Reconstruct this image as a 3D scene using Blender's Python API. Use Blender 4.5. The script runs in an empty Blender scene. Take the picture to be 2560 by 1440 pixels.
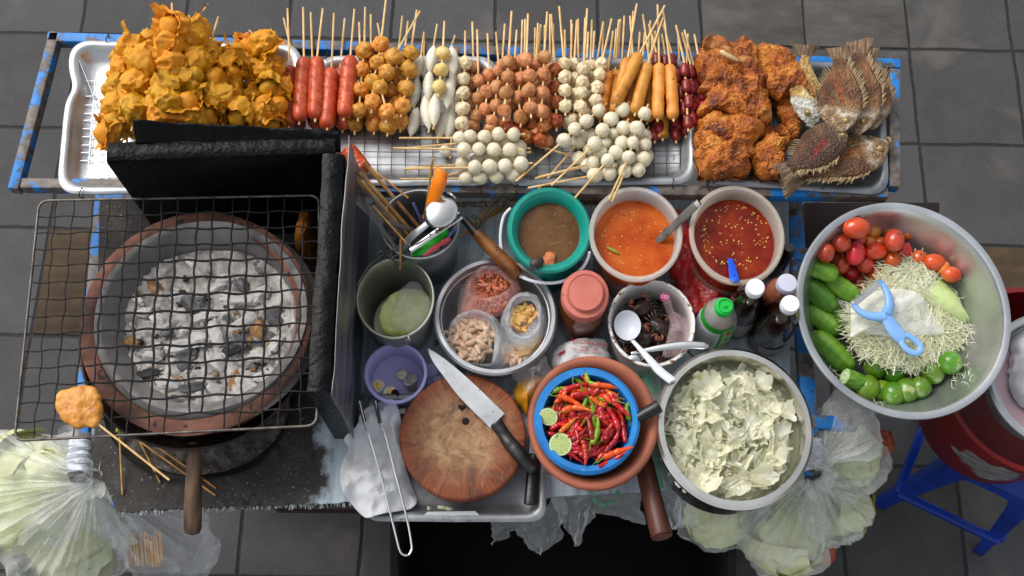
import bpy, bmesh, math, random
from mathutils import Vector, Matrix, Quaternion, noise
R = math.radians
sc = bpy.context.scene
col = sc.collection
rnd = random.Random(7)

# ------------------------------------------------------------------ camera
FPX = 3000.0                       # focal length in photo pixels (photo 2560 wide)
CAM = Vector((0, 0, 3.35))
CROT = Matrix.Rotation(R(20.0), 3, 'X') @ Matrix.Rotation(R(0.9), 3, 'Z')
cd = bpy.data.cameras.new('camera'); cam = bpy.data.objects.new('camera', cd); col.objects.link(cam)
cd.sensor_width = 36; cd.lens = FPX / 2560 * 36; cd.clip_start = .05; cd.clip_end = 300
cam.matrix_world = Matrix.Translation(CAM) @ CROT.to_4x4()
sc.camera = cam
# ------------------------------------------------------------------ sky, sun, exposure
SUN_EL, SUN_AZ = R(48), R(-52)     # soft light from beyond the cart, upper left
w = bpy.data.worlds.new('World'); sc.world = w; w.use_nodes = True
nt = w.node_tree; nt.nodes.clear()
sky = nt.nodes.new('ShaderNodeTexSky'); sky.sky_type = 'NISHITA'; sky.sun_disc = False
sky.sun_elevation = SUN_EL; sky.sun_rotation = SUN_AZ; sky.dust_density = 4; sky.air_density = 1.4
hs = nt.nodes.new('ShaderNodeHueSaturation'); hs.inputs['Saturation'].default_value = .28
bg = nt.nodes.new('ShaderNodeBackground'); bg.inputs['Strength'].default_value = .15
wo = nt.nodes.new('ShaderNodeOutputWorld')
nt.links.new(sky.outputs[0], hs.inputs['Color']); nt.links.new(hs.outputs[0], bg.inputs[0]); nt.links.new(bg.outputs[0], wo.inputs[0])
ld = bpy.data.lights.new('sun', 'SUN'); ld.energy = 1.1; ld.angle = R(28); ld.color = (1, .965, .92)
sun = bpy.data.objects.new('sun', ld); col.objects.link(sun)
sd = Vector((math.sin(SUN_AZ) * math.cos(SUN_EL), math.cos(SUN_AZ) * math.cos(SUN_EL), math.sin(SUN_EL)))
sun.rotation_euler = sd.to_track_quat('Z', 'Y').to_euler(); sun.location = sd * 20
sc.view_settings.view_transform = 'Standard'; sc.view_settings.look = 'None'
sc.view_settings.gamma = 1; sc.view_settings.exposure = 0.44
sc.render.engine = 'CYCLES'
sc.cycles.transparent_max_bounces = 24; sc.cycles.max_bounces = 8

# ------------------------------------------------------------------ helpers
def U(px, py, z):
    """point of the world at height z seen at photo pixel (px, py)"""
    d = CROT @ Vector(((px - 1280) / FPX, -(py - 720) / FPX, -1))
    return CAM + d * ((z - CAM.z) / d.z)
def S(px, py, z): return (U(px + 1, py, z) - U(px - 1, py, z)).length / 2
def lin(h):
    h = h.lstrip('#'); c = [int(h[i:i + 2], 16) / 255 for i in (0, 2, 4)]
    return tuple(x / 12.92 if x <= .04045 else ((x + .055) / 1.055) ** 2.4 for x in c) + (1,)
def fbm(p, s, o=4): return noise.fractal(Vector(p) * s, 1.0, 2.0, o)
WORLD = {}
def tag(o, label=None, cat=None, group=None, kind=None):
    if label: o['label'] = label
    if cat: o['category'] = cat
    if group: o['group'] = group
    if kind: o['kind'] = kind
    return o
def thing(name, label, cat, loc, group=None):
    o = bpy.data.objects.new(name, None); col.objects.link(o); o.empty_display_size = .03
    o.location = loc; WORLD[o] = Vector(loc)
    return tag(o, label, cat, group)
ORD = ['zeroth', 'first', 'second', 'third', 'fourth', 'fifth', 'sixth', 'seventh', 'eighth', 'ninth', 'tenth', 'eleventh', 'twelfth', 'thirteenth',
       'fourteenth', 'fifteenth', 'sixteenth', 'seventeenth', 'eighteenth', 'nineteenth', 'twentieth'] + \
      ['twenty-' + x for x in 'first second third fourth fifth sixth seventh eighth ninth'.split()] + ['thirtieth']
_ico = {}
def ico(sub):
    if sub not in _ico:
        bm = bmesh.new(); bmesh.ops.create_icosphere(bm, subdivisions=sub, radius=1)
        bm.verts.ensure_lookup_table()
        _ico[sub] = ([v.co.copy() for v in bm.verts], [[v.index for v in f.verts] for f in bm.faces]); bm.free()
    return _ico[sub]
def smooth01(x): x = max(0, min(1, x)); return x * x * (3 - 2 * x)
def lerp(a, b, t): return a + (b - a) * t
def interp(tab, x):
    for (x0, y0), (x1, y1) in zip(tab, tab[1:]):
        if x <= x1: return lerp(y0, y1, smooth01((x - x0) / (x1 - x0)) if 0 else max(0, (x - x0) / (x1 - x0)))
    return tab[-1][1]
def catmull(pts, n):
    """smooth closed curve through pts"""
    m = len(pts); out = []
    for i in range(n):
        t = i / n * m; k = int(t); f = t - k
        a, b, c, d = (Vector(pts[(k + j) % m]) for j in (-1, 0, 1, 2))
        out.append(.5 * ((2 * b) + (c - a) * f + (2 * a - 5 * b + 4 * c - d) * f * f + (3 * b - a - 3 * c + d) * f ** 3))
    return out
def spline(pts, n):
    m = len(pts) - 1; out = []
    pts = [Vector(p) for p in pts]
    for i in range(n + 1):
        t = i / n * m; k = min(int(t), m - 1); f = t - k
        a, b, c, d = pts[max(k - 1, 0)], pts[k], pts[k + 1], pts[min(k + 2, m)]
        out.append(.5 * ((2 * b) + (c - a) * f + (2 * a - 5 * b + 4 * c - d) * f * f + (3 * b - a - 3 * c + d) * f ** 3))
    return out

class MB:
    def __init__(s): s.v = []; s.f = []
    def add(s, v, f):
        n = len(s.v); s.v += [Vector(x) for x in v]; s.f += [[i + n for i in q] for q in f]; return s
    def tube(s, pts, r, n=8, flat=1.0, up=None, cap=True):
        pts = [Vector(p) for p in pts]; m = len(pts)
        rs = r if isinstance(r, (list, tuple)) else [r] * m
        t0 = (pts[1] - pts[0]).normalized()
        a = Vector(up) if up else (Vector((0, 0, 1)) if abs(t0.z) < .9 else Vector((1, 0, 0)))
        a = (a - t0 * a.dot(t0)).normalized(); V = []
        for i in range(m):
            t = (pts[min(i + 1, m - 1)] - pts[max(i - 1, 0)]).normalized()
            a = (a - t * a.dot(t)).normalized(); b = t.cross(a)
            for k in range(n):
                an = 2 * math.pi * k / n
                V.append(pts[i] + (b * math.cos(an) + a * math.sin(an) * flat) * rs[i])
        F = [[i * n + k, i * n + (k + 1) % n, (i + 1) * n + (k + 1) % n, (i + 1) * n + k] for i in range(m - 1) for k in range(n)]
        if cap: F += [list(range(n))[::-1], list(range((m - 1) * n, m * n))]
        return s.add(V, F)
    def lathe(s, prof, c=(0, 0, 0), sx=1, sy=1, n=56, fn=None):
        c = Vector(c); V = []; F = []; rows = []
        for r, z in prof:
            if r == 0: rows.append([len(V)]); V.append(c + Vector((0, 0, z)))
            else:
                rows.append(list(range(len(V), len(V) + n)))
                for k in range(n):
                    an = 2 * math.pi * k / n; p = Vector((r * sx * math.cos(an), r * sy * math.sin(an), z))
                    if fn: p = fn(p, an)
                    V.append(c + p)
        for A, B in zip(rows, rows[1:]):
            for k in range(n):
                a0, a1 = A[k % len(A)], A[(k + 1) % len(A)]; b0, b1 = B[k % len(B)], B[(k + 1) % len(B)]
                q = [a0]
                for x in (a1, b1, b0):
                    if x not in q: q.append(x)
                if len(q) > 2: F.append(q)
        return s.add(V, F)
    def loft(s, rings, cap0=True, cap1=True, closed=True):
        n = len(rings[0]); V = [p for r in rings for p in r]
        F = [[i * n + k, i * n + (k + 1) % n, (i + 1) * n + (k + 1) % n, (i + 1) * n + k] for i in range(len(rings) - 1) for k in range(n if closed else n - 1)]
        if cap0: F.append(list(range(n))[::-1])
        if cap1: F.append([(len(rings) - 1) * n + k for k in range(n)])
        return s.add(V, F)
    def bar(s, a, b, wd, ht, up=(0, 0, 1)):
        a, b = Vector(a), Vector(b); t = (b - a).normalized(); u = Vector(up); u = (u - t * u.dot(t)).normalized(); x = t.cross(u)
        q = [(-1, -1), (1, -1), (1, 1), (-1, 1)]
        return s.loft([[p + x * i * wd / 2 + u * j * ht / 2 for i, j in q] for p in (a, b)])
    def prism(s, poly, z0, z1):
        return s.loft([[Vector((p[0], p[1], z)) for p in poly] for z in (z0, z1)])
    def grid(s, nu, nv, fn, closeu=False):
        V = [Vector(fn(i / nu, j / nv)) for i in range(nu if closeu else nu + 1) for j in range(nv + 1)]
        m = nv + 1; N = nu if closeu else nu + 1
        F = [[i * m + j, ((i + 1) % N) * m + j, ((i + 1) % N) * m + j + 1, i * m + j + 1] for i in range(nu) for j in range(nv)]
        return s.add(V, F)
    def blob(s, c, r, sub=3, amp=0, sc_=1, seed=0, rot=None, fn=None):
        V, F = ico(sub); c = Vector(c); r = r if isinstance(r, (tuple, list)) else (r, r, r); out = []
        for v in V:
            k = 1 + (amp * fbm(v + Vector((seed * 7.1, seed * 3.3, seed)), sc_) if amp else 0)
            p = Vector((v.x * r[0], v.y * r[1], v.z * r[2])) * k
            if fn: p = fn(p, v)
            if rot: p = rot @ p
            out.append(c + p)
        return s.add(out, F)
    def pillow(s, outline, top, bot, z, n=96, rings=14, amp=0, sc_=30, seed=0, power=.5, ridge=False, edge=.35):
        B = catmull([Vector((p[0], p[1], 0)) for p in outline], n); c = sum(B, Vector()) / n
        V = []; F = []; off = Vector((seed * 5.7, seed * 2.3, seed * 9.1))
        def disp(p, a):
            if not a: return 0
            q = fbm(p + off, sc_)
            if ridge: q = .6 * q + .55 * (1 - 2.2 * abs(fbm(p + off * 2, sc_ * .6, 3)))
            return q * a
        for sgn, H in ((1, top), (-1, bot)):
            V0 = len(V); V.append(c + Vector((0, 0, z + sgn * H + disp(c, amp))))
            for i in range(1, rings + 1):
                t = i / rings; h = H * (1 - t * t) ** power
                for j in range(n):
                    p = c + (B[j] - c) * t
                    d = disp(p, amp)
                    rad = (B[j] - c).normalized()
                    V.append(Vector((p.x, p.y, z + sgn * h)) + Vector((0, 0, sgn * d * (1 - edge * t))) + rad * d * t)
            for j in range(n):
                F.append([V0, V0 + 1 + j, V0 + 1 + (j + 1) % n] if sgn > 0 else [V0, V0 + 1 + (j + 1) % n, V0 + 1 + j])
            for i in range(rings - 1):
                for j in range(n):
                    a = V0 + 1 + i * n; b = a + n; q = [a + j, b + j, b + (j + 1) % n, a + (j + 1) % n]
                    F.append(q if sgn > 0 else q[::-1])
        return s.add(V, F)
    def mesh(s, name, m, smooth=True, bevel=0, merge=0):
        me = bpy.data.meshes.new(name); bm = bmesh.new()
        vs = [bm.verts.new(p) for p in s.v]
        for f in s.f:
            if len(set(f)) > 2:
                try: bm.faces.new([vs[i] for i in f])
                except ValueError: pass
        if merge: bmesh.ops.remove_doubles(bm, verts=bm.verts, dist=merge)
        bmesh.ops.recalc_face_normals(bm, faces=bm.faces)
        if bevel:
            ed = [e for e in bm.edges if e.is_manifold and e.calc_face_angle(0) > .6]
            bmesh.ops.bevel(bm, geom=ed, offset=bevel, segments=2, affect='EDGES', profile=.5)
        for f in bm.faces: f.smooth = smooth
        bm.to_mesh(me); bm.free(); me.materials.append(m)
        if smooth:
            try: me.set_sharp_from_angle(angle=R(42))
            except Exception: pass
        return me
    def build(s, name, m, parent=None, loc=None, smooth=True, bevel=0, thick=0, subd=0, merge=0):
        """verts are in world space; a part keeps its thing's origin, a lone mesh sits at loc"""
        org = WORLD[parent] if parent is not None else Vector(loc) if loc is not None else sum(s.v, Vector()) / len(s.v)
        if parent is None and loc is None: org.z = min(p.z for p in s.v)
        s.v = [p - org for p in s.v]
        o = bpy.data.objects.new(name, s.mesh(name, m, smooth, bevel, merge)); col.objects.link(o)
        if parent is not None: o.parent = parent
        else: o.location = org
        WORLD[o] = org
        if thick: md = o.modifiers.new('thickness', 'SOLIDIFY'); md.thickness = thick; md.offset = 0
        if subd: md = o.modifiers.new('smooth', 'SUBSURF'); md.levels = subd; md.render_levels = subd
        return o
def inst(name, me, parent, pos, rot=None, scale=1):
    o = bpy.data.objects.new(name, me); col.objects.link(o)
    p = Vector(pos)
    if parent is not None: o.parent = parent; p = p - WORLD[parent]
    o.location = p; WORLD[o] = Vector(pos)
    if rot is not None: o.rotation_mode = 'QUATERNION'; o.rotation_quaternion = rot
    o.scale = scale if isinstance(scale, (tuple, list, Vector)) else (scale,) * 3
    return o
def rq(r=rnd):
    return Quaternion((r.gauss(0, 1), r.gauss(0, 1), r.gauss(0, 1), r.gauss(0, 1))).normalized()

# ------------------------------------------------------------------ materials
def nodes(name):
    m = bpy.data.materials.new(name); m.use_nodes = True; nt = m.node_tree; nt.nodes.clear()
    out = nt.nodes.new('ShaderNodeOutputMaterial'); b = nt.nodes.new('ShaderNodeBsdfPrincipled'); nt.links.new(b.outputs[0], out.inputs[0])
    return m, nt, b, out
def coords(nt, rand=True, stretch=None):
    tc = nt.nodes.new('ShaderNodeTexCoord'); v = tc.outputs['Object']
    if stretch:
        mp = nt.nodes.new('ShaderNodeMapping'); mp.inputs['Scale'].default_value = stretch; nt.links.new(v, mp.inputs[0]); v = mp.outputs[0]
    if rand:
        oi = nt.nodes.new('ShaderNodeObjectInfo'); ml = nt.nodes.new('ShaderNodeMath'); ml.operation = 'MULTIPLY'; ml.inputs[1].default_value = 37
        nt.links.new(oi.outputs['Random'], ml.inputs[0]); va = nt.nodes.new('ShaderNodeVectorMath'); nt.links.new(v, va.inputs[0]); nt.links.new(ml.outputs[0], va.inputs[1]); v = va.outputs[0]
    return v
def ramp(nt, fac, stops, const=False):
    cr = nt.nodes.new('ShaderNodeValToRGB'); e = cr.color_ramp.elements
    if const: cr.color_ramp.interpolation = 'CONSTANT'
    while len(e) < len(stops): e.new(.5)
    for k, (p, c) in enumerate(stops): e[k].position = p; e[k].color = lin(c) if isinstance(c, str) else (c, c, c, 1)
    nt.links.new(fac, cr.inputs[0]); return cr.outputs[0]
def tex(nt, v, scale, detail=4, kind='noise', rough=.55, dist=0):
    if kind == 'voronoi':
        t = nt.nodes.new('ShaderNodeTexVoronoi'); t.inputs['Scale'].default_value = scale; nt.links.new(v, t.inputs['Vector']); return t.outputs['Distance']
    t = nt.nodes.new('ShaderNodeTexNoise'); t.inputs['Scale'].default_value = scale; t.inputs['Detail'].default_value = detail
    t.inputs['Roughness'].default_value = rough; t.inputs['Distortion'].default_value = dist
    nt.links.new(v, t.inputs['Vector']); return t.outputs['Fac']
def mixc(nt, fac, a, b, mode='MIX'):
    m = nt.nodes.new('ShaderNodeMix'); m.data_type = 'RGBA'; m.blend_type = mode
    for sock, x in ((m.inputs[0], fac), (m.inputs[6], a), (m.inputs[7], b)):
        if hasattr(x, 'is_linked'): nt.links.new(x, sock)
        else: sock.default_value = x if not isinstance(x, str) else lin(x)
    return m.outputs[2]
def math_(nt, op, a, b=0., c=0.):
    m = nt.nodes.new('ShaderNodeMath'); m.operation = op
    for k, x in enumerate((a, b, c)):
        if hasattr(x, 'is_linked'): nt.links.new(x, m.inputs[k])
        else: m.inputs[k].default_value = x
    return m.outputs[0]
def bump(nt, b, h, strength, dist):
    bp = nt.nodes.new('ShaderNodeBump'); bp.inputs['Strength'].default_value = strength; bp.inputs['Distance'].default_value = dist
    nt.links.new(h, bp.inputs['Height']); nt.links.new(bp.outputs[0], b.inputs['Normal'])
MATS = {}
def mat(name, stops, scale=25, detail=5, rough=.5, metal=0, bmp=0, bscale=None, bdist=.002, spec=.5, trans=0, ior=1.45, sss=0, coat=0,
        kind='noise', bkind='noise', stretch=None, rvar=0, specks=None, hue=0, unit=0):
    if name in MATS: return MATS[name]
    if unit: stretch = tuple(unit * x for x in (stretch or (1, 1, 1)))       # mesh modelled at radius 1, shown at `unit` metres
    m, nt, b, out = nodes(name); v = coords(nt, True, stretch)
    if isinstance(stops, str): c = None; b.inputs['Base Color'].default_value = lin(stops)
    else:
        f = tex(nt, v, scale, detail, kind); c = ramp(nt, f, stops)
        if specks:                                   # (scale, threshold, colour) sparse marks that belong to the surface
            for s_, th, cc in specks:
                c = mixc(nt, ramp(nt, tex(nt, v, s_, 2), [(th, 0.), (th + .04, 1.)]), c, cc)
        if hue:
            oi = nt.nodes.new('ShaderNodeObjectInfo'); h = nt.nodes.new('ShaderNodeHueSaturation')
            nt.links.new(c, h.inputs['Color'])
            nt.links.new(math_(nt, 'MULTIPLY_ADD', oi.outputs['Random'], hue, .5 - hue / 2), h.inputs['Hue'])
            nt.links.new(math_(nt, 'MULTIPLY_ADD', oi.outputs['Random'], -.3, 1.12), h.inputs['Value']); c = h.outputs[0]
        nt.links.new(c, b.inputs['Base Color'])
    b.inputs['Roughness'].default_value = rough; b.inputs['Metallic'].default_value = metal; b.inputs['Specular IOR Level'].default_value = spec
    b.inputs['Transmission Weight'].default_value = trans; b.inputs['IOR'].default_value = ior; b.inputs['Coat Weight'].default_value = coat
    if sss: b.inputs['Subsurface Weight'].default_value = sss; b.inputs['Subsurface Radius'].default_value = (.01, .006, .004); b.inputs['Subsurface Scale'].default_value = .6
    if rvar: nt.links.new(ramp(nt, tex(nt, v, scale * 2, 4), [(.3, max(0, rough - rvar)), (.7, min(1, rough + rvar))]), b.inputs['Roughness'])
    if bmp: bump(nt, b, tex(nt, v, bscale or scale * 3, 6, bkind), bmp, bdist)
    MATS[name] = m; return m
def film(name, tint='#FFFFFF', body=.25, rough=.18, scale=14):
    """thin plastic film: partly see-through, milky, with glossy creases"""
    if name in MATS: return MATS[name]
    m, nt, b, out = nodes(name); v = coords(nt)
    b.inputs['Base Color'].default_value = lin(tint); b.inputs['Roughness'].default_value = rough; b.inputs['Specular IOR Level'].default_value = .7
    tr = nt.nodes.new('ShaderNodeBsdfTransparent'); mx = nt.nodes.new('ShaderNodeMixShader')
    lw = nt.nodes.new('ShaderNodeLayerWeight'); lw.inputs[0].default_value = .35
    f = math_(nt, 'ADD', ramp(nt, tex(nt, v, scale, 5, dist=1.5), [(.35, body * .55), (.7, body * 1.5)]), math_(nt, 'MULTIPLY', lw.outputs['Facing'], .24))
    f = math_(nt, 'MINIMUM', f, .95)
    nt.links.new(f, mx.inputs[0]); nt.links.new(tr.outputs[0], mx.inputs[1]); nt.links.new(b.outputs[0], mx.inputs[2]); nt.links.new(mx.outputs[0], out.inputs[0])
    bump(nt, b, tex(nt, v, scale * 3.5, 5, dist=2), .5, .006)
    MATS[name] = m; return m
def flaky(name, paint, under, th=.5, scale=16, rough=.55, bmp=.3):
    if name in MATS: return MATS[name]
    m, nt, b, out = nodes(name); v = coords(nt)
    f = tex(nt, v, scale, 8, rough=.62); k = ramp(nt, f, [(th - .012, 0.), (th + .012, 1.)])
    pc = ramp(nt, tex(nt, v, scale * 3, 5), [(.3, paint[0]), (.7, paint[1])]); uc = ramp(nt, tex(nt, v, scale * 4, 6), [(.3, under[0]), (.5, under[1]), (.7, under[2])])
    nt.links.new(mixc(nt, k, uc, pc), b.inputs['Base Color']); b.inputs['Roughness'].default_value = rough
    bump(nt, b, math_(nt, 'ADD', k, math_(nt, 'MULTIPLY', tex(nt, v, scale * 12, 4), .6)), bmp, .002)
    MATS[name] = m; return m

ALU = mat('brushed_aluminium', [(.3, '#9ea0a3'), (.55, '#b8babc'), (.75, '#cecfd1')], scale=9, rough=.34, metal=.8, bmp=.12, bscale=60, bdist=.001, rvar=.1)
ALU_DULL = mat('dull_aluminium', [(.3, '#73767a'), (.55, '#909396'), (.75, '#a8abae')], scale=12, rough=.48, metal=.7, bmp=.25, bscale=120, bdist=.001, rvar=.12,
               specks=[(70, .66, '#6d6f72')])
STEEL = mat('polished_steel', [(.3, '#b0b1af'), (.7, '#d2d2d0')], scale=6, rough=.17, metal=1, rvar=.06)
WIRE = mat('dull_wire', [(.3, '#3a332d'), (.7, '#6b635a')], scale=60, rough=.45, metal=.6)
SOOTWIRE = mat('sooty_wire', [(.3, '#0d0c0c'), (.6, '#1c1a19'), (.8, '#3a3532')], scale=60, rough=.6, metal=.3, bmp=.8, bscale=260, bdist=.002)
BAMBOO = mat('bamboo_stick', [(.3, '#C79A5C'), (.55, '#DDB87C'), (.75, '#E8CE9C')], scale=40, rough=.55, stretch=(1, 1, 1), hue=.02)
BAMBOO_OLD = mat('browned_bamboo', [(.3, '#8E6230'), (.55, '#B98A4C'), (.75, '#CFA66A')], scale=40, rough=.6, hue=.02)
BLUE = flaky('flaking_blue_paint', ('#0A62AA', '#0F7AC6'), ('#3b332e', '#5d554f', '#7a6e66'), .50, 15)
BLUE_WORN = flaky('mostly_rusted_paint', ('#0A62AA', '#0F7AC6'), ('#3b332e', '#5d554f', '#75675d'), .565, 13)
TEAL = mat('teal_plastic', [(.3, '#00786a'), (.7, '#0A9080')], scale=12, rough=.35, spec=.5, bmp=.05, bscale=90)
WHITE_PL = mat('white_plastic', [(.3, '#B4B9C1'), (.7, '#C6CBD2')], scale=20, rough=.4, sss=0)
BLACK_PL = mat('black_plastic', [(.3, '#0c0b0b'), (.7, '#191818')], scale=40, rough=.35, bmp=.25, bscale=60, bdist=.003)
CLAY = mat('terracotta', [(.25, '#4e2c22'), (.42, '#7d4431'), (.6, '#965139'), (.8, '#a56048')], scale=14, rough=.72, bmp=.25, bscale=160, bdist=.001)
SOOT = mat('tarry_soot', [(.3, '#040404'), (.6, '#08080a'), (.8, '#101114')], scale=40, rough=.24, bmp=.5, bscale=110, bdist=.004, spec=.12, rvar=.08)
CHAR_IN = mat('burnt_inside', [(.3, '#040403'), (.6, '#0b0a09'), (.8, '#1d1813')], scale=30, rough=.75, bmp=.6, bscale=50, bdist=.005)
# ------------------------------------------------------------------ pavement
g0 = U(720, 95, 0); gx = (U(2016, 121, 0) - U(721, 97, 0)) / 5; TX = Vector((gx.x, gx.y, 0)).length; TA = math.atan2(gx.y, gx.x)
gy = (U(1990, 133, 0) - U(1990, 622, 0)); TY = Vector((gy.x, gy.y, 0)).length / 2
print('tile', TX, TY, math.degrees(TA))
def pavement_mat():
    m, nt, b, out = nodes('grey_paving'); tc = nt.nodes.new('ShaderNodeTexCoord'); v = tc.outputs['Object']
    sx = nt.nodes.new('ShaderNodeSeparateXYZ'); nt.links.new(v, sx.inputs[0])
    warp = math_(nt, 'MULTIPLY_ADD', tex(nt, v, 5, 3), .05, -.025)
    ux = math_(nt, 'ADD', math_(nt, 'DIVIDE', sx.outputs[0], TX), warp); uy = math_(nt, 'ADD', math_(nt, 'DIVIDE', sx.outputs[1], TY), warp)
    def edge(u):
        f = math_(nt, 'FRACT', u); return math_(nt, 'MINIMUM', f, math_(nt, 'SUBTRACT', 1., f))
    e = math_(nt, 'MINIMUM', edge(ux), edge(uy))
    e = math_(nt, 'ADD', e, math_(nt, 'MULTIPLY_ADD', tex(nt, v, 40, 4), .016, -.008))
    joint = ramp(nt, e, [(.008, 0.), (.022, 1.)])
    cx = nt.nodes.new('ShaderNodeCombineXYZ'); nt.links.new(math_(nt, 'FLOOR', ux), cx.inputs[0]); nt.links.new(math_(nt, 'FLOOR', uy), cx.inputs[1])
    wn = nt.nodes.new('ShaderNodeTexWhiteNoise'); wn.noise_dimensions = '2D'; nt.links.new(cx.outputs[0], wn.inputs['Vector'])
    base = ramp(nt, tex(nt, v, 7, 9, rough=.68), [(.26, '#2a2928'), (.5, '#3b3a3b'), (.74, '#4b4b4d')])
    base = mixc(nt, .5, base, ramp(nt, wn.outputs['Value'], [(0, '#32302e'), (.5, '#3b3a3a'), (1, '#474749')]))
    base = mixc(nt, ramp(nt, tex(nt, v, 330, 2), [(.62, 0.), (.7, .75)]), base, '#63625f')
    base = mixc(nt, ramp(nt, tex(nt, v, 220, 2), [(.30, .6), (.38, 0.)]), base, '#1c1a19')
    base = mixc(nt, ramp(nt, tex(nt, v, 2.6, 6, dist=1), [(.60, 0.), (.72, .5)]), base, '#625c55')
    # dirt and earth lying in the joints
    jc = ramp(nt, tex(nt, v, 30, 5), [(.35, '#0e0d0c'), (.6, '#1a1815'), (.75, '#332e2a')])
    nt.links.new(mixc(nt, joint, jc, base), b.inputs['Base Color']); b.inputs['Roughness'].default_value = .8
    bump(nt, b, math_(nt, 'ADD', math_(nt, 'MULTIPLY', joint, 2.5), tex(nt, v, 120, 6)), .5, .004)
    return m
m_ = MB(); m_.grid(24, 24, lambda u, v: ((u - .5) * 240, (v - .5) * 240, 0))
pav = m_.build('pavement', pavement_mat(), loc=(0, 0, 0), smooth=False); pav.location = (g0.x, g0.y, 0); pav.rotation_euler.z = TA; tag(pav, 'dark grey square paving slabs under and around the food cart', 'pavement', kind='structure')
def tile_at(name, i0, j0, i1, j1, material, label, zz=.004):
    a = Matrix.Rotation(TA, 2); g = .012
    P = [g0.xy + a @ Vector((x * TX, y * TY)) for x, y in ((i0 + g, j0 + g), (i1 - g, j0 + g), (i1 - g, j1 - g), (i0 + g, j1 - g))]
    mb = MB(); mb.prism([(p.x, p.y) for p in P], -.02, zz)
    o = mb.build(name, material, bevel=.002); tag(o, label, 'pavement', kind='structure'); return o
def tactile_mat():
    m, nt, b, out = nodes('brown_ridged_paving'); v = coords(nt, False)
    wv = nt.nodes.new('ShaderNodeTexWave'); wv.bands_direction = 'Y'; wv.inputs['Scale'].default_value = 6; wv.inputs['Distortion'].default_value = .8; nt.links.new(v, wv.inputs['Vector'])
    c = ramp(nt, tex(nt, v, 14, 8, rough=.7), [(.3, '#261b11'), (.5, '#3b2b15'), (.7, '#4a3921')])
    c = mixc(nt, ramp(nt, tex(nt, v, 8, 3), [(.64, 0.), (.67, 1.)]), c, '#262422')
    nt.links.new(mixc(nt, math_(nt, 'MULTIPLY', wv.outputs['Fac'], .35), c, '#2c2012'), b.inputs['Base Color']); b.inputs['Roughness'].default_value = .85
    bump(nt, b, math_(nt, 'ADD', wv.outputs['Fac'], math_(nt, 'MULTIPLY', tex(nt, v, 200, 4), .5)), .5, .006); return m
TACT = tactile_mat()
def tilecoord(px, py):
    q = U(px, py, 0).xy - g0.xy; q = Matrix.Rotation(-TA, 2) @ q; return q.x / TX, q.y / TY
PATCH = mat('beige_worn_paving', [(.3, '#3b3936'), (.5, '#494642'), (.7, '#57534d')], scale=9, detail=9, rough=.8, bmp=.4, bscale=110, stretch=(1, 2.2, 1), specks=[(230, .66, '#6d6a65')])
i, j = tilecoord(150, 730); i, j = math.floor(i), math.floor(j)
tile_at('tactile_paving', i, j, i + 1, j + 1, TACT, 'brown ridged paving slab left of the charcoal stove')
i, j = tilecoord(2530, 750); i, j = math.floor(i), math.floor(j)
tile_at('tactile_paving', i, j, i + 3, j + 1, TACT, 'brown ridged paving slabs right of the vegetable bowl')
i, j = tilecoord(1880, 60); i, j = math.floor(i), math.floor(j)
tile_at('worn_paving', i, j, i + 1, j + 2, PATCH, 'paler beige paving slab behind the fried chicken')
tile_at('worn_paving', i + 1, j, i + 2, j + 2, PATCH, 'paler beige paving slab behind the fried fish')

# ------------------------------------------------------------------ the cart
ZD, ZR = .80, .955           # deck height, rack height
cart = thing('food_cart', 'metal street food cart with flaking blue rails and sheet metal deck', 'food cart', U(1200, 900, 0))
def rail_part(pts, wd, ht, name='rail', m=BLUE):
    for a, b in zip(pts, pts[1:]):
        mb = MB(); mb.bar(a, b, wd, ht); mb.build(name, m, cart, bevel=.003)
TL, TR, BR, BL = U(138, 100, ZR), U(2232, 166, ZR), U(2232, 488, ZR), U(42, 464, ZR)
for nm, a, b, m in (('rail', TL, TR, BLUE), ('rail', TR, BR, BLUE_WORN), ('rail', BR, BL, BLUE_WORN), ('rail', BL, TL, BLUE)):
    t = (b - a).normalized() * .014
    mb = MB(); mb.bar(a - t * (1 if m is BLUE else -1), b + t * (1 if m is BLUE else -1), .024, .032); mb.build('rail', m, cart, bevel=.003)
# vertical posts down to the ground, castor legs
for px, py in ((330, 330), (2080, 330)):
    p = U(px, py, ZR - .02); mb = MB(); mb.bar(p, Vector((p.x, p.y, 0)), .03, .03, up=(0, 1, 0)); mb.build('post', BLUE_WORN, cart, bevel=.003)
# push bars along both sides, each ending in a taped grip
TAPE = mat('dirty_white_tape', [(.3, '#8d9299'), (.55, '#c8cdd4'), (.75, '#dfe3e8')], scale=30, detail=6, rough=.6, bmp=.8, bscale=45, bdist=.004, stretch=(1, 3, 1))
for a, b, e0 in (((262, 480), (196, 1198), .885), ((1984, 500), (2031, 1192), .885)):
    A, B = U(*a, .775), U(*b, .775); T = A.lerp(B, e0)
    mb = MB(); mb.bar(A, B, .034, .03); r = mb.build('push_bar', BLUE, cart, bevel=.003)
    mb = MB(); n = 26
    rings = []
    for k in range(n + 1):
        c = T.lerp(B, k / n * .86 + .0); g = .0225 + .0025 * math.sin(k * 2.1) + .002 * rnd.random()
        rings.append([c + Vector((math.cos(x) * g * (1 + .25 * abs(math.sin(2 * x))), .006 * math.sin(x + k), math.sin(x) * g * .92 * (1 + .25 * abs(math.sin(2 * x))))) for x in [q * math.pi / 8 for q in range(16)]])
    mb.loft(rings); mb.build('tape', TAPE, r)
    mb = MB(); mb.bar(B, B + (B - A).normalized() * .006, .027, .023); mb.build('end_cap', BLACK_PL, r)
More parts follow.
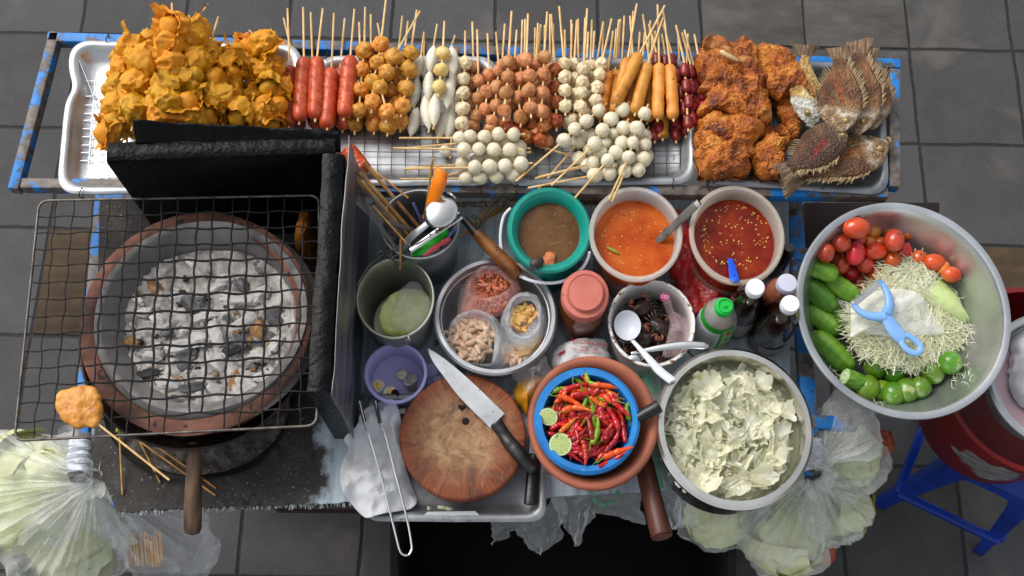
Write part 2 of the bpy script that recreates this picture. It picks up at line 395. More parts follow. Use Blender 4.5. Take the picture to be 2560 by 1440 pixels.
def deck_mat(name, stops, soot):
    m, nt, b, out = nodes(name); v = coords(nt, False, (60, 3, 1)); v2 = coords(nt, False)
    c = ramp(nt, tex(nt, v, 1, 6, rough=.6), stops)
    c = mixc(nt, ramp(nt, tex(nt, v2, 6, 7, rough=.7), [(.5, 0.), (.68, .7)]), c, '#5d6468')
    c = mixc(nt, ramp(nt, tex(nt, v2, 22, 5, dist=.6), [(.63, 0.), (.66, .8)]), c, '#3a3a39')
    c = mixc(nt, ramp(nt, tex(nt, v2, 12, 5), [(.68, 0.), (.70, .8)]), c, '#48708f')
    nt.links.new(c, b.inputs['Base Color']); b.inputs['Roughness'].default_value = .5; b.inputs['Metallic'].default_value = .25
    bump(nt, b, tex(nt, v2, 70, 5), .25, .002); return m
DECK = deck_mat('streaky_painted_sheet', [(.3, '#747e86'), (.5, '#939ea6'), (.7, '#b0bbc3')], False)
mb = MB(); P = [U(898, 470, ZD), U(1972, 470, ZD), U(1978, 1205, ZD), U(905, 1272, ZD)]
mb.prism([(p.x, p.y) for p in P], ZD - .018, ZD); mb.build('deck', DECK, cart, bevel=.002)
def stove_deck_mat():
    m, nt, b, out = nodes('scorched_deck'); v = coords(nt, False)
    sx = nt.nodes.new('ShaderNodeSeparateXYZ'); nt.links.new(v, sx.inputs[0])
    a = U(760, 1230, ZD).x - WORLD[cart].x; e = U(830, 1230, ZD).x - WORLD[cart].x
    n = tex(nt, v, 13, 8, rough=.65)
    clean = ramp(nt, math_(nt, 'ADD', math_(nt, 'MULTIPLY_ADD', sx.outputs[0], 1 / (e - a), -a / (e - a)), math_(nt, 'MULTIPLY_ADD', n, 2.6, -1.3)), [(.25, 0.), (.7, 1.)])
    dark = ramp(nt, tex(nt, v, 9, 9, rough=.7), [(.3, '#171513'), (.5, '#2b2724'), (.68, '#46413c'), (.8, '#6b655e')])
    dark = mixc(nt, ramp(nt, tex(nt, v, 160, 3), [(.66, 0.), (.7, .8)]), dark, '#8d8a86')
    dark = mixc(nt, ramp(nt, tex(nt, v, 28, 4), [(.66, 0.), (.69, .9)]), dark, '#0c0b0a')
    pale = ramp(nt, tex(nt, coords(nt, False, (50, 4, 1)), 1, 6), [(.3, '#8e9aa2'), (.6, '#b3c0c8'), (.8, '#c4d0d6')])
    nt.links.new(mixc(nt, clean, dark, pale), b.inputs['Base Color']); b.inputs['Roughness'].default_value = .75
    bump(nt, b, tex(nt, v, 90, 6), .6, .004); return m
mb = MB(); Pd = [U(250, 500, ZD), U(893, 500, ZD), U(893, 1253, ZD)]
fr = [U(lerp(893, 292, k / 40), lerp(1255, 1279, k / 40) + rnd.uniform(-3, 3), ZD) for k in range(41)]
Pd += fr + [U(262, 1205, ZD), U(232, 1195, ZD)]
mb.prism([(p.x, p.y) for p in Pd], ZD - .014, ZD + .002); mb.build('stove_shelf', stove_deck_mat(), cart)
FRAY = mat('frayed_edge', [(.35, '#3a3a39'), (.55, '#85898b'), (.75, '#c0c8cc')], scale=90, rough=.8)
mb = MB()
for k in range(170):
    t = rnd.random(); p = U(lerp(893, 292, t), lerp(1255, 1279, t), ZD); l = rnd.uniform(.003, .011)
    mb.bar(p + Vector((0, .004, 0)), p + Vector((rnd.uniform(-.003, .003), -l, rnd.uniform(-.006, .002))), rnd.uniform(.001, .004), .0015)
mb.build('frayed_edge', FRAY, cart)
MAROON = mat('maroon_board', [(.3, '#160306'), (.7, '#26060a')], scale=8, rough=.55)
mb = MB(); P = [U(2010, 505, .7), U(2350, 505, .7), U(2350, 700, .7), U(2010, 700, .7)]
mb.prism([(p.x, p.y) for p in P], .45, .70); mb.build('side_box', MAROON, cart, bevel=.004)
mb = MB(); a, b = U(690, 1266, .77), U(925, 1268, .77); mb.bar(a, b, .02, .05); mb.build('front_board', MAROON, cart, bevel=.003)
# crosswise arms that carry the big bowl, under-shelf, wheels' axle box
for y in (640, 1055): mb = MB(); mb.bar(U(1985, y, .78), U(2140 if y > 700 else 2380, y + 6, .78), .03, .028); mb.build('side_arm', BLUE, cart, bevel=.003)
DARKWOOD = mat('dark_board', [(.3, '#0d0b0a'), (.7, '#1c1815')], scale=14, rough=.85, stretch=(1, 8, 1))
mb = MB(); P = [U(430, 640, .25), U(1900, 640, .25), U(1900, 1130, .25), U(430, 1130, .25)]; mb.prism([(p.x, p.y) for p in P], .23, .25); mb.build('lower_shelf', DARKWOOD, cart, bevel=.003)
for px, py in ((430, 900), (1720, 880)):
    a = U(px, py, .76); mb = MB(); mb.bar(Vector((a.x, a.y, ZD - .018)), Vector((a.x, a.y, 0)), .03, .03, up=(0, 1, 0)); mb.build('post', BLUE_WORN, cart, bevel=.003)
mb = MB(); mb.bar(U(285, 1255, .76), U(1975, 1195, .76), .025, .03); mb.build('front_rail', BLUE_WORN, cart, bevel=.003)
mb = MB(); mb.bar(U(262, 505, .77), U(1984, 520, .77), .03, .05); mb.build('back_rail', BLUE_WORN, cart, bevel=.003)
CORD = mat('twisted_rope', [(.3, '#3b3532'), (.5, '#7d6a60'), (.7, '#b9b0a8')], scale=150, rough=.9, bmp=.6, bscale=300)
mb = MB(); mb.tube([U(1140, 512, .87), U(1300, 508, .872), U(1560, 505, .87)], .007, 10); o = mb.build('rope', CORD, loc=U(1140, 512, .87)); tag(o, 'mottled rope stretched under the back edge of the rack', 'rope')
# black crate added to fill the dark void under the front
mb = MB(); z1 = .42; P = [U(985, 1240, z1), U(1830, 1240, z1), U(1830, 1560, z1), U(985, 1560, z1)]
mb.prism([(p.x, p.y) for p in P], 0, .02)
for k in range(4): mb.bar(Vector((P[k].x, P[k].y, .22)), Vector((P[(k + 1) % 4].x, P[(k + 1) % 4].y, .22)), .02, .4)
CRATE = mat('black_crate', [(.3, '#050505'), (.7, '#0d0c0c')], scale=20, rough=.8)
o = mb.build('added_void_crate', CRATE, bevel=.003); tag(o, 'added open black crate filling the dark void under the cart front', 'crate')
for yy in (.24, .26, .28): pass

# ------------------------------------------------------------------ trays and their wire racks
def rrect(corn, inset, z, rad, n=8):
    """rounded outline of a quad (TL,TR,BR,BL), inset in metres"""
    out = []
    for k in range(4):
        p, a, b = corn[k], corn[k - 1], corn[(k + 1) % 4]
        da, db = (a - p).normalized(), (b - p).normalized(); q = p + (da + db) * inset; rr = max(.002, rad - inset * .55); s0, s1 = q + da * rr, q + db * rr
        for i in range(n + 1):
            t = i / n; x = s0 * (1 - t) ** 2 + q * 2 * t * (1 - t) + s1 * t * t; out.append(Vector((x.x, x.y, z)))
    return out
def tray(name, label, px, z, depth=.03, rad=.05, m=ALU, dent=None):
    c = [U(*p, z) for p in px]; c = [Vector((p.x, p.y, 0)) for p in c]
    prof = [(.006, -.010), (0, -.006), (-.001, -.001), (.003, .0015), (.010, .0015), (.015, -.001), (.020, -.008), (.030, -depth * .8), (.040, -depth), (.06, -depth - .001), (.09, -depth - .001)]
    rings = [rrect(c, i, z + h, rad) for i, h in prof]
    def sub(r):
        o = []
        for a, b in zip(r, r[1:] + r[:1]):
            k = max(1, int((b - a).length / .02))
            o += [a.lerp(b, i / k) for i in range(k)]
        return o
    # straight sides get enough points for small dents; all rings share the same count
    n = 220
    def res(r):
        L = [0]
        for a, b in zip(r, r[1:] + r[:1]): L.append(L[-1] + (b - a).length)
        o = []; k = 0
        for i in range(n):
            s_ = L[-1] * i / n
            while L[k + 1] < s_: k += 1
            o.append(r[k].lerp(r[(k + 1) % len(r)], (s_ - L[k]) / max(1e-9, L[k + 1] - L[k])))
        return o
    rings = [res(r) for r in rings]
    for r in rings:
        for p in r:
            p.z += .0012 * fbm(p, 14, 2); d = Vector((fbm(p, 9, 2), fbm(p + Vector((5, 5, 5)), 9, 2), 0)) * .0016; p += d
            if dent:
                q = U(*dent, z); dd = math.exp(-((p.x - q.x) ** 2 + (p.y - q.y) ** 2) / .0011); p.x += .012 * dd; p.z -= .006 * dd
    mb = MB(); mb.loft(rings, cap0=False, cap1=True)
    o = mb.build(name, m, smooth=True, thick=.0012); tag(o, label, 'tray'); return o, c
tray('aluminium_tray', 'dented aluminium tray under the fried wontons, left end of rack', [(178, 102), (752, 112), (748, 478), (142, 484)], ZR + .024, dent=(178, 212))
tray('aluminium_tray', 'aluminium tray under sausages and fish balls, second from the left', [(792, 140), (1244, 142), (1237, 462), (772, 462)], ZR + .024, m=ALU)
tray('aluminium_tray', 'aluminium tray under brown meatballs and white balls, second from right', [(1254, 142), (1736, 150), (1742, 458), (1258, 464)], ZR + .024, m=ALU_DULL)
tray('aluminium_tray', 'aluminium tray under the fried chicken and fish, right end of rack', [(1748, 150), (2208, 160), (2222, 488), (1746, 456)], ZR + .024, m=ALU_DULL)
ZT = ZR + .024 - .03
def rack(label, px, nx, ny, z, m=WIRE, r=.0011, part=None):
    c = [U(*p, z) for p in px]; mb = MB()
    def q(u, v): return c[0].lerp(c[1], u).lerp(c[3].lerp(c[2], u), v) + Vector((rnd.uniform(-.0006, .0006), rnd.uniform(-.0006, .0006), 0))
    for i in range(nx + 1): mb.tube([q(i / nx, v / 6) for v in range(7)], r, 6)
    for j in range(ny + 1): mb.tube([q(u / 12, j / ny) + Vector((0, 0, .0018)) for u in range(13)], r, 6)
    o = mb.build('wire_rack', m); tag(o, label, 'wire rack'); return o
for lab, px, nx in (('wire grid lying in the tray under sausages and fish balls', [(815, 160), (1222, 162), (1220, 446), (805, 446)], 12),
                    ('wire grid lying in the tray under meatballs and white balls', [(1272, 162), (1702, 170), (1700, 440), (1275, 444)], 13),
                    ('wire grid lying in the tray under chicken and fish', [(1775, 172), (2185, 180), (2192, 470), (1775, 436)], 13)):
    rack(lab, px, nx, 9, ZT + .010)
mb = MB(); zz = ZT + .006
for k, y in enumerate((203, 241, 263, 284, 301, 322, 342, 363, 382, 402)): mb.tube([U(216 - k * 1.6, y, zz), U(300, y - 2 + rnd.uniform(-3, 3), zz)], .0011, 6)
mb.tube([U(212, 442, zz), U(310, 436, zz)], .0012, 6)
mb.tube([U(198, 151, zz + .02), U(228, 225, zz + .006), U(250, 300, zz + .004)], .0013, 6); mb.tube([U(238, 200, zz + .003), U(221, 420, zz + .003)], .0012, 6)
mb.tube([U(253, 250, zz + .003), U(246, 456, zz + .003)], .0012, 6); mb.tube([U(284, 158, zz + .003), U(265, 456, zz + .003)], .0012, 6)
o = mb.build('wire_rack', mat('bright_wire', '#a9abae', rough=.35, metal=.9)); tag(o, 'broken wire grid with bent wires in the wonton tray', 'wire rack')
# ------------------------------------------------------------------ skewered food
def ball_mesh(name, m, amp, sc_, seed, sub=4, pits=0, sq=(1, 1, 1)):
    def fn(p, v):
        k = 1.0
        if pits: k -= pits * max(0, 1 - abs(fbm(v + Vector((seed * 3.1, 0, seed)), 1.6, 3)) * 7)
        return Vector((p.x * sq[0], p.y * sq[1], p.z * sq[2])) * k
    mb = MB(); mb.blob((0, 0, 0), 1, sub, amp, sc_, seed, fn=fn)
    return mb.mesh(name, m)
def cap_mesh(name, m, L, seed, amp=.05, cuts=0, taper=0, bend=0.0):
    """sausage of radius 1 lying along X, half length L"""
    mb = MB(); n = 28; rings = []; N = 46
    rr = random.Random(seed); cc = [rr.uniform(-.8, .8) for _ in range(6)]
    for i in range(N + 1):
        x = -L + 2 * L * i / N; e = min(1, (L - abs(x)) / .95); r = math.sqrt(max(0.0004, 1 - (1 - e) ** 2))
        if taper: r = max(.02, max(0.0, 1 - abs(x / L) ** 2.2) ** .85)
        ring = []
        for k in range(n):
            a = 2 * math.pi * k / n; p = Vector((x, r * math.cos(a), r * math.sin(a)))
            d = amp * fbm(p * 1 + Vector((seed * 4.4, 0, 0)), .9, 4)
            if cuts:
                for q in range(cuts):
                    xc = -L * .8 + 1.6 * L * (q + .5) / cuts + .25 * cc[q % 6]
                    s_ = abs(x - xc - .42 * p.y); w_ = max(0, math.sin(a + .3))
                    if s_ < .22: d -= .14 * (1 - s_ / .22) * smooth01(w_ * 1.4)
                    elif s_ < .4: d += .05 * (1 - (s_ - .22) / .18) * smooth01(w_ * 1.4)
            p.y *= 1 + d; p.z *= 1 + d; p.z += bend * (x / L) ** 2; p.y += bend * .5 * (x / L) ** 2
            ring.append(p)
        rings.append(ring)
    mb.loft(rings); return mb.mesh(name, m)
WONTON = mat('fried_wonton_skin', [(.25, '#A65808'), (.42, '#D2880E'), (.6, '#E29E12'), (.78, '#EAB428')], scale=34, detail=6, rough=.42, bmp=.45, bscale=420, bdist=.0025, hue=.026, sss=.05,
             specks=[(26, .66, '#8E7A10')])
SAUSAGE = mat('red_sausage_skin', [(.3, '#9E3216'), (.5, '#B64624'), (.75, '#C66438')], scale=60, rough=.36, bmp=.12, bscale=500, bdist=.001, specks=[(90, .7, '#8e2a1a')], unit=0.016)
GOLD = mat('golden_fried_ball', [(.28, '#94500F'), (.45, '#C47E26'), (.62, '#D59C44'), (.8, '#DEB268')], scale=90, detail=6, rough=.5, bmp=.4, bscale=260, bdist=.0025, hue=.02, sss=.05, specks=[(170, .69, '#4a3a10')], unit=0.017)
PALE = mat('pale_fish_paste', [(.3, '#C9C3A8'), (.55, '#D8D4C2'), (.8, '#E2DFD2')], scale=30, rough=.42, bmp=.08, bscale=260, bdist=.001, sss=.12, specks=[(70, .72, '#B06A20')], unit=0.012)
YELB = mat('yellowish_fish_ball', [(.3, '#C49C4C'), (.55, '#D9BE78'), (.8, '#E2CE98')], scale=60, rough=.45, bmp=.2, bscale=220, sss=.1, specks=[(80, .69, '#6a3a10')], unit=0.015)
CREAM = mat('cream_bumpy_ball', [(.28, '#A8814C'), (.42, '#CDB88E'), (.6, '#DDD0B0'), (.8, '#E6DDC6')], scale=70, detail=6, rough=.48, bmp=.5, bscale=190, bdist=.003, sss=.08, hue=.01, specks=[(150, .70, '#7a5a2c')], unit=0.014)
BROWN = mat('brown_meatball', [(.28, '#8A4C22'), (.45, '#B67646'), (.62, '#C48858'), (.8, '#CE9A6E')], scale=50, detail=6, rough=.45, bmp=.5, bscale=330, bdist=.002, hue=.016, sss=.05, unit=0.015)
RUST = mat('wrinkled_rust_ball', [(.28, '#5C2408'), (.45, '#8C4214'), (.62, '#A4531E'), (.8, '#B56A30')], scale=50, detail=6, rough=.4, bmp=.6, bscale=200, bdist=.004, hue=.015, unit=0.015)
ORANGE = mat('orange_fish_sausage', [(.25, '#8A4A12'), (.4, '#BE7A26'), (.6, '#CF8E38'), (.8, '#D9A04C')], scale=38, detail=7, rough=.44, bmp=.35, bscale=260, bdist=.002, hue=.016, specks=[(110, .71, '#5a2a0a')], unit=0.0125)
DRED = mat('dark_red_sausage', [(.3, '#600e10'), (.55, '#821a1c'), (.8, '#9a2c2e')], scale=50, rough=.32, bmp=.15, bscale=420, bdist=.001, hue=.012, unit=0.01)
WHITE = mat('white_fish_ball', [(.3, '#C4B898'), (.55, '#D3CAB0'), (.8, '#DDD7C4')], scale=60, rough=.4, bmp=.06, bscale=300, bdist=.001, sss=.12, specks=[(75, .70, '#A87434'), (400, .70, '#8a7a50')], unit=0.015)
def variants(fn, k): return [fn(i) for i in range(k)]
def wonton_mesh(seed):
    """square of dough wrapped over a lump of filling: a wrinkled dome with pinched waist and short flaring corners"""
    r_ = random.Random(seed); N = 44; o = Vector((seed * 3.7, seed * 1.9, 0)); th0 = r_.uniform(1.7, 2.1); half = r_.uniform(1.5, 1.75); tw = r_.uniform(-.5, .5); sk = r_.uniform(-.35, .35); V = []
    for i in range(N + 1):
        for j in range(N + 1):
            x, y = (i / N * 2 - 1) * half, (j / N * 2 - 1) * half; x += sk * y * .5
            rho = math.hypot(x, y); a = math.atan2(y, x); th = min(rho * 1.22, th0); k7 = smooth01((rho - .55) / 1.0)
            rr = math.sin(th) * (1 - .10 * k7); z = math.cos(th); ex = max(0, rho - th0 / 1.22)
            fl = ex * (1.0 + .5 * math.sin(2 * a + seed)); a2 = a + tw * ex
            rr += fl * (.75 + .35 * math.sin(3 * a + seed * 2)); z += -fl * .35 + fl * .55 * math.sin(2 * a + seed * 1.3)
            rr *= 1 + k7 * .10 * math.sin(9 * a + seed) * (1 if ex <= 0 else max(0, 1 - ex * 1.2))
            p = Vector((rr * math.cos(a2), rr * math.sin(a2), z))
            w1 = Vector((fbm(p + o, .9, 3), fbm(p + o * 2 + Vector((9, 0, 0)), .9, 3), fbm(p + o + Vector((0, 7, 0)), .9, 3))); p += w1 * .30
            rg = 1 - 2.2 * abs(fbm(p + o * 3, 1.5, 3)); rg2 = 1 - 2.4 * abs(fbm(p * 1 + o, 2.8, 2)); p *= 1 + .09 * rg + .05 * rg2 + .03 * fbm(p + o, 6, 3); V.append(p)
    F = [[i * (N + 1) + j, (i + 1) * (N + 1) + j, (i + 1) * (N + 1) + j + 1, i * (N + 1) + j + 1] for i in range(N) for j in range(N)]
    mb = MB(); mb.add(V, F); mb.blob((0, 0, -.15), (.72, .72, .75), 3, .2, 1.3, seed); return mb.mesh('wonton', WONTON)
VW = variants(wonton_mesh, 9)
VG = variants(lambda i: ball_mesh('fish_ball', GOLD, .16, 1.5, i, pits=.05), 5)
VY = variants(lambda i: ball_mesh('fish_ball', YELB, .1, 1.6, i + 9, sq=(1, 1, 1.1)), 3)
VB = variants(lambda i: ball_mesh('meatball', BROWN, .13, 1.3, i + 20, pits=.055), 6)
VRU = variants(lambda i: ball_mesh('meatball', RUST, .24, 1.7, i + 30, pits=.10), 4)
VC = variants(lambda i: ball_mesh('fish_ball', CREAM, .20, 1.7, i + 40, pits=.05), 6)
VWH = variants(lambda i: ball_mesh('fish_ball', WHITE, .06, 1.2, i + 50), 5)
VS = variants(lambda i: cap_mesh('sausage', SAUSAGE, 3.9, i, .03, cuts=4, bend=.25 * (i - 1)), 4)
VO = variants(lambda i: cap_mesh('fish_sausage', ORANGE, 4.6, i + 10, .10, bend=.15 * (i - 1)), 4)
VD = variants(lambda i: cap_mesh('small_sausage', DRED, 1.55, i + 20, .05), 4)
VP = variants(lambda i: cap_mesh('fish_paste_piece', PALE, 2.9, i + 30, .07, taper=1, bend=.15), 4)
def along(d, spin=0.0):
    return Vector(d).to_track_quat('X', 'Z') @ Quaternion((1, 0, 0), spin)
ALL = {}
def skewer(kind, pts, tip, zs, ztip, rpx, meshes, piece, label, cat, group, stick=BAMBOO, r=.0021, half=None, tail=10, rpxs=None):
    """pts: photo pixels of the pieces from the grip end on; zs: (height of first, of last)"""
    n = len(pts); zz = [lerp(zs[0], zs[1], i / max(1, n - 1)) for i in range(n)]
    W = [U(p[0], p[1], z) for p, z in zip(pts, zz)]
    T = U(tip[0], tip[1], ztip); c = sum(W, Vector()) / n; c.z = min(zz) - rpx * S(pts[0][0], pts[0][1], zs[0])
    root = thing(kind, label, cat, c, group); root['_x'] = pts[0][0]
    # the stick: straight from the grip end to just beyond the last piece, pieces threaded near it
    if half is None:
        end = W[-1] + (W[-1] - W[0]).normalized() * (tail + rpx) * S(pts[-1][0], pts[-1][1], zz[-1]) if n > 1 else W[-1]
        path = [T] + W + [end]
    else:
        d0 = (W[-1] - W[0]).normalized(); path = [T, W[0], W[-1] + d0 * .006]
    mb = MB(); mb.tube(path, r * 1.12, 8); mb.build('bamboo_stick', stick, root)
    if half is None:
        for i, (w_, p) in enumerate(zip(W, pts)):
            s_ = S(p[0], p[1], zz[i]) * rpx * rnd.uniform(.94, 1.06)
            if piece == 'wonton': s_ *= .87; w_ = w_ + Vector((0, 0, rnd.uniform(-.012, .012)))
            q = rq(); k = Vector((1, 1, 1)) * s_ * 1.0
            if piece not in ('wonton',): k = Vector((s_ * rnd.uniform(.93, 1.05), s_ * rnd.uniform(.93, 1.05), s_ * rnd.uniform(.93, 1.08)))
            inst(piece, rnd.choice(meshes), root, w_, q, k)
    else:                                            # half = (relative half length of the mesh): pieces given as pairs of end points
        for i in range(0, n - 1, 2):
            a, b = W[i], W[i + 1]; s_ = S(pts[i][0], pts[i][1], zz[i]) * rpx
            inst(piece, rnd.choice(meshes), root, (a + b) / 2, along(b - a, rnd.uniform(-.6, .6) if half < 4.2 and half != 3.9 else rnd.uniform(-.25, .25)), Vector(((b - a).length / 2 / half, s_, s_)))
    ALL.setdefault(group, []).append(root); return root
def order_labels(group, base, tail='from the left'):
    L = sorted(ALL[group], key=lambda o: o['_x'])
    for i, o in enumerate(L): o['label'] = base.replace('#', (ORD[i + 1] if i else 'first') + ' ' + tail)
    for o in L: del o['_x']
B0 = ZT + .022                                        # height of a ball resting on the grid
# fried wontons ------------------------------------------------------------
G = 'skewers of fried wontons'
for pts, tip, zs, zt, r in (
    ([(430, 66), (422, 112), (424, 156), (420, 208)], (430, 8), (1.16, 1.13), 1.16, 44), ([(486, 83), (490, 150), (480, 195), (478, 232)], (472, 38), (1.12, 1.10), 1.13, 44),
    ([(376, 104), (366, 156), (350, 208), (340, 274)], (367, 70), (1.10, 1.07), 1.11, 46), ([(335, 118), (322, 160), (305, 215), (290, 268)], (350, 92), (1.07, 1.04), 1.09, 45),
    ([(410, 252), (418, 290), (440, 318)], (408, 300), (1.13, 1.08), 1.12, 48), ([(520, 128), (538, 195), (542, 246), (520, 295)], (546, 42), (1.09, 1.06), 1.10, 46),
    ([(586, 133), (576, 178), (568, 220), (600, 290)], (560, 95), (1.07, 1.05), 1.08, 42), ([(668, 118), (664, 160), (671, 210), (661, 262)], (622, 75), (1.06, 1.05), 1.08, 40),
    ([(686, 172), (694, 222), (690, 272), (676, 300)], (700, 140), (1.03, 1.02), 1.05, 38), ([(280, 308), (272, 342), (300, 300)], (283, 280), (1.05, 1.02), 1.06, 42),
    ([(470, 262), (480, 300), (500, 318)], (474, 230), (1.11, 1.05), 1.10, 44), ([(620, 128), (628, 168), (625, 240), (634, 292)], (612, 96), (1.04, 1.02), 1.06, 40),
    ([(395, 130), (390, 185), (378, 240), (385, 300)], (470, 55), (1.07, 1.04), 1.09, 46), ([(450, 140), (455, 200), (450, 250), (455, 300)], (452, 110), (1.08, 1.04), 1.08, 46),
    ([(585, 250), (570, 300), (560, 318)], (590, 215), (1.03, 1.01), 1.05, 40), ([(505, 160), (510, 215), (500, 260), (540, 318)], (510, 130), (1.05, 1.02), 1.06, 44),
    ([(330, 150), (312, 186), (330, 245), (320, 310)], (335, 130), (1.03, 1.01), 1.05, 46), ([(640, 150), (640, 205), (640, 255), (650, 310)], (640, 120), (1.02, 1.01), 1.03, 38)):
    skewer('wonton_skewer', pts, tip, zs, zt, r, VW, 'wonton', '', 'skewer', G)
order_labels(G, 'bamboo skewer of crumpled golden fried wontons, # in the wonton pile')
# red sausages ---------------------------------------------------------------
G = 'skewers of red sausages'
for a, b, tip, z in (((724, 164), (722, 316), (719, 21), .028), ((760, 146), (748, 306), (758, 18), .045), ((793, 140), (788, 299), (807, 21), .048), ((829, 168), (818, 322), (835, 33), .04),
                     ((876, 142), (860, 296), (886, 23), .05), ((742, 180), (746, 326), (709, 45), .0), ((782, 175), (788, 326), (777, 31), .004), ((850, 172), (856, 326), (862, 46), .004)):
    skewer('sausage_skewer', [a, b], tip, (B0 + z, B0 + z), B0 + z + .006, 20, VS, 'sausage', '', 'skewer', G, half=3.9)
order_labels(G, 'scored red sausage on a bamboo stick, # among the red sausages', 'from left')
# golden balls -----------------------------------------------------------------
G = 'skewers of golden fish balls'
for pts, tip, z in (([(911, 127), (905, 175), (902, 224), (897, 276)], (913, 18), .045), ([(952, 111), (945, 158), (932, 205), (932, 256)], (966, -10), .055), ([(984, 143), (966, 181), (950, 219), (968, 280)], (1050, 28), .065),
                    ([(1027, 132), (1022, 174), (1016, 220), (1006, 266)], (1042, 25), .05), ([(990, 188), (977, 228), (990, 265), (972, 314)], (1006, 40), .018), ([(928, 158), (925, 240), (930, 285), (934, 309)], (927, 36), .012),
                    ([(902, 180), (890, 240), (886, 290), (889, 309)], (898, 56), .004), ([(1010, 150), (1005, 205), (1004, 255), (1002, 303)], (1020, 53), .016), ([(960, 150), (955, 210), (960, 270), (952, 300)], (944, 58), .0)):
    skewer('fish_ball_skewer', pts, tip, (B0 + z, B0 + z), B0 + z + .01, 21.5, VG, 'fish_ball', '', 'skewer', G)
order_labels(G, 'skewer of four golden fried fish balls, # beside the sausages')
# white spindle pieces ------------------------------------------------------------
G = 'skewers of white fish paste spindles'
for pts, tip, z in (([(1053, 138), (1040, 196), (1044, 194), (1030, 270), (1044, 268), (1026, 342)], (1060, 82), .01), ([(1084, 114), (1074, 184), (1073, 178), (1071, 250), (1060, 238), (1072, 326)], (1093, 60), .03),
                    ([(1129, 114), (1133, 190), (1128, 188), (1116, 272), (1088, 232), (1084, 318)], (1138, 88), .036), ([(1060, 140), (1062, 200), (1075, 250), (1068, 320), (1122, 268), (1094, 352)], (1060, 80), .0),
                    ([(1140, 150), (1136, 220), (1135, 270), (1118, 350), (1101, 364), (1126, 390)], (1140, 122), .0)):
    skewer('fish_paste_skewer', pts, tip, (B0 + z, B0 + z), B0 + z + .01, 15, VP, 'fish_paste_piece', '', 'skewer', G, half=2.9)
order_labels(G, 'skewer of pointed white fish paste pieces, # among the white spindles', 'from left')
G = 'fish ball skewer'
skewer('fish_ball_skewer', [(1107, 134), (1103, 175), (1098, 217)], (1111, 53), (B0 + .06, B0 + .06), B0 + .065, 18.5, VY, 'fish_ball', '', 'skewer', G)
order_labels(G, 'skewer of three browned yellowish balls lying on the white spindles#', '')
for o in ALL[G]: o['label'] = 'skewer of three browned yellowish balls lying on the white spindles'
# cream balls in one column, brown behind --------------------------------------------
G = 'skewers of cream coloured bumpy balls'
for pts, tip, z, r in (([(1163, 158), (1159, 198), (1157, 234), (1156, 272), (1155, 309)], (1163, 77), .03, 18), ([(1410, 160), (1412, 193), (1413, 227), (1413, 265)], (1398, 16), .03, 17.5), ([(1435, 162), (1438, 196), (1440, 233), (1432, 300)], (1442, 52), .012, 16.5),
                       ([(1459, 172), (1457, 206), (1454, 232), (1452, 268)], (1468, 22), .04, 17.5), ([(1476, 165), (1479, 195), (1470, 235), (1462, 285)], (1480, 50), .014, 17), ([(1504, 160), (1499, 187), (1493, 220), (1490, 252)], (1529, 47), .034, 17),
                       ([(1422, 308), (1445, 255), (1425, 210), (1420, 175)], (1430, 60), .0, 16.5), ([(1490, 170), (1485, 210), (1480, 250), (1470, 290)], (1508, 55), .0, 17)):
    skewer('fish_ball_skewer', pts, tip, (B0 + z, B0 + z), B0 + z + .012, r, VC, 'fish_ball', '', 'skewer', G)
for x, y in ((1412, 75), (1428, 50), (1445, 48), (1463, 45), (1471, 80), (1486, 78), (1509, 56)):
    skewer('fish_ball_skewer', [(x + (1 if x < 1460 else -6), 182), (x + (1 if x < 1460 else -10), 216), (x + (0 if x < 1460 else -14), 250)], (x, y), (B0 - .004, B0 - .004), B0 + .004, 16, VC, 'fish_ball', '', 'skewer', G)
order_labels(G, 'skewer of cream coloured bumpy fish balls, # of the cream skewers')
# brown meatballs -------------------------------------------------------------------------
G = 'skewers of brown meatballs'
for pts, tip, z in (([(1196, 204), (1193, 247), (1190, 290)], (1193, 74), .012), ([(1223, 189), (1218, 230), (1213, 274), (1228, 322)], (1219, 84), .02), ([(1248, 178), (1241, 218), (1240, 265), (1231, 305)], (1240, 80), .028),
                    ([(1271, 155), (1270, 193), (1265, 232), (1261, 277)], (1279, 28), .05), ([(1303, 154), (1300, 197), (1296, 243), (1302, 293)], (1306, 50), .035), ([(1316, 150), (1324, 190), (1321, 227), (1326, 270)], (1320, 35), .06),
                    ([(1360, 145), (1359, 187), (1356, 232), (1354, 278)], (1368, 30), .05), ([(1184, 170), (1176, 212), (1176, 260), (1180, 315)], (1181, 55), .0), ([(1285, 175), (1283, 215), (1280, 260), (1270, 315)], (1292, 75), .006),
                    ([(1340, 165), (1342, 215), (1340, 260), (1344, 330)], (1345, 58), .01), ([(1255, 165), (1258, 215), (1235, 245), (1250, 315)], (1262, 60), .0), ([(1375, 175), (1374, 240), (1370, 300), (1366, 352)], (1375, 36), .0),
                    ([(1340, 175), (1310, 235), (1315, 295), (1350, 345)], (1352, 62), .0)):
    skewer('meatball_skewer', pts, tip, (B0 + z, B0 + z), B0 + z + .012, 18.5, VB, 'meatball', '', 'skewer', G)
for x, y in ((1313, 48), (1338, 70), (1349, 82), (1362, 63), (1383, 60)):
    skewer('meatball_skewer', [(x - 2, 178), (x - 4, 216), (x - 6, 256)], (x, y), (B0 - .002, B0 - .002), B0 + .004, 17, VB, 'meatball', '', 'skewer', G)
order_labels(G, 'skewer of smooth brown meatballs, # in the meatball heap')
G = 'skewers of wrinkled rust brown meatballs'
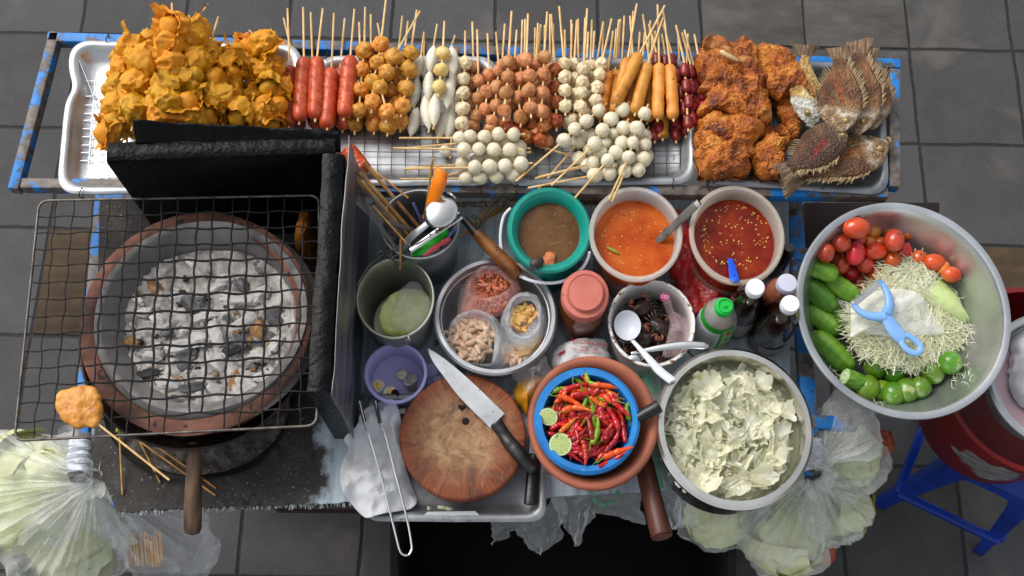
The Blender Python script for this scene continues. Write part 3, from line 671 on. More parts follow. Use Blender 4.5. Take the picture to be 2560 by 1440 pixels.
for pts, tip, z in (([(1388, 176), (1387, 217), (1391, 257), (1391, 303)], (1378, 36), .024), ([(1332, 306), (1320, 343), (1340, 300)], (1330, 280), .02), ([(1359, 317), (1350, 350), (1362, 300)], (1362, 290), .03), ([(1272, 320), (1290, 330), (1310, 325)], (1262, 322), .01)):
    skewer('meatball_skewer', pts, tip, (B0 + z, B0 + z - .004), B0 + z + .012, 18, VRU, 'meatball', '', 'skewer', G)
order_labels(G, 'skewer of darker wrinkled rust brown balls, # of these', 'from left')
# orange fish sausages ----------------------------------------------------------------------
G = 'skewers of orange fish sausages'
for a, b, tip, z in (((1570, 144), (1538, 282), (1592, 10), .036), ((1600, 132), (1537, 262), (1662, 14), .06), ((1620, 156), (1588, 284), (1657, 45), .052), ((1648, 158), (1644, 298), (1644, 12), .05), ((1675, 160), (1684, 298), (1658, 28), .05),
                     ((1520, 178), (1500, 300), (1533, 78), .012), ((1585, 170), (1570, 310), (1575, 40), .01), ((1628, 180), (1618, 305), (1607, 36), .016), ((1538, 180), (1530, 300), (1547, 50), .0), ((1655, 290), (1657, 346), (1650, 262), .004)):
    skewer('fish_sausage_skewer', [a, b], tip, (B0 + z, B0 + z), B0 + z + .012, 15.5, VO, 'fish_sausage', '', 'skewer', G, half=4.6)
for x, y in ((1541, 72), (1551, 48), (1561, 40), (1583, 28), (1600, 80), (1612, 82), (1626, 52), (1638, 78)):
    skewer('fish_sausage_skewer', [(x - 8, 178), (x - 22, 300)], (x, y), (B0 - .004, B0 - .004), B0 + .004, 14.5, VO, 'fish_sausage', '', 'skewer', G, half=4.6)
order_labels(G, 'orange fried fish sausage on a stick, # among the orange sausages')
# dark red small sausages ----------------------------------------------------------------------
G = 'skewers of small dark red sausages'
def chain(pts, h):
    o = []
    for (x, y), (dx, dy) in zip(pts, h): o += [(x - dx, y - dy), (x + dx, y + dy)]
    return o
for pts, tip, z in (([(1642, 150), (1640, 190), (1650, 240), (1648, 318)], (1622, 60), .012), ([(1680, 152), (1694, 192), (1702, 232), (1710, 272)], (1658, 60), .03), ([(1712, 176), (1716, 216), (1722, 255), (1720, 305)], (1690, 63), .05), ([(1727, 180), (1728, 220), (1730, 262), (1732, 300)], (1705, 82), .036),
                    ([(1735, 182), (1740, 222), (1741, 262), (1744, 305)], (1711, 75), .02), ([(1753, 192), (1756, 236), (1758, 270)], (1736, 86), .03), ([(1664, 155), (1670, 210), (1672, 260), (1690, 302)], (1655, 85), .004), ([(1630, 200), (1632, 260), (1640, 300), (1636, 335)], (1630, 75), .0),
                    ([(1700, 190), (1690, 250), (1696, 312), (1690, 335)], (1695, 78), .0), ([(1716, 200), (1712, 260), (1714, 322)], (1720, 85), .0)):
    skewer('small_sausage_skewer', chain(pts, [(.6, 17.5)] * len(pts)), tip, (B0 + z, B0 + z), B0 + z + .014, 12.5, VD, 'small_sausage', '', 'skewer', G, half=1.55)
order_labels(G, 'skewer of short dark red sausages, # of the dark red ones')
# white fish balls lying crosswise -------------------------------------------------------------
G = 'white fish ball skewers with sticks pointing left'
for pts, tip, z in (([(1149, 345), (1175, 341), (1211, 342), (1246, 336), (1284, 337)], (998, 345), .04), ([(1160, 374), (1197, 373), (1235, 375), (1275, 375)], (983, 370), .045), ([(1185, 355), (1220, 358), (1262, 356), (1298, 368)], (998, 372), .012),
                    ([(1157, 411), (1192, 400), (1232, 398), (1268, 398), (1300, 385)], (1023, 420), .012), ([(1187, 419), (1225, 417), (1262, 415), (1303, 410)], (1010, 422), .046), ([(1164, 446), (1201, 444), (1241, 441), (1282, 437)], (1000, 448), .026), ([(1172, 425), (1210, 432), (1250, 430), (1288, 430)], (1005, 467), .0)):
    skewer('fish_ball_skewer', pts, tip, (B0 + z, B0 + z), B0 + z - .004, 18.3, VWH, 'fish_ball', '', 'skewer', G)
for i, o in enumerate(sorted(ALL[G], key=lambda o: -(o.location.y))):
    del o['_x']; o['label'] = 'white fish ball skewer lying with its stick to the left, %s from the back' % ORD[i + 1]
G = 'white fish ball skewers with sticks pointing down'
for pts, tip, z in (([(1410, 351), (1437, 323), (1466, 303), (1497, 276)], (1290, 453), .035), ([(1486, 360), (1506, 326), (1528, 298), (1557, 274)], (1378, 464), .05), ([(1572, 393), (1582, 357), (1593, 321), (1612, 284)], (1522, 500), .055), ([(1519, 401), (1540, 381), (1555, 358), (1560, 320)], (1437, 495), .05),
                    ([(1448, 396), (1445, 355), (1480, 340), (1520, 340)], (1337, 362), .0), ([(1482, 408), (1502, 382), (1512, 360), (1535, 335)], (1338, 446), .03), ([(1487, 438), (1523, 434), (1560, 400)], (1320, 470), .03), ([(1563, 427), (1596, 425), (1610, 398), (1612, 362)], (1530, 505), .035),
                    ([(1585, 400), (1606, 370), (1612, 340)], (1500, 440), .012), ([(1470, 415), (1500, 425), (1540, 425), (1575, 405)], (1346, 442), .0), ([(1460, 340), (1475, 375), (1530, 360), (1600, 398)], (1340, 480), .0), ([(1616, 390), (1590, 345), (1550, 345)], (1560, 450), .0)):
    skewer('fish_ball_skewer', pts, tip, (B0 + z, B0 + z - .004), B0 + z + .004, 18.5, VWH, 'fish_ball', '', 'skewer', G)
order_labels(G, 'white fish ball skewer in the heap under the orange sausages, #')
# the fallen sausage behind the windscreen, sausage chunk on split stick
G = 'single'
skewer('sausage_skewer', [(868, 372), (912, 430)], (1020, 495), (B0 + .01, B0 + .02), B0 + .03, 22, VS, 'sausage', '', 'skewer', G, half=3.9, stick=BAMBOO_OLD)
ALL[G][0]['label'] = 'red sausage on a split stick leaning beside the black windscreen'; del ALL[G][0]['_x']; del ALL[G][0]['group']
# ------------------------------------------------------------------ fried chicken
CHICK = mat('fried_chicken_crust', [(.27, '#3E1804'), (.41, '#843E0C'), (.54, '#AE6016'), (.72, '#C88A36')], scale=24, detail=10, rough=.5, bmp=.7, bscale=300, bdist=.004, specks=[(60, .66, '#5a2608'), (230, .66, '#D8A860'), (320, .68, '#4a2008')])
def O(pts, ox, oy, k): return [(ox + x / k, oy + y / k) for x, y in pts]
def crumb(mb, seed):
    """crumbly batter: small knobs and craters all over the crust"""
    o = Vector((seed * 3.3, 1, seed)); c = sum(mb.v, Vector()) / len(mb.v)
    for v in mb.v:
        f = .55 * noise.noise((v + o) * 130) + .5 * noise.noise((v + o) * 260); g = max(0, noise.noise((v + o) * 55)); d = (v - c); d.z += .02; d.normalize()
        v += (d + Vector((0, 0, .5))) * (.0032 * f + .0045 * g * abs(f) * 1.6)
def chicken(label, pts, z, top, bot, seed, amp=.013, group=None):
    W = [U(x, y, z) for x, y in O(pts, 1700, 0, 2.77)]
    mb = MB(); mb.pillow(W, top, bot, z, n=300, rings=84, amp=amp, sc_=26, seed=seed, power=.42, ridge=True); crumb(mb, seed)
    o = mb.build('fried_chicken', CHICK); tag(o, label, 'fried chicken'); return o
ZC_ = ZT + .03
big = chicken('largest fried chicken piece with a leg bone sticking up at the back', [(150, 430), (170, 350), (240, 330), (330, 330), (420, 335), (495, 400), (510, 500), (560, 560), (602, 650), (610, 760), (560, 850), (480, 835), (330, 800), (200, 800), (140, 760), (185, 700), (150, 640), (140, 520)], ZC_ + .03, .05, .06, 1, .022)
mb = MB(); a, b = U(1776, 108, ZC_ + .085), U(1850, 150, ZC_ + .07)
mb.tube(spline([a + Vector((-.012, .006, 0)), a, a.lerp(b, .35), a.lerp(b, .7), b, b + (b - a) * .25], 26), [.006, .015, .019, .017, .0135, .012, .011, .011] + [.012 + .0004 * i for i in range(19)], 14)
for v in mb.v: v += Vector((fbm(v, 60), fbm(v + Vector((3, 3, 3)), 60), fbm(v, 50))) * .003
mb.build('leg_end', mat('fried_skin_bone', [(.3, '#6a3410'), (.5, '#9c5a24'), (.7, '#b88a58')], scale=60, rough=.4, bmp=.5, bscale=180, bdist=.003), big)
mb = MB(); mb.tube(spline([U(1800, 128, ZC_ + .098), U(1822, 140, ZC_ + .098), U(1846, 152, ZC_ + .088)], 8), [.003, .006, .006, .005, .005, .005, .004, .004, .002], 8); mb.build('bone', mat('bare_bone', '#C8A878', rough=.5), big)
# folds of skin on top of the big piece
mb = MB(); W = [U(x, y, ZC_ + .06) for x, y in O([(200, 640), (300, 590), (450, 600), (580, 660), (590, 740), (480, 800), (330, 760), (210, 720)], 1700, 0, 2.77)]
mb.pillow(W, .024, .02, ZC_ + .055, n=240, rings=60, amp=.013, sc_=34, seed=4, power=.5, ridge=True); crumb(mb, 4); mb.build('crust_fold', CHICK, big)
low = chicken('broad square fried chicken piece in front of the largest one', [(135, 870), (200, 815), (330, 835), (420, 810), (530, 880), (530, 960), (470, 1000), (500, 1100), (470, 1190), (330, 1220), (200, 1240), (150, 1180), (110, 1050), (130, 950)], ZC_ + .015, .05, .04, 2, .022)
mb = MB(); W = [U(x, y, ZC_ + .05) for x, y in O([(150, 900), (250, 850), (400, 830), (500, 890), (510, 950), (420, 1010), (300, 1050), (180, 1010)], 1700, 0, 2.77)]
mb.pillow(W, .026, .02, ZC_ + .045, n=240, rings=60, amp=.013, sc_=34, seed=9, power=.5, ridge=True); crumb(mb, 9); mb.build('crust_fold', CHICK, low)
chicken('fried chicken piece between the largest piece and the mackerel', [(525, 355), (600, 340), (660, 355), (740, 430), (790, 520), (855, 590), (855, 670), (800, 700), (720, 690), (640, 660), (590, 590), (530, 520), (505, 450)], ZC_ + .02, .042, .045, 3, .019)
chicken('curved fried chicken wing hanging below the upper right piece', [(690, 700), (740, 690), (840, 700), (845, 800), (815, 850), (825, 900), (795, 960), (740, 930), (720, 850), (680, 790)], ZC_ + .0, .032, .03, 5, .011)
chicken('thin curled fried chicken strip between the pieces', [(600, 920), (680, 885), (780, 900), (800, 950), (740, 975), (650, 965)], ZC_ - .01, .018, .018, 8, .008)
chicken('small fried chicken nugget beside the chicken strip', [(545, 900), (590, 852), (618, 880), (605, 950), (570, 985), (545, 960)], ZC_ - .006, .02, .02, 6, .008)
chicken('round fried chicken chunk in front, beside the dark fish', [(500, 1050), (560, 985), (650, 965), (712, 1005), (725, 1080), (690, 1160), (640, 1235), (560, 1230), (510, 1150)], ZC_ + .008, .04, .035, 7, .018)

# ------------------------------------------------------------------ fried fish
def fish_mat(name, body, head, cut, hx=.26):
    m, nt, b, out = nodes(name); v = coords(nt, False); sx = nt.nodes.new('ShaderNodeSeparateXYZ'); nt.links.new(v, sx.inputs[0])
    n = tex(nt, v, 5, 8, rough=.65)
    bc = ramp(nt, n, [(.3, body[0]), (.5, body[1]), (.7, body[2])]); hc = ramp(nt, tex(nt, v, 9, 6, dist=.8), [(.3, head[0]), (.5, head[1]), (.68, head[2])])
    k = ramp(nt, math_(nt, 'ADD', sx.outputs[0], math_(nt, 'MULTIPLY_ADD', n, .3, -.15)), [(hx - .04, 1.), (hx + .04, 0.)])
    c = mixc(nt, k, bc, hc)
    # the slash cut in the flank
    dx = math_(nt, 'DIVIDE', math_(nt, 'SUBTRACT', sx.outputs[0], .44), .17); dy = math_(nt, 'DIVIDE', math_(nt, 'SUBTRACT', sx.outputs[1], math_(nt, 'MULTIPLY_ADD', sx.outputs[0], .25, -.09)), .045)
    r2 = math_(nt, 'ADD', math_(nt, 'MULTIPLY', dx, dx), math_(nt, 'MULTIPLY', dy, dy)); r2 = math_(nt, 'ADD', r2, math_(nt, 'MULTIPLY_ADD', tex(nt, v, 16, 4), 1.2, -.6))
    c = mixc(nt, ramp(nt, r2, [(.55, 1.), (1.0, 0.)]), c, ramp(nt, tex(nt, v, 24, 5), [(.3, cut[0]), (.7, cut[1])]))
    nt.links.new(c, b.inputs['Base Color']); b.inputs['Roughness'].default_value = .42
    vo = tex(nt, v, 34, kind='voronoi')
    bump(nt, b, math_(nt, 'ADD', vo, math_(nt, 'MULTIPLY', tex(nt, v, 40, 6), 1.6)), .6, .009); return m
DARKF = fish_mat('dark_fried_fish', ('#351e0e', '#5f3b1e', '#94683a'), ('#4a3018', '#94795a', '#cabfac'), ('#5a2408', '#94501a'))
DARKF2 = fish_mat('very_dark_fried_fish', ('#26150c', '#4a2e1c', '#6e4c34'), ('#3a2616', '#725a40', '#9a886c'), ('#4a120a', '#8a3016'), .16)
MACK = fish_mat('fried_mackerel_skin', ('#4a3418', '#b08a48', '#dcc896'), ('#6c6a60', '#b0ac9c', '#dcdad0'), ('#3a2410', '#b87a30'), .3)
FIN = mat('fried_fin', [(.3, '#46301e'), (.5, '#7a6048'), (.7, '#a8927a')], scale=7, detail=5, rough=.55, bmp=.6, bscale=30, bdist=.02, stretch=(1, 9, 1))
SPINE = mat('fin_spine', [(.3, '#8a7450'), (.7, '#c2ac80')], scale=30, rough=.5)
EYE = mat('cooked_fish_eye', [(.3, '#4a3a20'), (.7, '#8a7038')], scale=30, rough=.3); PUP = mat('cloudy_pupil', '#b8a060', rough=.3)
TIL = [(0, .03), (.03, .075), (.10, .155), (.2, .22), (.32, .25), (.45, .235), (.58, .18), (.68, .115), (.76, .078), (.82, .085)]
MAC = [(0, .02), (.04, .07), (.12, .125), (.25, .155), (.4, .15), (.55, .12), (.7, .075), (.8, .045), (.86, .04)]
def fish(label, head, tail, z, prof, wmul, m, flip=1, fins=True, thick=.32, tilt=0., tailw=.15, ztail=None):
    H, T = U(*head, z), U(*tail, ztail if ztail else z); L = (T - H).length; d = (T - H).normalized()
    o = thing('fried_fish', label, 'fried fish', H)
    q = along(d, tilt); mx = q.to_matrix()
    def part(mb, nm, mm, par=None):
        for v in mb.v:
            v.z += .0
        me = mb.mesh(nm, mm); p = bpy.data.objects.new(nm, me); col.objects.link(p); p.parent = par if par else o
        if not par: p.rotation_mode = 'QUATERNION'; p.rotation_quaternion = q; p.scale = (L, L * wmul, L)
        return p
    mb = MB(); N, K = 60, 40; rings = []
    e = prof[-1][0]
    for i in range(N + 1):
        x = e * i / N; w_ = interp(prof, x); rings.append([])
        for k in range(K):
            a = 2 * math.pi * k / K; ca, sa = math.cos(a), math.sin(a)
            p = Vector((x, w_ * math.copysign(abs(ca) ** .85, ca), w_ * thick * sa * (1 + .0)))
            p += Vector((0, p.y, p.z)).normalized() * .012 * fbm(p + Vector((head[0], 0, 0)), 9, 4) if w_ > 0 else Vector()
            if .2 < x < .28 and sa > 0: p.z += .012 * (1 - abs(x - .235) / .045) * sa       # gill cover edge
            p.z += .03 * math.sin(x * 6 + head[0])
            rings[-1].append(p)
    mb.loft(rings); body = part(mb, 'body', m)
    # eye, mouth
    mb = MB(); ez = interp(prof, .11) * thick
    ey = Vector((.115, .05 * flip, ez * .93 + .03 * math.sin(.115 * 6 + head[0]))); mb.blob(ey, (.038, .038 / wmul, .02), 3); ee = part(mb, 'eye', EYE)
    mb = MB(); mb.blob(ey + Vector((0, 0, .012)), (.02, .02, .012), 2); part(mb, 'pupil', PUP, ee)
    mb = MB(); mb.tube([Vector((.0, .035, ez * .25)), Vector((-.012, 0, ez * .3)), Vector((.0, -.035, ez * .2))], .014, 8); part(mb, 'lip', m)
    # tail fin: fan with ribs and a ragged edge
    mb = MB(); rg = [rnd.uniform(-.03, .02) for _ in range(40)]; s0 = interp(prof, e)
    def tf(sg):
        def f(u, v):
            x = e - .015 + (1 - e + .015) * u * (1 - .10 * (1 - abs(2 * v - 1)) + rg[int(v * 39)] * u); y = (v - .5) * 2 * lerp(s0, tailw, u ** .8)
            return (x, y, .006 * sg * (1 - .6 * u) + .010 * math.sin(v * 60) * u * .4 + .03 * math.sin(x * 6 + head[0]) + .03 * u * math.sin(v * 5))
        return f
    mb.grid(10, 39, tf(1)); mb.grid(10, 39, tf(-1)); part(mb, 'tail_fin', FIN)
    if fins:
        # dorsal fin: membrane plus a row of spines
        mb = MB(); n = 22; pts = []
        for i in range(n):
            x = .27 + .5 * i / (n - 1); w_ = interp(prof, x) * .96 * flip; h = .068 * (1 - .25 * abs(i / n - .4)) * rnd.uniform(.45, 1.15)
            a0 = Vector((x, w_ * .96, .0)); tip = Vector((x + .075 + rnd.uniform(-.035, .035), w_ + h * flip, .02 + rnd.uniform(-.02, .03))); pts.append((a0, tip))
            a0.z += .03 * math.sin(x * 6 + head[0]); tip.z += .03 * math.sin(x * 6 + head[0])
            mb.tube([a0, a0.lerp(tip, .5) + Vector((0, 0, .004)), tip], [.0062, .0052, .0016], 6)
        part(mb, 'dorsal_spines', SPINE)
        mb = MB()
        for sg in (.003, -.003):
            mb.grid(n - 1, 4, lambda u, v: pts[round(u * (n - 1))][0].lerp(pts[round(u * (n - 1))][1], v * (.74 + .14 * ((round(u * (n - 1)) % 2)))) + Vector((0, 0, sg)))
        part(mb, 'dorsal_fin', FIN)
        mb = MB(); n2 = 9
        for i in range(n2):
            x = .5 + .2 * i / n2; w_ = -interp(prof, x) * .96 * flip; a0 = Vector((x, w_, .03 * math.sin(x * 6 + head[0]))); mb.tube([a0, a0 + Vector((.07, -.055 * flip + rnd.uniform(-.015, .015), .01))], [.006, .0016], 6)
        part(mb, 'anal_fin', SPINE)
    mb = MB(); ez2 = interp(prof, .3) * thick
    for sg in (.0, -.006): mb.grid(8, 8, lambda u, v: (.27 + .16 * u, flip * (-.03 + (v - .5) * .10 * u) - .05 * u * flip, ez2 * 1.02 + .012 + sg + .012 * math.sin(v * 18) * u + .03 * math.sin((.27 + .16 * u) * 6 + head[0]) - .02 * u))
    part(mb, 'pectoral_fin', FIN)
    return o
ZF = ZT + .05
fish('silvery golden fried mackerel lying upright beside the chicken', (2024, 316), (2012, 112), ZF + .02, MAC, 1.35, MACK, 1, False, .5, .25, .12)
fish('dark fried tilapia with spread spines at the right end of the rack', (2178, 322), (2168, 122), ZF - .005, TIL, .95, DARKF, -1, True, .3, -.45)
fish('dark fried tilapia in the middle of the three upright fish', (2146, 334), (2150, 98), ZF + .025, TIL, .85, DARKF, -1, True, .3, -.35)
fish('brown fried tilapia with pale face on top of the upright fish', (2102, 328), (2100, 116), ZF + .055, TIL, .93, DARKF, -1, True, .3, -.15)
fish('lowest fried tilapia with pale face pointing right over the rack edge', (2222, 352), (1946, 462), ZF, TIL, .82, DARKF, 1, True, .3, .2)
fish('very dark fried tilapia with a reddish slash lying diagonally', (2112, 322), (1944, 440), ZF + .04, TIL, .95, DARKF2, 1, True, .32, -.1)
# ------------------------------------------------------------------ round vessels
def ell(px, py, rx, ry, z):
    a, b, c, d = U(px - rx, py, z), U(px + rx, py, z), U(px, py - ry, z), U(px, py + ry, z)
    return (a + b + c + d) / 4, (a - b).length / 2, (c - d).length / 2
def vessel(kind, label, cat, px, py, rx, ry, zr, zb, m, base=.75, wall=.006, lip=.006, bulge=.0, part='body', lipm=None, wob=0, floor=None, group=None, n=72):
    """open round vessel whose rim at height zr fills the ellipse (rx, ry); stands at zb"""
    c, a, b = ell(px, py, rx, ry, zr); R0 = a
    o = thing(kind, label, cat, (c.x, c.y, zb), group); h = zr - zb
    f = lambda m_: m_ / R0
    P = [(0, 0), (base * .96, 0), (base, .004)]
    for i in range(1, 9):
        t = i / 9; P.append((lerp(base, 1 - f(lip), t ** (1 - bulge)), .004 + (h - .012) * t))
    P += [(1 - f(lip), h - lip * 1.4), (1, h - lip), (1.0, h - lip * .35), (1 - f(lip) * .35, h), (1 - f(lip), h)]
    P += [(1 - f(lip + wall * .5), h - lip * .6), (1 - f(lip + wall), h - lip * 1.6)]
    fl = .006 if floor is None else floor
    for i in range(8, 0, -1):
        t = i / 9; P.append((lerp(base, 1 - f(lip), t ** (1 - bulge)) - f(wall), max(fl, .004 + (h - .012) * t)))
    P += [(base * .9 - f(wall), fl), (0, fl)]
    def fn(p, an):
        if wob: k = 1 + wob * fbm((math.cos(an), math.sin(an), p.z * 4), 1.3, 3); p = Vector((p.x * k, p.y * k, p.z + wob * .1 * math.sin(3 * an) * p.z))
        return p
    mb = MB(); mb.lathe(P, (c.x, c.y, zb), a, b, n, fn); mb.build(part, m, o)
    return o, c, a, b
def disc(c, a, b, z, m, name, label, cat, rip=.0006, n=64, sc_=30, kind=None):
    mb = MB(); P = [(0, 0)] + [(k / 24, 0) for k in range(1, 25)] + [(1, -.004)]
    mb.lathe(P, (c.x, c.y, z), a, b, n, lambda p, an: p + Vector((0, 0, rip * fbm(Vector((p.x + c.x, p.y + c.y, 0)), sc_, 4))))
    o = mb.build(name, m, loc=(c.x, c.y, z)); tag(o, label, cat, kind=kind); return o
def knot_handle(path, r, m, root, name='bail_handle'):
    mb = MB(); mb.tube(spline(path, 40), r, 8); return mb.build(name, m, root)

# ------------------------------------------------------------------ charcoal stove
ZS = 1.02
c, a, b = ell(490, 806, 291, 279, ZS); ST = c
stove = thing('charcoal_stove', 'round terracotta charcoal stove in a sooty metal pail with wooden handle', 'stove', (c.x, c.y, ZD + .002))
def crack(p, an): return p * (1 + .006 * fbm((math.cos(an), math.sin(an), 0), 2.2, 4)) + Vector((0, 0, .004 * fbm(p, 14, 3)))
STCLAY = mat('scorched_terracotta', [(.28, '#1c1513'), (.42, '#43291f'), (.55, '#744a3c'), (.75, '#8a6250')], scale=7, detail=8, rough=.8, bmp=.4, bscale=110, bdist=.002, specks=[(34, .64, '#2b201c')])
mb = MB(); h = ZS - ZD
mb.lathe([(.80, -h + .03), (.90, -.10), (.965, -.012), (.985, -.003), (.995, 0), (.97, .004), (.90, .003), (.865, .0), (.855, -.006), (.85, -.03), (.84, -.16)], (c.x, c.y, ZS), a, b, 80, crack)
mb.build('clay_rim', STCLAY, stove)
c2, a2, b2 = ell(505, 792, 267, 240, ZS)
LINER = mat('ash_grey_lining', [(.3, '#565352'), (.5, '#797674'), (.7, '#949190')], scale=6, detail=8, rough=.85, bmp=.3, bscale=140, specks=[(11, .70, '#4a3c34')])
mb = MB(); mb.lathe([(1.10, -.045), (1.03, -.014), (1.0, -.004), (.99, .002), (.95, .0), (.93, -.004), (.80, -.05), (.70, -.088), (.55, -.115), (0, -.125)], (c2.x, c2.y, ZS + .007), a2, b2, 80, crack); mb.build('clay_lining', LINER, stove)
PAIL = mat('sooty_pail', [(.3, '#0e0b0a'), (.5, '#231a17'), (.66, '#3f2b24'), (.8, '#5e4a3e')], scale=12, detail=7, rough=.6, metal=.4, bmp=.5, bscale=90, bdist=.003, specks=[(40, .68, '#7d7468')])
mb = MB(); cc = U(492, 838, .965)
mb.lathe([(.80, -.163), (.86, -.08), (.99, -.004), (1.015, 0), (1.02, .004), (1.0, .006), (.985, .0), (.90, -.03)], (cc.x, cc.y, .965), a * 1.0, b * 1.0, 80, lambda p, an: p * (1 + .012 * fbm((math.cos(an), math.sin(an), 2), 2, 3))); mb.build('metal_pail', PAIL, stove)
HW = mat('grimy_wood_handle', [(.3, '#241710'), (.5, '#4a3524'), (.7, '#6b5138')], scale=7, detail=7, rough=.5, stretch=(8, 1, 8), bmp=.3, bscale=60)
p0, p1 = U(486, 1105, .94), U(481, 1338, .90); mb = MB(); L = [0, .02, .1, .4, .7, .93, .98, 1]; r_ = [.012, .0135, .0145, .0165, .0185, .0178, .014, .003]
mb.tube([p0.lerp(p1, t) for t in L], r_, 16); mb.build('handle', HW, stove)
# ash bed and charcoal
ASH = mat('grey_ash', [(.3, '#77716b'), (.46, '#a29c96'), (.6, '#c0bbb5'), (.78, '#d6d3cf')], scale=34, detail=9, rough=.95, bmp=1, bscale=90, bdist=.006, specks=[(60, .70, '#37322e'), (16, .72, '#8d735c')])
ca, aa, ba = ell(520, 836, 246, 206, ZS - .05); zA = ZS - .062
def ash_h(p): return .012 * fbm(p, 16, 5) + .006 * fbm(p, 70, 3) + .030 * smooth01((p.x * .6 - p.y * .8) / aa * .55 + .45)
mb = MB(); mb.lathe([(0, .006)] + [(k / 44, .02 * (k / 44) ** 6 + .004) for k in range(1, 45)], (ca.x, ca.y, zA), aa, ba, 150,
                    lambda p, an: p + Vector((0, 0, ash_h(p))))
tag(mb.build('ash', ASH, loc=(ca.x, ca.y, zA)), 'bed of pale grey ash in the clay stove', 'ash', kind='stuff')
CW = mat('white_ash_charcoal', [(.25, '#8f8a84'), (.42, '#c4c0bb'), (.6, '#dad8d4'), (.8, '#e6e4e1')], scale=18, detail=8, rough=.95, bmp=.9, bscale=130, bdist=.004, specks=[(42, .69, '#5b554f')], stretch=(1, 3, 3), unit=.02)
CG = mat('grey_charcoal', [(.3, '#3d3c3e'), (.5, '#6b6a6c'), (.7, '#908e8e')], scale=18, detail=8, rough=.9, bmp=.8, bscale=110, bdist=.004, stretch=(1, 4, 4), unit=.02)
CT = mat('tan_scorched_chunk', [(.3, '#6b4a2c'), (.5, '#9c7346'), (.7, '#b99870')], scale=14, detail=7, rough=.85, bmp=.7, bscale=90, bdist=.004, stretch=(1, 3, 3), unit=.02)
CB = mat('black_charcoal', [(.3, '#141414'), (.5, '#242426'), (.72, '#5c5b5c')], scale=16, detail=8, rough=.7, bmp=.8, bscale=90, bdist=.004, stretch=(1, 5, 5), unit=.02)
def lump(seed, m):
    r_ = random.Random(seed); V, F = ico(4); pl = []
    for _ in range(11):
        n = Vector((r_.gauss(0, 1), r_.gauss(0, 1), r_.gauss(0, 1))).normalized(); pl.append((n, r_.uniform(.55, .9)))
    out = []
    for v in V:
        k = 1.0
        for n, d in pl:
            q = v.dot(n)
            if q > 0: k = min(k, d / q)
        p = v * k; p = p * (1 + .16 * fbm(v + Vector((seed, 0, 0)), 2.2, 5) + .05 * fbm(v, 9, 3)); out.append(p)
    mb = MB(); mb.add(out, F); return mb.mesh('charcoal', m)
LM = {m.name: [lump(i + 17 * j, m) for i in range(5)] for j, m in enumerate((CW, CG, CT, CB))}
CG_ = 'charcoal pieces in the stove'
def coal(px, py, ln, wd, ang, m, label, dz=0, hh=None):
    z = ZS - .05; p = U(px, py, z); z = zA + .006 + ash_h(p - Vector((ca.x, ca.y, 0))) + dz; p = U(px, py, z); s_ = S(px, py, z)
    o = inst('charcoal', rnd.choice(LM[m.name]), None, p, Quaternion((0, 0, 1), -ang) @ Quaternion((1, 0, 0), rnd.uniform(-.35, .35)) @ Quaternion((0, 1, 0), rnd.uniform(-.3, .3)), Vector((ln * s_ / 2 * 1.25, wd * s_ / 2 * 1.25, (hh or wd * .75) * s_ / 2)))
    tag(o, label, 'charcoal', CG_); return o
coal(492, 657, 84, 44, .85, CW, 'large white ash-coated charcoal block leaning on the stove wall, nearest the back', .006)
coal(600, 748, 95, 46, .1, CW, 'broad white charcoal slab in the middle right of the stove', .006)
coal(365, 935, 70, 20, -.15, CB, 'long dark split charcoal stick at the lower left of the ash', .006)
coal(582, 872, 52, 34, -.5, CB, 'black charcoal chunk with streaks right of the ash centre', .006)
coal(587, 945, 60, 24, 1.8, CT, 'tan orange scorched chunk at the lower right of the ash', .006)
coal(645, 820, 52, 34, 1.2, CT, 'pale tan charcoal chunk near the right wall of the stove', .006)
coal(390, 720, 44, 24, .5, CT, 'small tan scorched chunk at the upper left of the ash', .006)
coal(330, 855, 36, 28, .2, CT, 'brownish chunk at the left edge of the ash', .006)
coal(605, 712, 34, 28, .6, CG, 'slate grey lump above the broad white slab', .006)
for i, (px, py, ln, wd, an) in enumerate(((660, 672, 50, 30, .8), (655, 735, 52, 34, -.4), (540, 720, 50, 30, -.5), (560, 700, 44, 30, .2), (480, 760, 60, 34, .7), (445, 745, 36, 26, .3), (520, 790, 60, 30, -.3), (610, 805, 84, 36, -.5), (690, 790, 50, 40, .8),
                                         (545, 835, 66, 40, 1.2), (500, 850, 54, 36, .2), (450, 865, 60, 42, -.3), (600, 850, 40, 30, .6), (650, 890, 56, 38, .3), (690, 860, 44, 32, -.7), (540, 905, 62, 36, .9), (470, 905, 50, 34, -.6), (620, 960, 60, 36, .5), (660, 940, 46, 34, -.2),
                                         (420, 960, 56, 34, .3), (480, 970, 60, 30, -.2), (545, 975, 52, 34, .6), (520, 1000, 46, 26, 0), (585, 1000, 50, 26, .3), (440, 1000, 44, 22, .1), (360, 780, 40, 26, -.3), (345, 750, 36, 24, .6), (400, 800, 44, 28, .5), (420, 830, 36, 26, -.8), (385, 890, 46, 30, .2))):
    coal(px, py, ln, wd, an, CW if i % 4 else CG, 'pale ash-coated charcoal lump in the bed of the stove' if i % 4 else 'grey charcoal lump half buried in the stove ash', .006)
CH2 = []
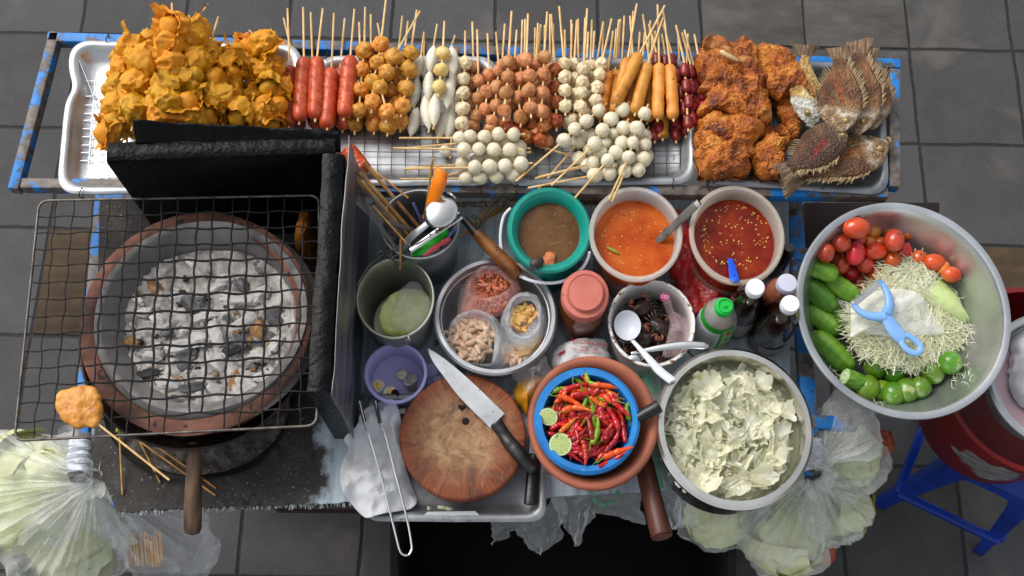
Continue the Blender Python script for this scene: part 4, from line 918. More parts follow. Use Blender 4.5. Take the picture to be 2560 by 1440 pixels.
for k in range(300):
    an = rnd.uniform(0, 6.28); r0 = math.sqrt(rnd.random()); px, py = 520 + 232 * r0 * math.cos(an), 846 + 188 * r0 * math.sin(an)
    if px < 285 + max(0, 800 - py) * 1.0 or len(CH2) > 240: continue
    CH2.append(k)
    s_ = rnd.uniform(4, 17); m = rnd.choice((CW, CW, CW, CG, CG, CT, CB, CB)); coal(px, py, s_ * 1.5, s_, rnd.uniform(0, 6.3), m, {'white_ash_charcoal': 'small white charcoal crumb in the stove ash', 'grey_charcoal': 'small grey charcoal crumb in the stove ash', 'tan_scorched_chunk': 'small tan charcoal crumb in the stove ash', 'black_charcoal': 'small black charcoal crumb in the stove ash'}[m.name], .002)
# the grill on top
ZG = 1.048; GC = [U(98, 502, ZG), U(798, 488, ZG), U(792, 1064, ZG), U(36, 1102, ZG)]
grill = thing('grill_grate', 'wide sooty wire grill grate lying across the charcoal stove', 'grill grate', U(430, 790, ZG))
o_ = []
for k in range(4):
    p, q, s_ = GC[k], GC[k - 1], GC[(k + 1) % 4]; d1, d2 = (q - p).normalized() * .022, (s_ - p).normalized() * .022
    for i in range(7): t = i / 6; o_.append((p + d1) * (1 - t) ** 2 + p * 2 * t * (1 - t) + (p + d2) * t * t)
o_.append(o_[0]); mb = MB(); mb.tube(o_, .0029, 10, cap=False); mb.build('frame', mat('rusty_frame_wire', [(.3, '#3d3835'), (.6, '#6b645e')], scale=50, rough=.45, metal=.7), grill)
def gq(u, v): return GC[0].lerp(GC[1], u).lerp(GC[3].lerp(GC[2], u), v)
def soot_r(p):                                            # the part over the fire carries thick soot
    q = p - ST; q.z = 0; k = smooth01(1.45 - q.length / (a * .95)); return   .0014 + k * (.0012 + .0007 * fbm(p, 90, 3))
NXW, NYW = 16, 14
for i in range(1, NXW):
    u = i / NXW + .004 * math.sin(i * 3); P = []
    for j in range(91):
        v = j / 90; p = gq(u, v); p += Vector((.0016 * math.sin(v * NYW * math.pi + i * math.pi) + .003 * fbm((u * 3, v * 3, 1), 1.6, 2), 0, .0016 * math.cos(v * NYW * math.pi + i * math.pi)))
        if v > .80 and i in (9, 10): p.x += (v - .80) * (.05 if i == 9 else -.05); p.z -= (v - .80) * .05
        P.append(p)
    if i in (9, 10): P = P[:84]
    mb = MB(); mb.tube(P, [soot_r(p) for p in P], 7); mb.build('wire', SOOTWIRE, grill)
for j in range(1, NYW):
    v = j / NYW; P = []
    for i in range(111):
        u = i / 110; p = gq(u, v); p += Vector((0, .0016 * math.sin(u * NXW * math.pi + j * math.pi) + .003 * fbm((u * 3, v * 3, 5), 1.6, 2), -.0016 * math.cos(u * NXW * math.pi + j * math.pi))); P.append(p)
    mb = MB(); mb.tube(P, [soot_r(p) for p in P], 7); mb.build('wire', SOOTWIRE, grill)
# patty on a stick resting on the grill
PAT = mat('golden_patty', [(.28, '#A0601C'), (.45, '#BF7F30'), (.65, '#CC9040'), (.8, '#D4A054')], scale=30, detail=6, rough=.45, bmp=.25, bscale=240, bdist=.002, specks=[(60, .72, '#8a4a12')])
pt = thing('fried_patty_skewer', 'flat golden fried patty on a bamboo stick at the left of the grill', 'skewer', U(200, 1018, ZG))
W = [U(x, y, ZG + .014) for x, y in O([(375, 300), (400, 225), (460, 185), (540, 168), (610, 180), (660, 230), (690, 300), (680, 380), (650, 440), (590, 455), (520, 450), (450, 425), (390, 370)], 0, 900, 2.667)]
mb = MB(); mb.pillow(W, .013, .011, ZG + .015, n=110, rings=26, amp=.0045, sc_=40, seed=3, power=.35); mb.build('patty', PAT, pt)
mb = MB(); mb.tube([U(150, 985, ZG + .016), U(240, 1056, ZG + .014), U(423, 1200, ZG + .004)], .0021, 8); mb.build('bamboo_stick', BAMBOO, pt)
# plate of ash under the stove and loose sticks
PLATE = mat('dark_iron_plate', [(.3, '#161412'), (.5, '#2a2724'), (.7, '#4a4641')], scale=10, detail=8, rough=.7, metal=.3, bmp=.5, bscale=80)
cp, ap, bp = ell(500, 1005, 240, 192, ZD + .02); mb = MB()
mb.lathe([(0, 0), (.9, 0), (.97, .006), (1.0, .016), (1.005, .018), (1.0, .012), (.975, 0)], (cp.x, cp.y, ZD + .003), ap, bp, 72, lambda p, an: p * (1 + .03 * fbm((math.cos(an), math.sin(an), 0), 1.6, 3))); o = mb.build('iron_plate', PLATE, loc=(cp.x, cp.y, ZD + .003)); tag(o, 'dark bent iron plate under the charcoal stove catching ash', 'plate')
mb = MB(); mb.lathe([(0, 0)] + [(k / 50, .0) for k in range(1, 51)], (cp.x, cp.y, ZD + .010), ap * .93, bp * .93, 160, lambda p, an: p + Vector((0, 0, .009 * fbm(p, 30, 6))))
tag(mb.build('ash', mat('spilt_dark_ash', [(.3, '#2b2724'), (.5, '#4b4540'), (.7, '#6e6862')], scale=40, detail=9, rough=.95, bmp=1, bscale=120, bdist=.005, specks=[(120, .69, '#9a948d')]), loc=(cp.x, cp.y, ZD + .01)), 'grey brown ash spilt on the iron plate', 'ash', kind='stuff')
for k, (p, q, lb) in enumerate((((298, 1075), (306, 1236), 'upright loose bamboo stick on the scorched deck'), ((332, 1068), (400, 1206), 'short steep loose bamboo stick left of the stove handle'), ((334, 1092), (538, 1238), 'lower of two slanting bamboo sticks passing under the handle'), ((390, 1114), (540, 1220), 'upper of two slanting bamboo sticks passing under the handle'))):
    mb = MB(); mb.tube([U(*p, ZD + .03), U(*p, ZD + .03).lerp(U(*q, ZD + .012), .5), U(*q, ZD + .006)], .0021, 8); tag(mb.build('bamboo_stick', BAMBOO_OLD), lb, 'stick')
LEAF = mat('cabbage_leaf_green', [(.3, '#6b8420'), (.6, '#93a83c'), (.8, '#b6c060')], scale=20, rough=.5)
mb = MB(); q0 = U(307, 1062, ZD + .035); mb.grid(12, 12, lambda u, v: q0 + Vector(((u - .5) * .026, (v - .5) * .034, .008 * math.sin(u * 9) * math.cos(v * 7)))); tag(mb.build('leaf_scrap', LEAF, thick=.001), 'scrap of green leaf by the stove pail', 'leaf scrap')
# ------------------------------------------------------------------ black windscreen round the stove
ZW = 1.20
def scr(poly_px, z0, z1, nm, m, par, n=0):
    P = [U(x, y, z1) for x, y in poly_px]; mb = MB(); mb.prism([(p.x, p.y) for p in P], z0, z1); return mb.build(nm, m, par, bevel=.006)
ws = thing('windscreen', 'black soot-caked metal windscreen standing behind and beside the stove', 'windscreen', U(850, 700, ZD))
def wall(A, B, wd, nm):                                  # a caked wall: lumpy top, between two points of its centre line
    a_, b_ = U(*A, ZW), U(*B, ZW); d = (b_ - a_).normalized(); nn = Vector((-d.y, d.x, 0)); N = 90; rings = []
    for i in range(N + 1):
        c_ = a_.lerp(b_, i / N); ring = []
        prof = [(-.5, -(ZW - ZD) + .004), (-.5, -.2), (-.5, -.05), (-.5, -.012), (-.44, -.003), (-.25, 0), (0, .001), (.25, 0), (.44, -.003), (.5, -.012), (.5, -.05), (.5, -.2), (.5, -(ZW - ZD) + .004)]
        for s_, z in prof:
            p = c_ + nn * s_ * wd; p.z = ZW + z; k = 1 if z > -.1 else .5
            p += Vector((fbm(p, 22, 4), fbm(p + Vector((4, 4, 4)), 22, 4), fbm(p + Vector((9, 1, 4)), 30, 4))) * .0018 * k
            ring.append(p)
        rings.append(ring)
    mb = MB(); mb.loft(rings); return mb.build(nm, m=SOOT, parent=ws)
wall((268, 378), (838, 357), .046, 'back_wall'); wall((833, 384), (796, 978), .046, 'side_wall')
# bright outer sheet of the side wall, burnt board inside, bent flap behind the back wall
OUT = mat('smeared_sheet_metal', [(.3, '#3d3d44'), (.5, '#66676d'), (.66, '#86878a'), (.8, '#a3a49c')], scale=5, detail=6, rough=.38, metal=.75, stretch=(1, .5, 4), rvar=.15, bmp=.15, bscale=40, specks=[(18, .68, '#1c1a1a')])
A, B = U(868, 338, ZW - .004), U(825, 990, ZW - .004)
mb = MB(); mb.grid(40, 24, lambda u, v: A.lerp(B, u) + Vector((.004 * fbm((u * 4, v * 4, 0), 1) + .003, 0, -(ZW - ZD - .008) * v))); mb.build('outer_sheet', OUT, ws, thick=.002)
A, B = U(340, 312, ZW + .01), U(852, 330, ZW - .0)
mb = MB(); mb.grid(60, 8, lambda u, v: A.lerp(B, u) + Vector((.0, .0 - .036 * v, .004 + .016 * (1 - u) * (1 - v) - .02 * v + .006 * fbm((u * 5, v, 0), 1.4)))); mb.build('bent_flap', SOOT, ws, thick=.002)
p = U(772, 600, ZD + .12); mb = MB(); mb.blob(p, (.022, .05, .10), 3, .25, 1.5); tag(mb.build('cloth_rag', mat('orange_rag', [(.3, '#7a4408'), (.7, '#a8660f')], scale=12, rough=.8)), 'crumpled orange rag wedged between stove and windscreen', 'rag')
# ------------------------------------------------------------------ utensil bucket and what stands in it
ZU = 1.00
ub, c, a, b = vessel('utensil_bucket', 'aluminium bucket full of utensils and bamboo sticks below the rack', 'bucket', 1049, 560, 100, 88, ZU, ZD, ALU_DULL, .86, .003, .004)
def ring_bail(px, py, r, z, root, nm='ear'):
    q = U(px, py, z); mb = MB(); mb.tube([q + Vector((r * math.cos(t), r * .55 * math.sin(t), r * .8 * math.sin(t))) for t in [k * math.pi / 8 for k in range(17)]], .0022, 8, cap=False); mb.build(nm, WIRE, root)
ring_bail(977, 632, .008, ZU + .002, ub); mb = MB(); mb.tube(spline([U(1120, 482, ZU), U(1128, 486, ZU + .012), U(1139, 497, ZU + .01)], 8), .0028, 8); mb.build('ear', ALU, ub)
mb = MB(); mb.tube(spline([U(975, 630, ZU + .006), U(985, 652, ZU + .01), U(1000, 660, ZU + .004)], 10), .0022, 8); mb.build('bail_handle', WIRE, ub)
inb = lambda px, py, dz=.12: U(px, py, ZU - dz)
def stick(p, q, z0, z1, label, m=BAMBOO_OLD, r=.003, group=None):
    mb = MB(); mb.tube([U(*p, z0), U(*p, z0).lerp(U(*q, z1), .5), U(*q, z1)], r, 8); return tag(mb.build('bamboo_stick', m), label, 'stick', group)
for k, (p, q, lb, r) in enumerate((((884, 438), (1018, 596), 'thick flat bamboo stick leaning leftmost out of the utensil bucket', .0045), ((898, 430), (1036, 588), 'pale thick bamboo stick beside the leftmost one in the utensil bucket', .005), ((908, 404), (1046, 566), 'split bamboo stick with a green streak leaning out of the bucket', .0042),
                                   ((900, 450), (1030, 600), 'darker bamboo stick under the thick pale ones in the bucket', .004), ((960, 448), (1020, 494), 'thin bamboo stick crossing behind the split stick', .0021), ((1082, 396), (1058, 580), 'thin bamboo stick standing beside the orange peeler handle', .0026),
                                   ((932, 515), (1018, 610), 'thin bamboo stick leaning over the left rim of the utensil bucket', .0024), ((1001, 598), (1000, 672), 'short bamboo stick pointing down over the aluminium pail', .0022))):
    stick(p, q, (1.07 if k < 6 else 1.03) if k != 4 else 1.05, .93 if k not in (4, 6, 7) else (1.02 if k != 7 else .985), lb, r=r)
ORG = mat('orange_plastic', [(.3, '#E07000'), (.7, '#F28A0C')], scale=10, rough=.35)
pe = thing('peeler', 'peeler with a fat orange plastic handle sticking up from the bucket', 'peeler', U(1070, 540, ZD + .02))
P = [U(1107, 424, 1.10), U(1104, 430, 1.098), U(1098, 455, 1.09), U(1090, 480, 1.075), U(1080, 510, 1.055), U(1070, 535, 1.03), U(1064, 545, 1.015)]
mb = MB(); mb.tube(spline(P, 36), [.004 + .0115 * smooth01(i / 5) - .007 * smooth01((i - 12) / 24) for i in range(37)], 18, flat=.75); mb.build('handle', ORG, pe)
mb = MB(); q = U(1113, 441, 1.108); mb.lathe([(0, .0005), (.0026, .0005), (.0030, 0)], q, 1, 1, 16); mb.build('hang_hole', mat('dark_orange_hole', '#7A3400', rough=.6), pe)
mb = MB(); mb.bar(U(1064, 545, 1.015), U(1056, 580, .93), .012, .002); mb.build('blade', STEEL, pe)
# spoon, tongs, plastic spatulas
sp = thing('serving_spoon', 'shiny metal serving spoon with its bowl turned up across the bucket', 'spoon', U(1050, 600, ZU - .05))
cs, as_, bs_ = ell(1102, 532, 41, 40, ZU + .06)
mb = MB(); mb.blob(cs, (as_ * 1.12, bs_ * .92, .014), 4, rot=Matrix.Rotation(R(38), 3, 'Z'), fn=lambda p, v: Vector((p.x, p.y, p.z if v.z > 0 else p.z * .2))); mb.build('bowl', STEEL, sp)
P = [U(1078, 550, ZU + .055), U(1060, 566, ZU + .05), U(1030, 590, ZU + .035), U(1000, 622, ZU), U(972, 640, ZU - .03)]
mb = MB(); mb.tube(spline(P, 20), [.006 + .004 * i / 20 for i in range(21)], 12, flat=.3); mb.build('handle', ALU, sp)
st = thing('strainer_spatula', 'flat steel spatula handle with pressed holes across the bucket', 'spatula', U(1090, 580, ZU - .05))
mb = MB(); A, B = U(1150, 540, ZU + .035), U(1026, 626, ZU + .012); mb.tube(spline([A + (A - B) * .02, A, A.lerp(B, .15), A.lerp(B, .5), B], 24), [.004, .007] + [.0088 - .00012 * i for i in range(23)], 12, flat=.22); mb.build('blade', STEEL, st)
for t in (.22, .34, .46, .58): mb = MB(); q = A.lerp(B, t) + Vector((0, 0, .0022)); mb.tube([q + Vector((.0042 * math.cos(x), .0042 * math.sin(x), 0)) for x in [k * math.pi / 7 for k in range(15)]], .0007, 6, cap=False); mb.build('hole', mat('bright_rim', '#dddddd', rough=.2, metal=1), st)
mb = MB(); mb.bar(U(1026, 620, ZU + .0), U(984, 655, ZU - .06), .036, .002); mb.build('plate', ALU, st)
GRN = mat('green_plastic', [(.3, '#0A8A14'), (.7, '#18A824')], scale=10, rough=.3)
mb = MB(); mb.tube(spline([U(1030, 640, ZU - .01), U(1055, 622, ZU), U(1080, 605, ZU - .01), U(1112, 575, ZU - .06)], 22), [.005 + .008 * math.sin(min(1, i / 10) * 1.57) for i in range(23)], 12, flat=.3); tag(mb.build('plastic_spatula', GRN), 'bright green plastic spatula in the utensil bucket', 'spatula')
PNK = mat('pink_red_plastic', [(.3, '#A8323C'), (.7, '#C04A52')], scale=12, rough=.4)
mb = MB(); mb.tube(spline([U(1056, 638, ZU - .004), U(1086, 620, ZU), U(1100, 611, ZU), U(1126, 598, ZU - .01)], 24), [.005, .006] + [.0065 - .0025 * math.exp(-((i - 13) / 2.) ** 2) for i in range(22)] + [.004], 12, flat=.6); tag(mb.build('plastic_clip', PNK), 'pinkish red plastic clip in the utensil bucket', 'clip')
LIL = mat('lilac_plastic', '#6C68B0', rough=.35)
for p, q, lb in (((1033, 508), (1055, 556), 'lilac plastic strip at the back of the utensil bucket'), ((1138, 570), (1100, 622), 'lilac plastic strip at the right side of the utensil bucket')):
    mb = MB(); mb.bar(U(*p, ZU + .005), U(*q, ZU - .05), .006, .0014); tag(mb.build('plastic_strip', LIL), lb, 'strip')
FLM = film('grey_crinkled_film', '#8a7c78', .45)
tg = thing('tongs', 'dark steel tongs lying over the left rim of the utensil bucket', 'tongs', U(990, 580, ZU))
for p, q in (((942, 546), (1034, 574)), ((932, 542), (995, 628))): mb = MB(); mb.bar(U(*p, ZU + .03), U(*q, ZU - .0), .008, .0015); mb.build('arm', mat('dark_steel', '#5a5855', rough=.35, metal=.9), tg)
mb = MB(); A, B = U(878, 450, 1.06), U(1000, 590, .97)
mb.grid(40, 14, lambda u, v: A.lerp(B, u) + Vector(((v - .5) * .045 * (1 - .5 * u), (v - .5) * .05 * (1 - .5 * u), .014 * math.sin(v * 9 + u * 4) - .0 + .012 * fbm((u * 6, v * 4, 0), 1)))); tag(mb.build('plastic_sleeve', FLM), 'crinkled clear plastic sleeve around the sticks in the bucket', 'plastic sleeve')
for i in range(13):
    p = (1150 + i * 8.0 + rnd.uniform(-3, 3), 594 - i * 5.5); q = (p[0] + 110, p[1] - 118 + i * 3)
    if q[1] < 470: q = (q[0], 480)
    stick(p, q, ZD + .02 + .006 * (i % 3), ZD + .03 + .006 * (i % 3), 'thin bamboo stick in the bundle lying on the deck under the rack', BAMBOO_OLD, .0022, 'bamboo sticks bundled under the rack')
ld_ = thing('ladle', 'ladle with a turned wooden handle lying across the basin rim', 'ladle', U(1230, 620, .94))
A, B = U(1160, 548, .955), U(1190, 583, .955); mb = MB(); mb.tube([A, A.lerp(B, .5), B], [.0085, .009, .0105], 14); mb.build('ferrule', mat('dark_metal_sleeve', [(.3, '#2a2826'), (.7, '#4a4744')], scale=30, rough=.4, metal=.8), ld_)
W_ = mat('scorched_turned_wood', [(.3, '#2a1408'), (.45, '#6b3c14'), (.62, '#8a5220'), (.8, '#9c6630')], scale=5, detail=6, rough=.35, stretch=(4, 4, 1), bmp=.1, bscale=60, specks=[(14, .63, '#2a1508')])
A, B = U(1188, 580, .955), U(1298, 692, .945); mb = MB(); mb.tube([A.lerp(B, t) for t in (0, .02, .1, .3, .55, .8, .93, .98, 1)], [.009, .0105, .012, .0145, .016, .0165, .016, .012, .003], 18); mb.build('handle', W_, ld_)
mb = MB(); mb.tube(spline([U(1180, 540, .93), U(1198, 552, .935), U(1192, 574, .935), U(1176, 582, .93)], 14), .004, 8); tag(mb.build('pot_grip', BLACK_PL), 'black plastic loop grip behind the ladle shaft', 'grip')
# ------------------------------------------------------------------ aluminium pail with a bag of pale sauce
ZP = .965
OLIVE = mat('stained_aluminium', [(.3, '#7f8274'), (.5, '#a0a394'), (.75, '#bcbeb4')], scale=6, rough=.42, metal=.8, rvar=.1, bmp=.1, bscale=90)
pl, c, a, b = vessel('pail', 'small aluminium pail holding a bag of pale green liquid', 'pail', 988, 745, 98, 102, ZP, ZD, OLIVE, .86, .003, .004)
for x, y in ((949, 666), (972, 657)): mb = MB(); q = U(x, y, ZP - .014); mb.blob(q + Vector((0, -.004, 0)), (.0045, .003, .0045), 2); mb.build('rivet', ALU_DULL, pl)
mb = MB(); mb.tube(spline([U(893, 715, ZP + .004), U(905, 690, ZP + .006), U(930, 655, ZP + .008), U(945, 644, ZP + .012), U(960, 634, ZP + .012), U(956, 628, ZP + .014), U(944, 632, ZP + .014), U(945, 642, ZP + .016)], 36), .0024, 8); mb.build('bail_handle', WIRE, pl)
mb = MB(); mb.tube(spline([U(1013, 852, ZP + .002), U(1022, 846, ZP + .008), U(1018, 838, ZP + .006), U(1024, 850, ZP - .004)], 16), .0024, 8); mb.build('ear', ALU, pl)
YG = mat('pale_green_liquid', [(.3, '#CCD078'), (.6, '#DCDF92'), (.8, '#E4E6A8')], scale=8, rough=.3, sss=.1)
W = [U(x, y, ZP - .10) for x, y in ((948, 806), (958, 770), (988, 742), (1030, 728), (1068, 745), (1078, 788), (1056, 828), (1012, 846), (968, 840))]
mb = MB(); mb.pillow(W, .016, .045, ZP - .082, n=80, rings=16, amp=.005, sc_=26, seed=2, power=.3); tag(mb.build('sauce_bag', YG), 'bag of pale yellow green liquid inside the aluminium pail', 'sauce bag')
def crumple(name, label, cat, pts, z, h, m, amp=.02, seed=0, group=None, bot=.002, power=.6, freq=26, n=110, rings=26):
    W = [U(x, y, z) for x, y in pts]; mb = MB(); mb.pillow(W, h, bot, z, n=n, rings=rings, amp=amp, sc_=freq, seed=seed, power=power, ridge=True)
    o = mb.build(name, m); tag(o, label, cat, group); return o
CLEAR = film('clear_plastic_film', '#F2F4F6', .15, .10, 22); MILKY = film('milky_plastic_film', '#E6EAEE', .42, .2, 12)
crumple('plastic_bag', 'clear crinkled plastic lying over the pale green liquid', 'plastic bag', [(985, 815), (990, 770), (1010, 720), (1035, 705), (1060, 725), (1078, 760), (1072, 800), (1030, 830)], ZP - .062, .018, CLEAR, .010, 5)
# ------------------------------------------------------------------ basin with shrimp, garlic and peanut bags
ZB = .915
bs, c, a, b = vessel('basin', 'wide aluminium basin holding bags of dried shrimp, garlic and peanuts', 'basin', 1238, 789, 155, 147, ZB, ZD, ALU, .82, .004, .012)
SHR = mat('dried_shrimp', [(.3, '#BE5A34'), (.5, '#DC8460'), (.75, '#E8AC90')], scale=60, rough=.5, hue=.02, sss=.08, unit=0.006)
SHM = mat('shrimp_mass', [(.3, '#A03C1C'), (.5, '#CC6844'), (.75, '#DE9474')], scale=45, detail=7, rough=.55, bmp=1, bscale=90, bdist=.008)
sb = [(1145, 790), (1145, 740), (1160, 690), (1200, 662), (1255, 662), (1296, 700), (1300, 730), (1262, 770), (1230, 790), (1190, 800)]
crumple('shrimp_heap', 'mass of reddish dried shrimp inside the clear bag in the basin', 'dried shrimp', [(1150, 790), (1165, 725), (1190, 680), (1240, 668), (1292, 705), (1298, 735), (1245, 785), (1190, 800)], ZB - .05, .034, SHM, .008, 7)['kind'] = 'stuff'
def shrimp_mesh(seed):
    r_ = random.Random(seed); P = [Vector((.9 * math.cos(t), .9 * math.sin(t), 0)) for t in [k * .34 for k in range(11)]]
    mb = MB(); mb.tube(P, [.10, .24, .34, .38, .36, .34, .30, .26, .20, .16, .26], 10, flat=.8)
    for v in mb.v: v *= 1 + .22 * fbm(v + Vector((seed * 3, 0, 0)), 2.6, 3)
    return mb.mesh('dried_shrimp', SHR)
VSH = variants(shrimp_mesh, 4)
for k in range(95):
    an = rnd.uniform(0, 6.28); r0 = math.sqrt(rnd.random()); px, py = 1232 + 42 * r0 * math.cos(an), 702 + 26 * r0 * math.sin(an) + (0 if k < 60 else rnd.uniform(20, 60))
    z = ZB - .012 + .012 * (1 - r0) - (.012 if k >= 60 else 0); o = inst('dried_shrimp', rnd.choice(VSH), None, U(px, py, z), rq(), S(px, py, z) * rnd.uniform(8, 12)); tag(o, 'curled pinkish dried shrimp in the open bag in the basin', 'dried shrimp', 'dried shrimp in the basin')
PINKF = film('pink_tinted_film', '#EBC9C8', .24, .12, 22)
def bag_ring(name, label, pts, hole, z, h, m, amp=.012, seed=0, base=None):
    """opened bag: a wall rising from the outer outline to a rolled lip and down to the contents"""
    n = 120; Oo = catmull([U(x, y, z) for x, y in pts], n); Hh = catmull([U(x, y, z + h) for x, y in hole], n); rings = []
    for i in range(17):
        t = i / 16; ring = []
        for k in range(n):
            p = Oo[k].lerp(Hh[k], t); p.z = z + h * math.sin(min(1, t * 1.35) * math.pi * .5) - (h * .55 * smooth01((t - .72) / .28)) - (.02 * (1 - t) ** 2)
            q = .6 * fbm(p + Vector((seed, 0, 0)), 30, 4) + .5 * (1 - 2.4 * abs(fbm(p + Vector((0, seed, 0)), 22, 3))); p += Vector((0, 0, 1)) * amp * q * .8 + (p - Hh[k]).normalized() * amp * .4 * q
            ring.append(p)
        rings.append(ring)
    mb = MB(); mb.loft(rings, False, False); o = mb.build(name, m); tag(o, label, 'plastic bag'); return o
bag_ring('plastic_bag', 'crinkled clear pink bag opened around the dried shrimp', sb, [(1185, 715), (1200, 690), (1230, 678), (1262, 690), (1280, 708), (1262, 722), (1232, 734), (1198, 736)], ZB - .02, .034, PINKF, .012, 3)
GAR = mat('garlic_skin', [(.25, '#A06A56'), (.42, '#C8A286'), (.6, '#DABFA2'), (.8, '#E2CFBA')], scale=22, detail=5, rough=.4, stretch=(.6, 3, 3), hue=.03, sss=.08, bmp=.15, bscale=60, unit=0.009)
def clove(seed):
    r_ = random.Random(seed); V, F = ico(3); out = []
    for v in V:
        p = Vector((v.x * 1.75, v.y * .82, v.z * .8)); k = 1 - .55 * smooth01((v.x - .35) / .65) ; p.y *= k; p.z *= k; p.y += .22 * (v.x * v.x) ; p.x += .12 * max(0, v.x) ** 6 * 3
        if v.z < 0: p.z *= .7
        out.append(p * (1 + .08 * fbm(v + Vector((seed * 5, 0, 0)), 1.5, 3)))
    mb = MB(); mb.add(out, F); return mb.mesh('garlic_clove', GAR)
VGA = variants(clove, 5)
for k in range(110):
    an = rnd.uniform(0, 6.28); r0 = math.sqrt(rnd.random()); px, py = 1180 + 55 * r0 * math.cos(an) + .0, 848 + 56 * r0 * math.sin(an)
    z = ZB - .048 + .026 * (1 - r0 * r0) + .010 * (k % 2); q = Quaternion((0, 0, 1), rnd.uniform(0, 6.28)) @ Quaternion((0, 1, 0), rnd.gauss(0, .3)) @ Quaternion((1, 0, 0), rnd.uniform(0, 6.28)); o = inst('garlic_clove', rnd.choice(VGA), None, U(px, py, z), q, S(px, py, z) * rnd.uniform(9, 11.5)); tag(o, 'pinkish cream garlic clove in the open bag in the basin', 'garlic clove', 'garlic cloves in the basin')
tag(inst('garlic_clove', VGA[0], None, U(1118, 832, ZB - .05), rq(), S(1118, 832, ZB) * 9), 'single garlic clove lying outside the bag by the left basin wall', 'garlic clove', 'garlic cloves in the basin')
for k in range(16):
    px, py = 1275 + rnd.uniform(-22, 26), 890 + rnd.uniform(-22, 16); o = inst('garlic_clove', rnd.choice(VGA), None, U(px, py, ZB - .06), rq(), S(px, py, ZB) * 9); tag(o, 'garlic clove at the front of the basin beside the peanut bag', 'garlic clove', 'garlic cloves in the basin')
bag_ring('plastic_bag', 'milky plastic bag folded open around the garlic cloves', [(1120, 850), (1128, 800), (1170, 776), (1215, 776), (1250, 800), (1276, 850), (1270, 895), (1245, 915), (1200, 920), (1150, 905)], [(1128, 848), (1140, 805), (1170, 790), (1205, 790), (1228, 812), (1236, 850), (1232, 885), (1225, 908), (1190, 908), (1150, 892)], ZB - .042, .034, MILKY, .010, 9)
PNT = mat('peanut', [(.3, '#A87A3C'), (.5, '#CFA058'), (.75, '#DDB97C')], scale=40, rough=.45, hue=.02, bmp=.15, bscale=200, unit=0.006)
def peanut(seed):
    mb = MB(); mb.blob((0, 0, 0), (1.45, .95, .55), 3, .08, 1.4, seed, fn=lambda p, v: Vector((p.x, p.y * (1 - .12 * max(0, v.x)), p.z * (1 - .25 * math.exp(-(v.y / .12) ** 2))))); return mb.mesh('peanut', PNT)
VPN = variants(peanut, 4)
for k in range(62):
    an = rnd.uniform(0, 6.28); r0 = math.sqrt(rnd.random()); px, py = 1309 + 30 * r0 * math.cos(an) + (py0 := 36 * r0 * math.sin(an)) * -.25, 792 + py0
    z = ZB - .03 + .012 * (1 - r0) + .005 * (k % 2); o = inst('peanut', rnd.choice(VPN), None, U(px, py, z), Quaternion((0, 0, 1), rnd.uniform(0, 6.28)) @ Quaternion((1, 0, 0), rnd.gauss(0, .5)) @ Quaternion((0, 1, 0), rnd.gauss(0, .3)), S(px, py, z) * rnd.uniform(6.2, 7.4)); tag(o, 'roasted peanut half in the open bag in the basin', 'peanut', 'peanuts in the basin')
bag_ring('plastic_bag', 'milky plastic bag rolled open around the peanuts', [(1250, 800), (1262, 755), (1290, 730), (1325, 728), (1352, 745), (1368, 790), (1362, 830), (1335, 860), (1300, 868), (1268, 845)], [(1280, 800), (1285, 765), (1300, 750), (1325, 745), (1340, 760), (1345, 795), (1338, 822), (1318, 836), (1298, 835), (1284, 822)], ZB - .03, .036, MILKY, .009, 14)
crumple('peanut_heap', 'mass of peanuts seen through the lower part of their bag', 'peanuts', [(1290, 865), (1330, 855), (1355, 835), (1345, 868), (1318, 892), (1296, 890)], ZB - .062, .018, mat('peanut_mass', [(.3, '#8A6634'), (.5, '#B58E56'), (.7, '#C9A878')], scale=14, kind='voronoi', rough=.5, bmp=1, bscale=70, bkind='voronoi', bdist=.006), .004, 11)['kind'] = 'stuff'
# ------------------------------------------------------------------ sauce tubs
ZT1 = .985
tb, c, a, b = vessel('sauce_tub', 'teal plastic tub of brown sauce with a white bail handle', 'tub', 1373, 573, 105, 107, ZT1, ZD, TEAL, .80, .012, .010)
def sauce_mat(name, stops, specks, rough=.06, scale=18):
    return mat(name, stops, scale=scale, detail=6, rough=rough, specks=specks, spec=.25)
disc(c, a * .87, b * .87, ZT1 - .030, sauce_mat('brown_sauce', [(.3, '#4E3318'), (.5, '#5E4024'), (.7, '#6C4C2E')], [(150, .66, '#8A6A48')]), 'brown_sauce', 'thin brown sauce filling the teal tub', 'sauce', .0004)
WP = mat('white_bail_plastic', '#D6DAE0', rough=.35)
knot_handle([U(1277, 520, ZT1 - .01), U(1258, 545, ZT1 - .02), U(1251, 600, ZT1 - .03), U(1262, 650, ZT1 - .035), U(1300, 690, ZT1 - .04), U(1355, 707, ZT1 - .04), U(1410, 702, ZT1 - .035), U(1452, 674, ZT1 - .03), U(1470, 645, ZT1 - .02), U(1473, 630, ZT1 - .01)], .0036, WP, tb)
so = thing('spoon', 'spoon with a dark wooden handle hooked over the teal tub rim', 'spoon', U(1345, 660, ZT1)); mb = MB(); mb.blob(U(1342, 657, ZT1 + .006), (.016, .012, .007), 3, .1, 1, rot=Matrix.Rotation(.5, 3, 'Z')); mb.build('handle', mat('dark_wood', [(.3, '#1c120c'), (.7, '#3c2a1c')], scale=20, rough=.5), so)
mb = MB(); mb.bar(U(1336, 664, ZT1 + .012), U(1326, 676, ZT1 + .002), .012, .002); mb.build('tip', STEEL, so)
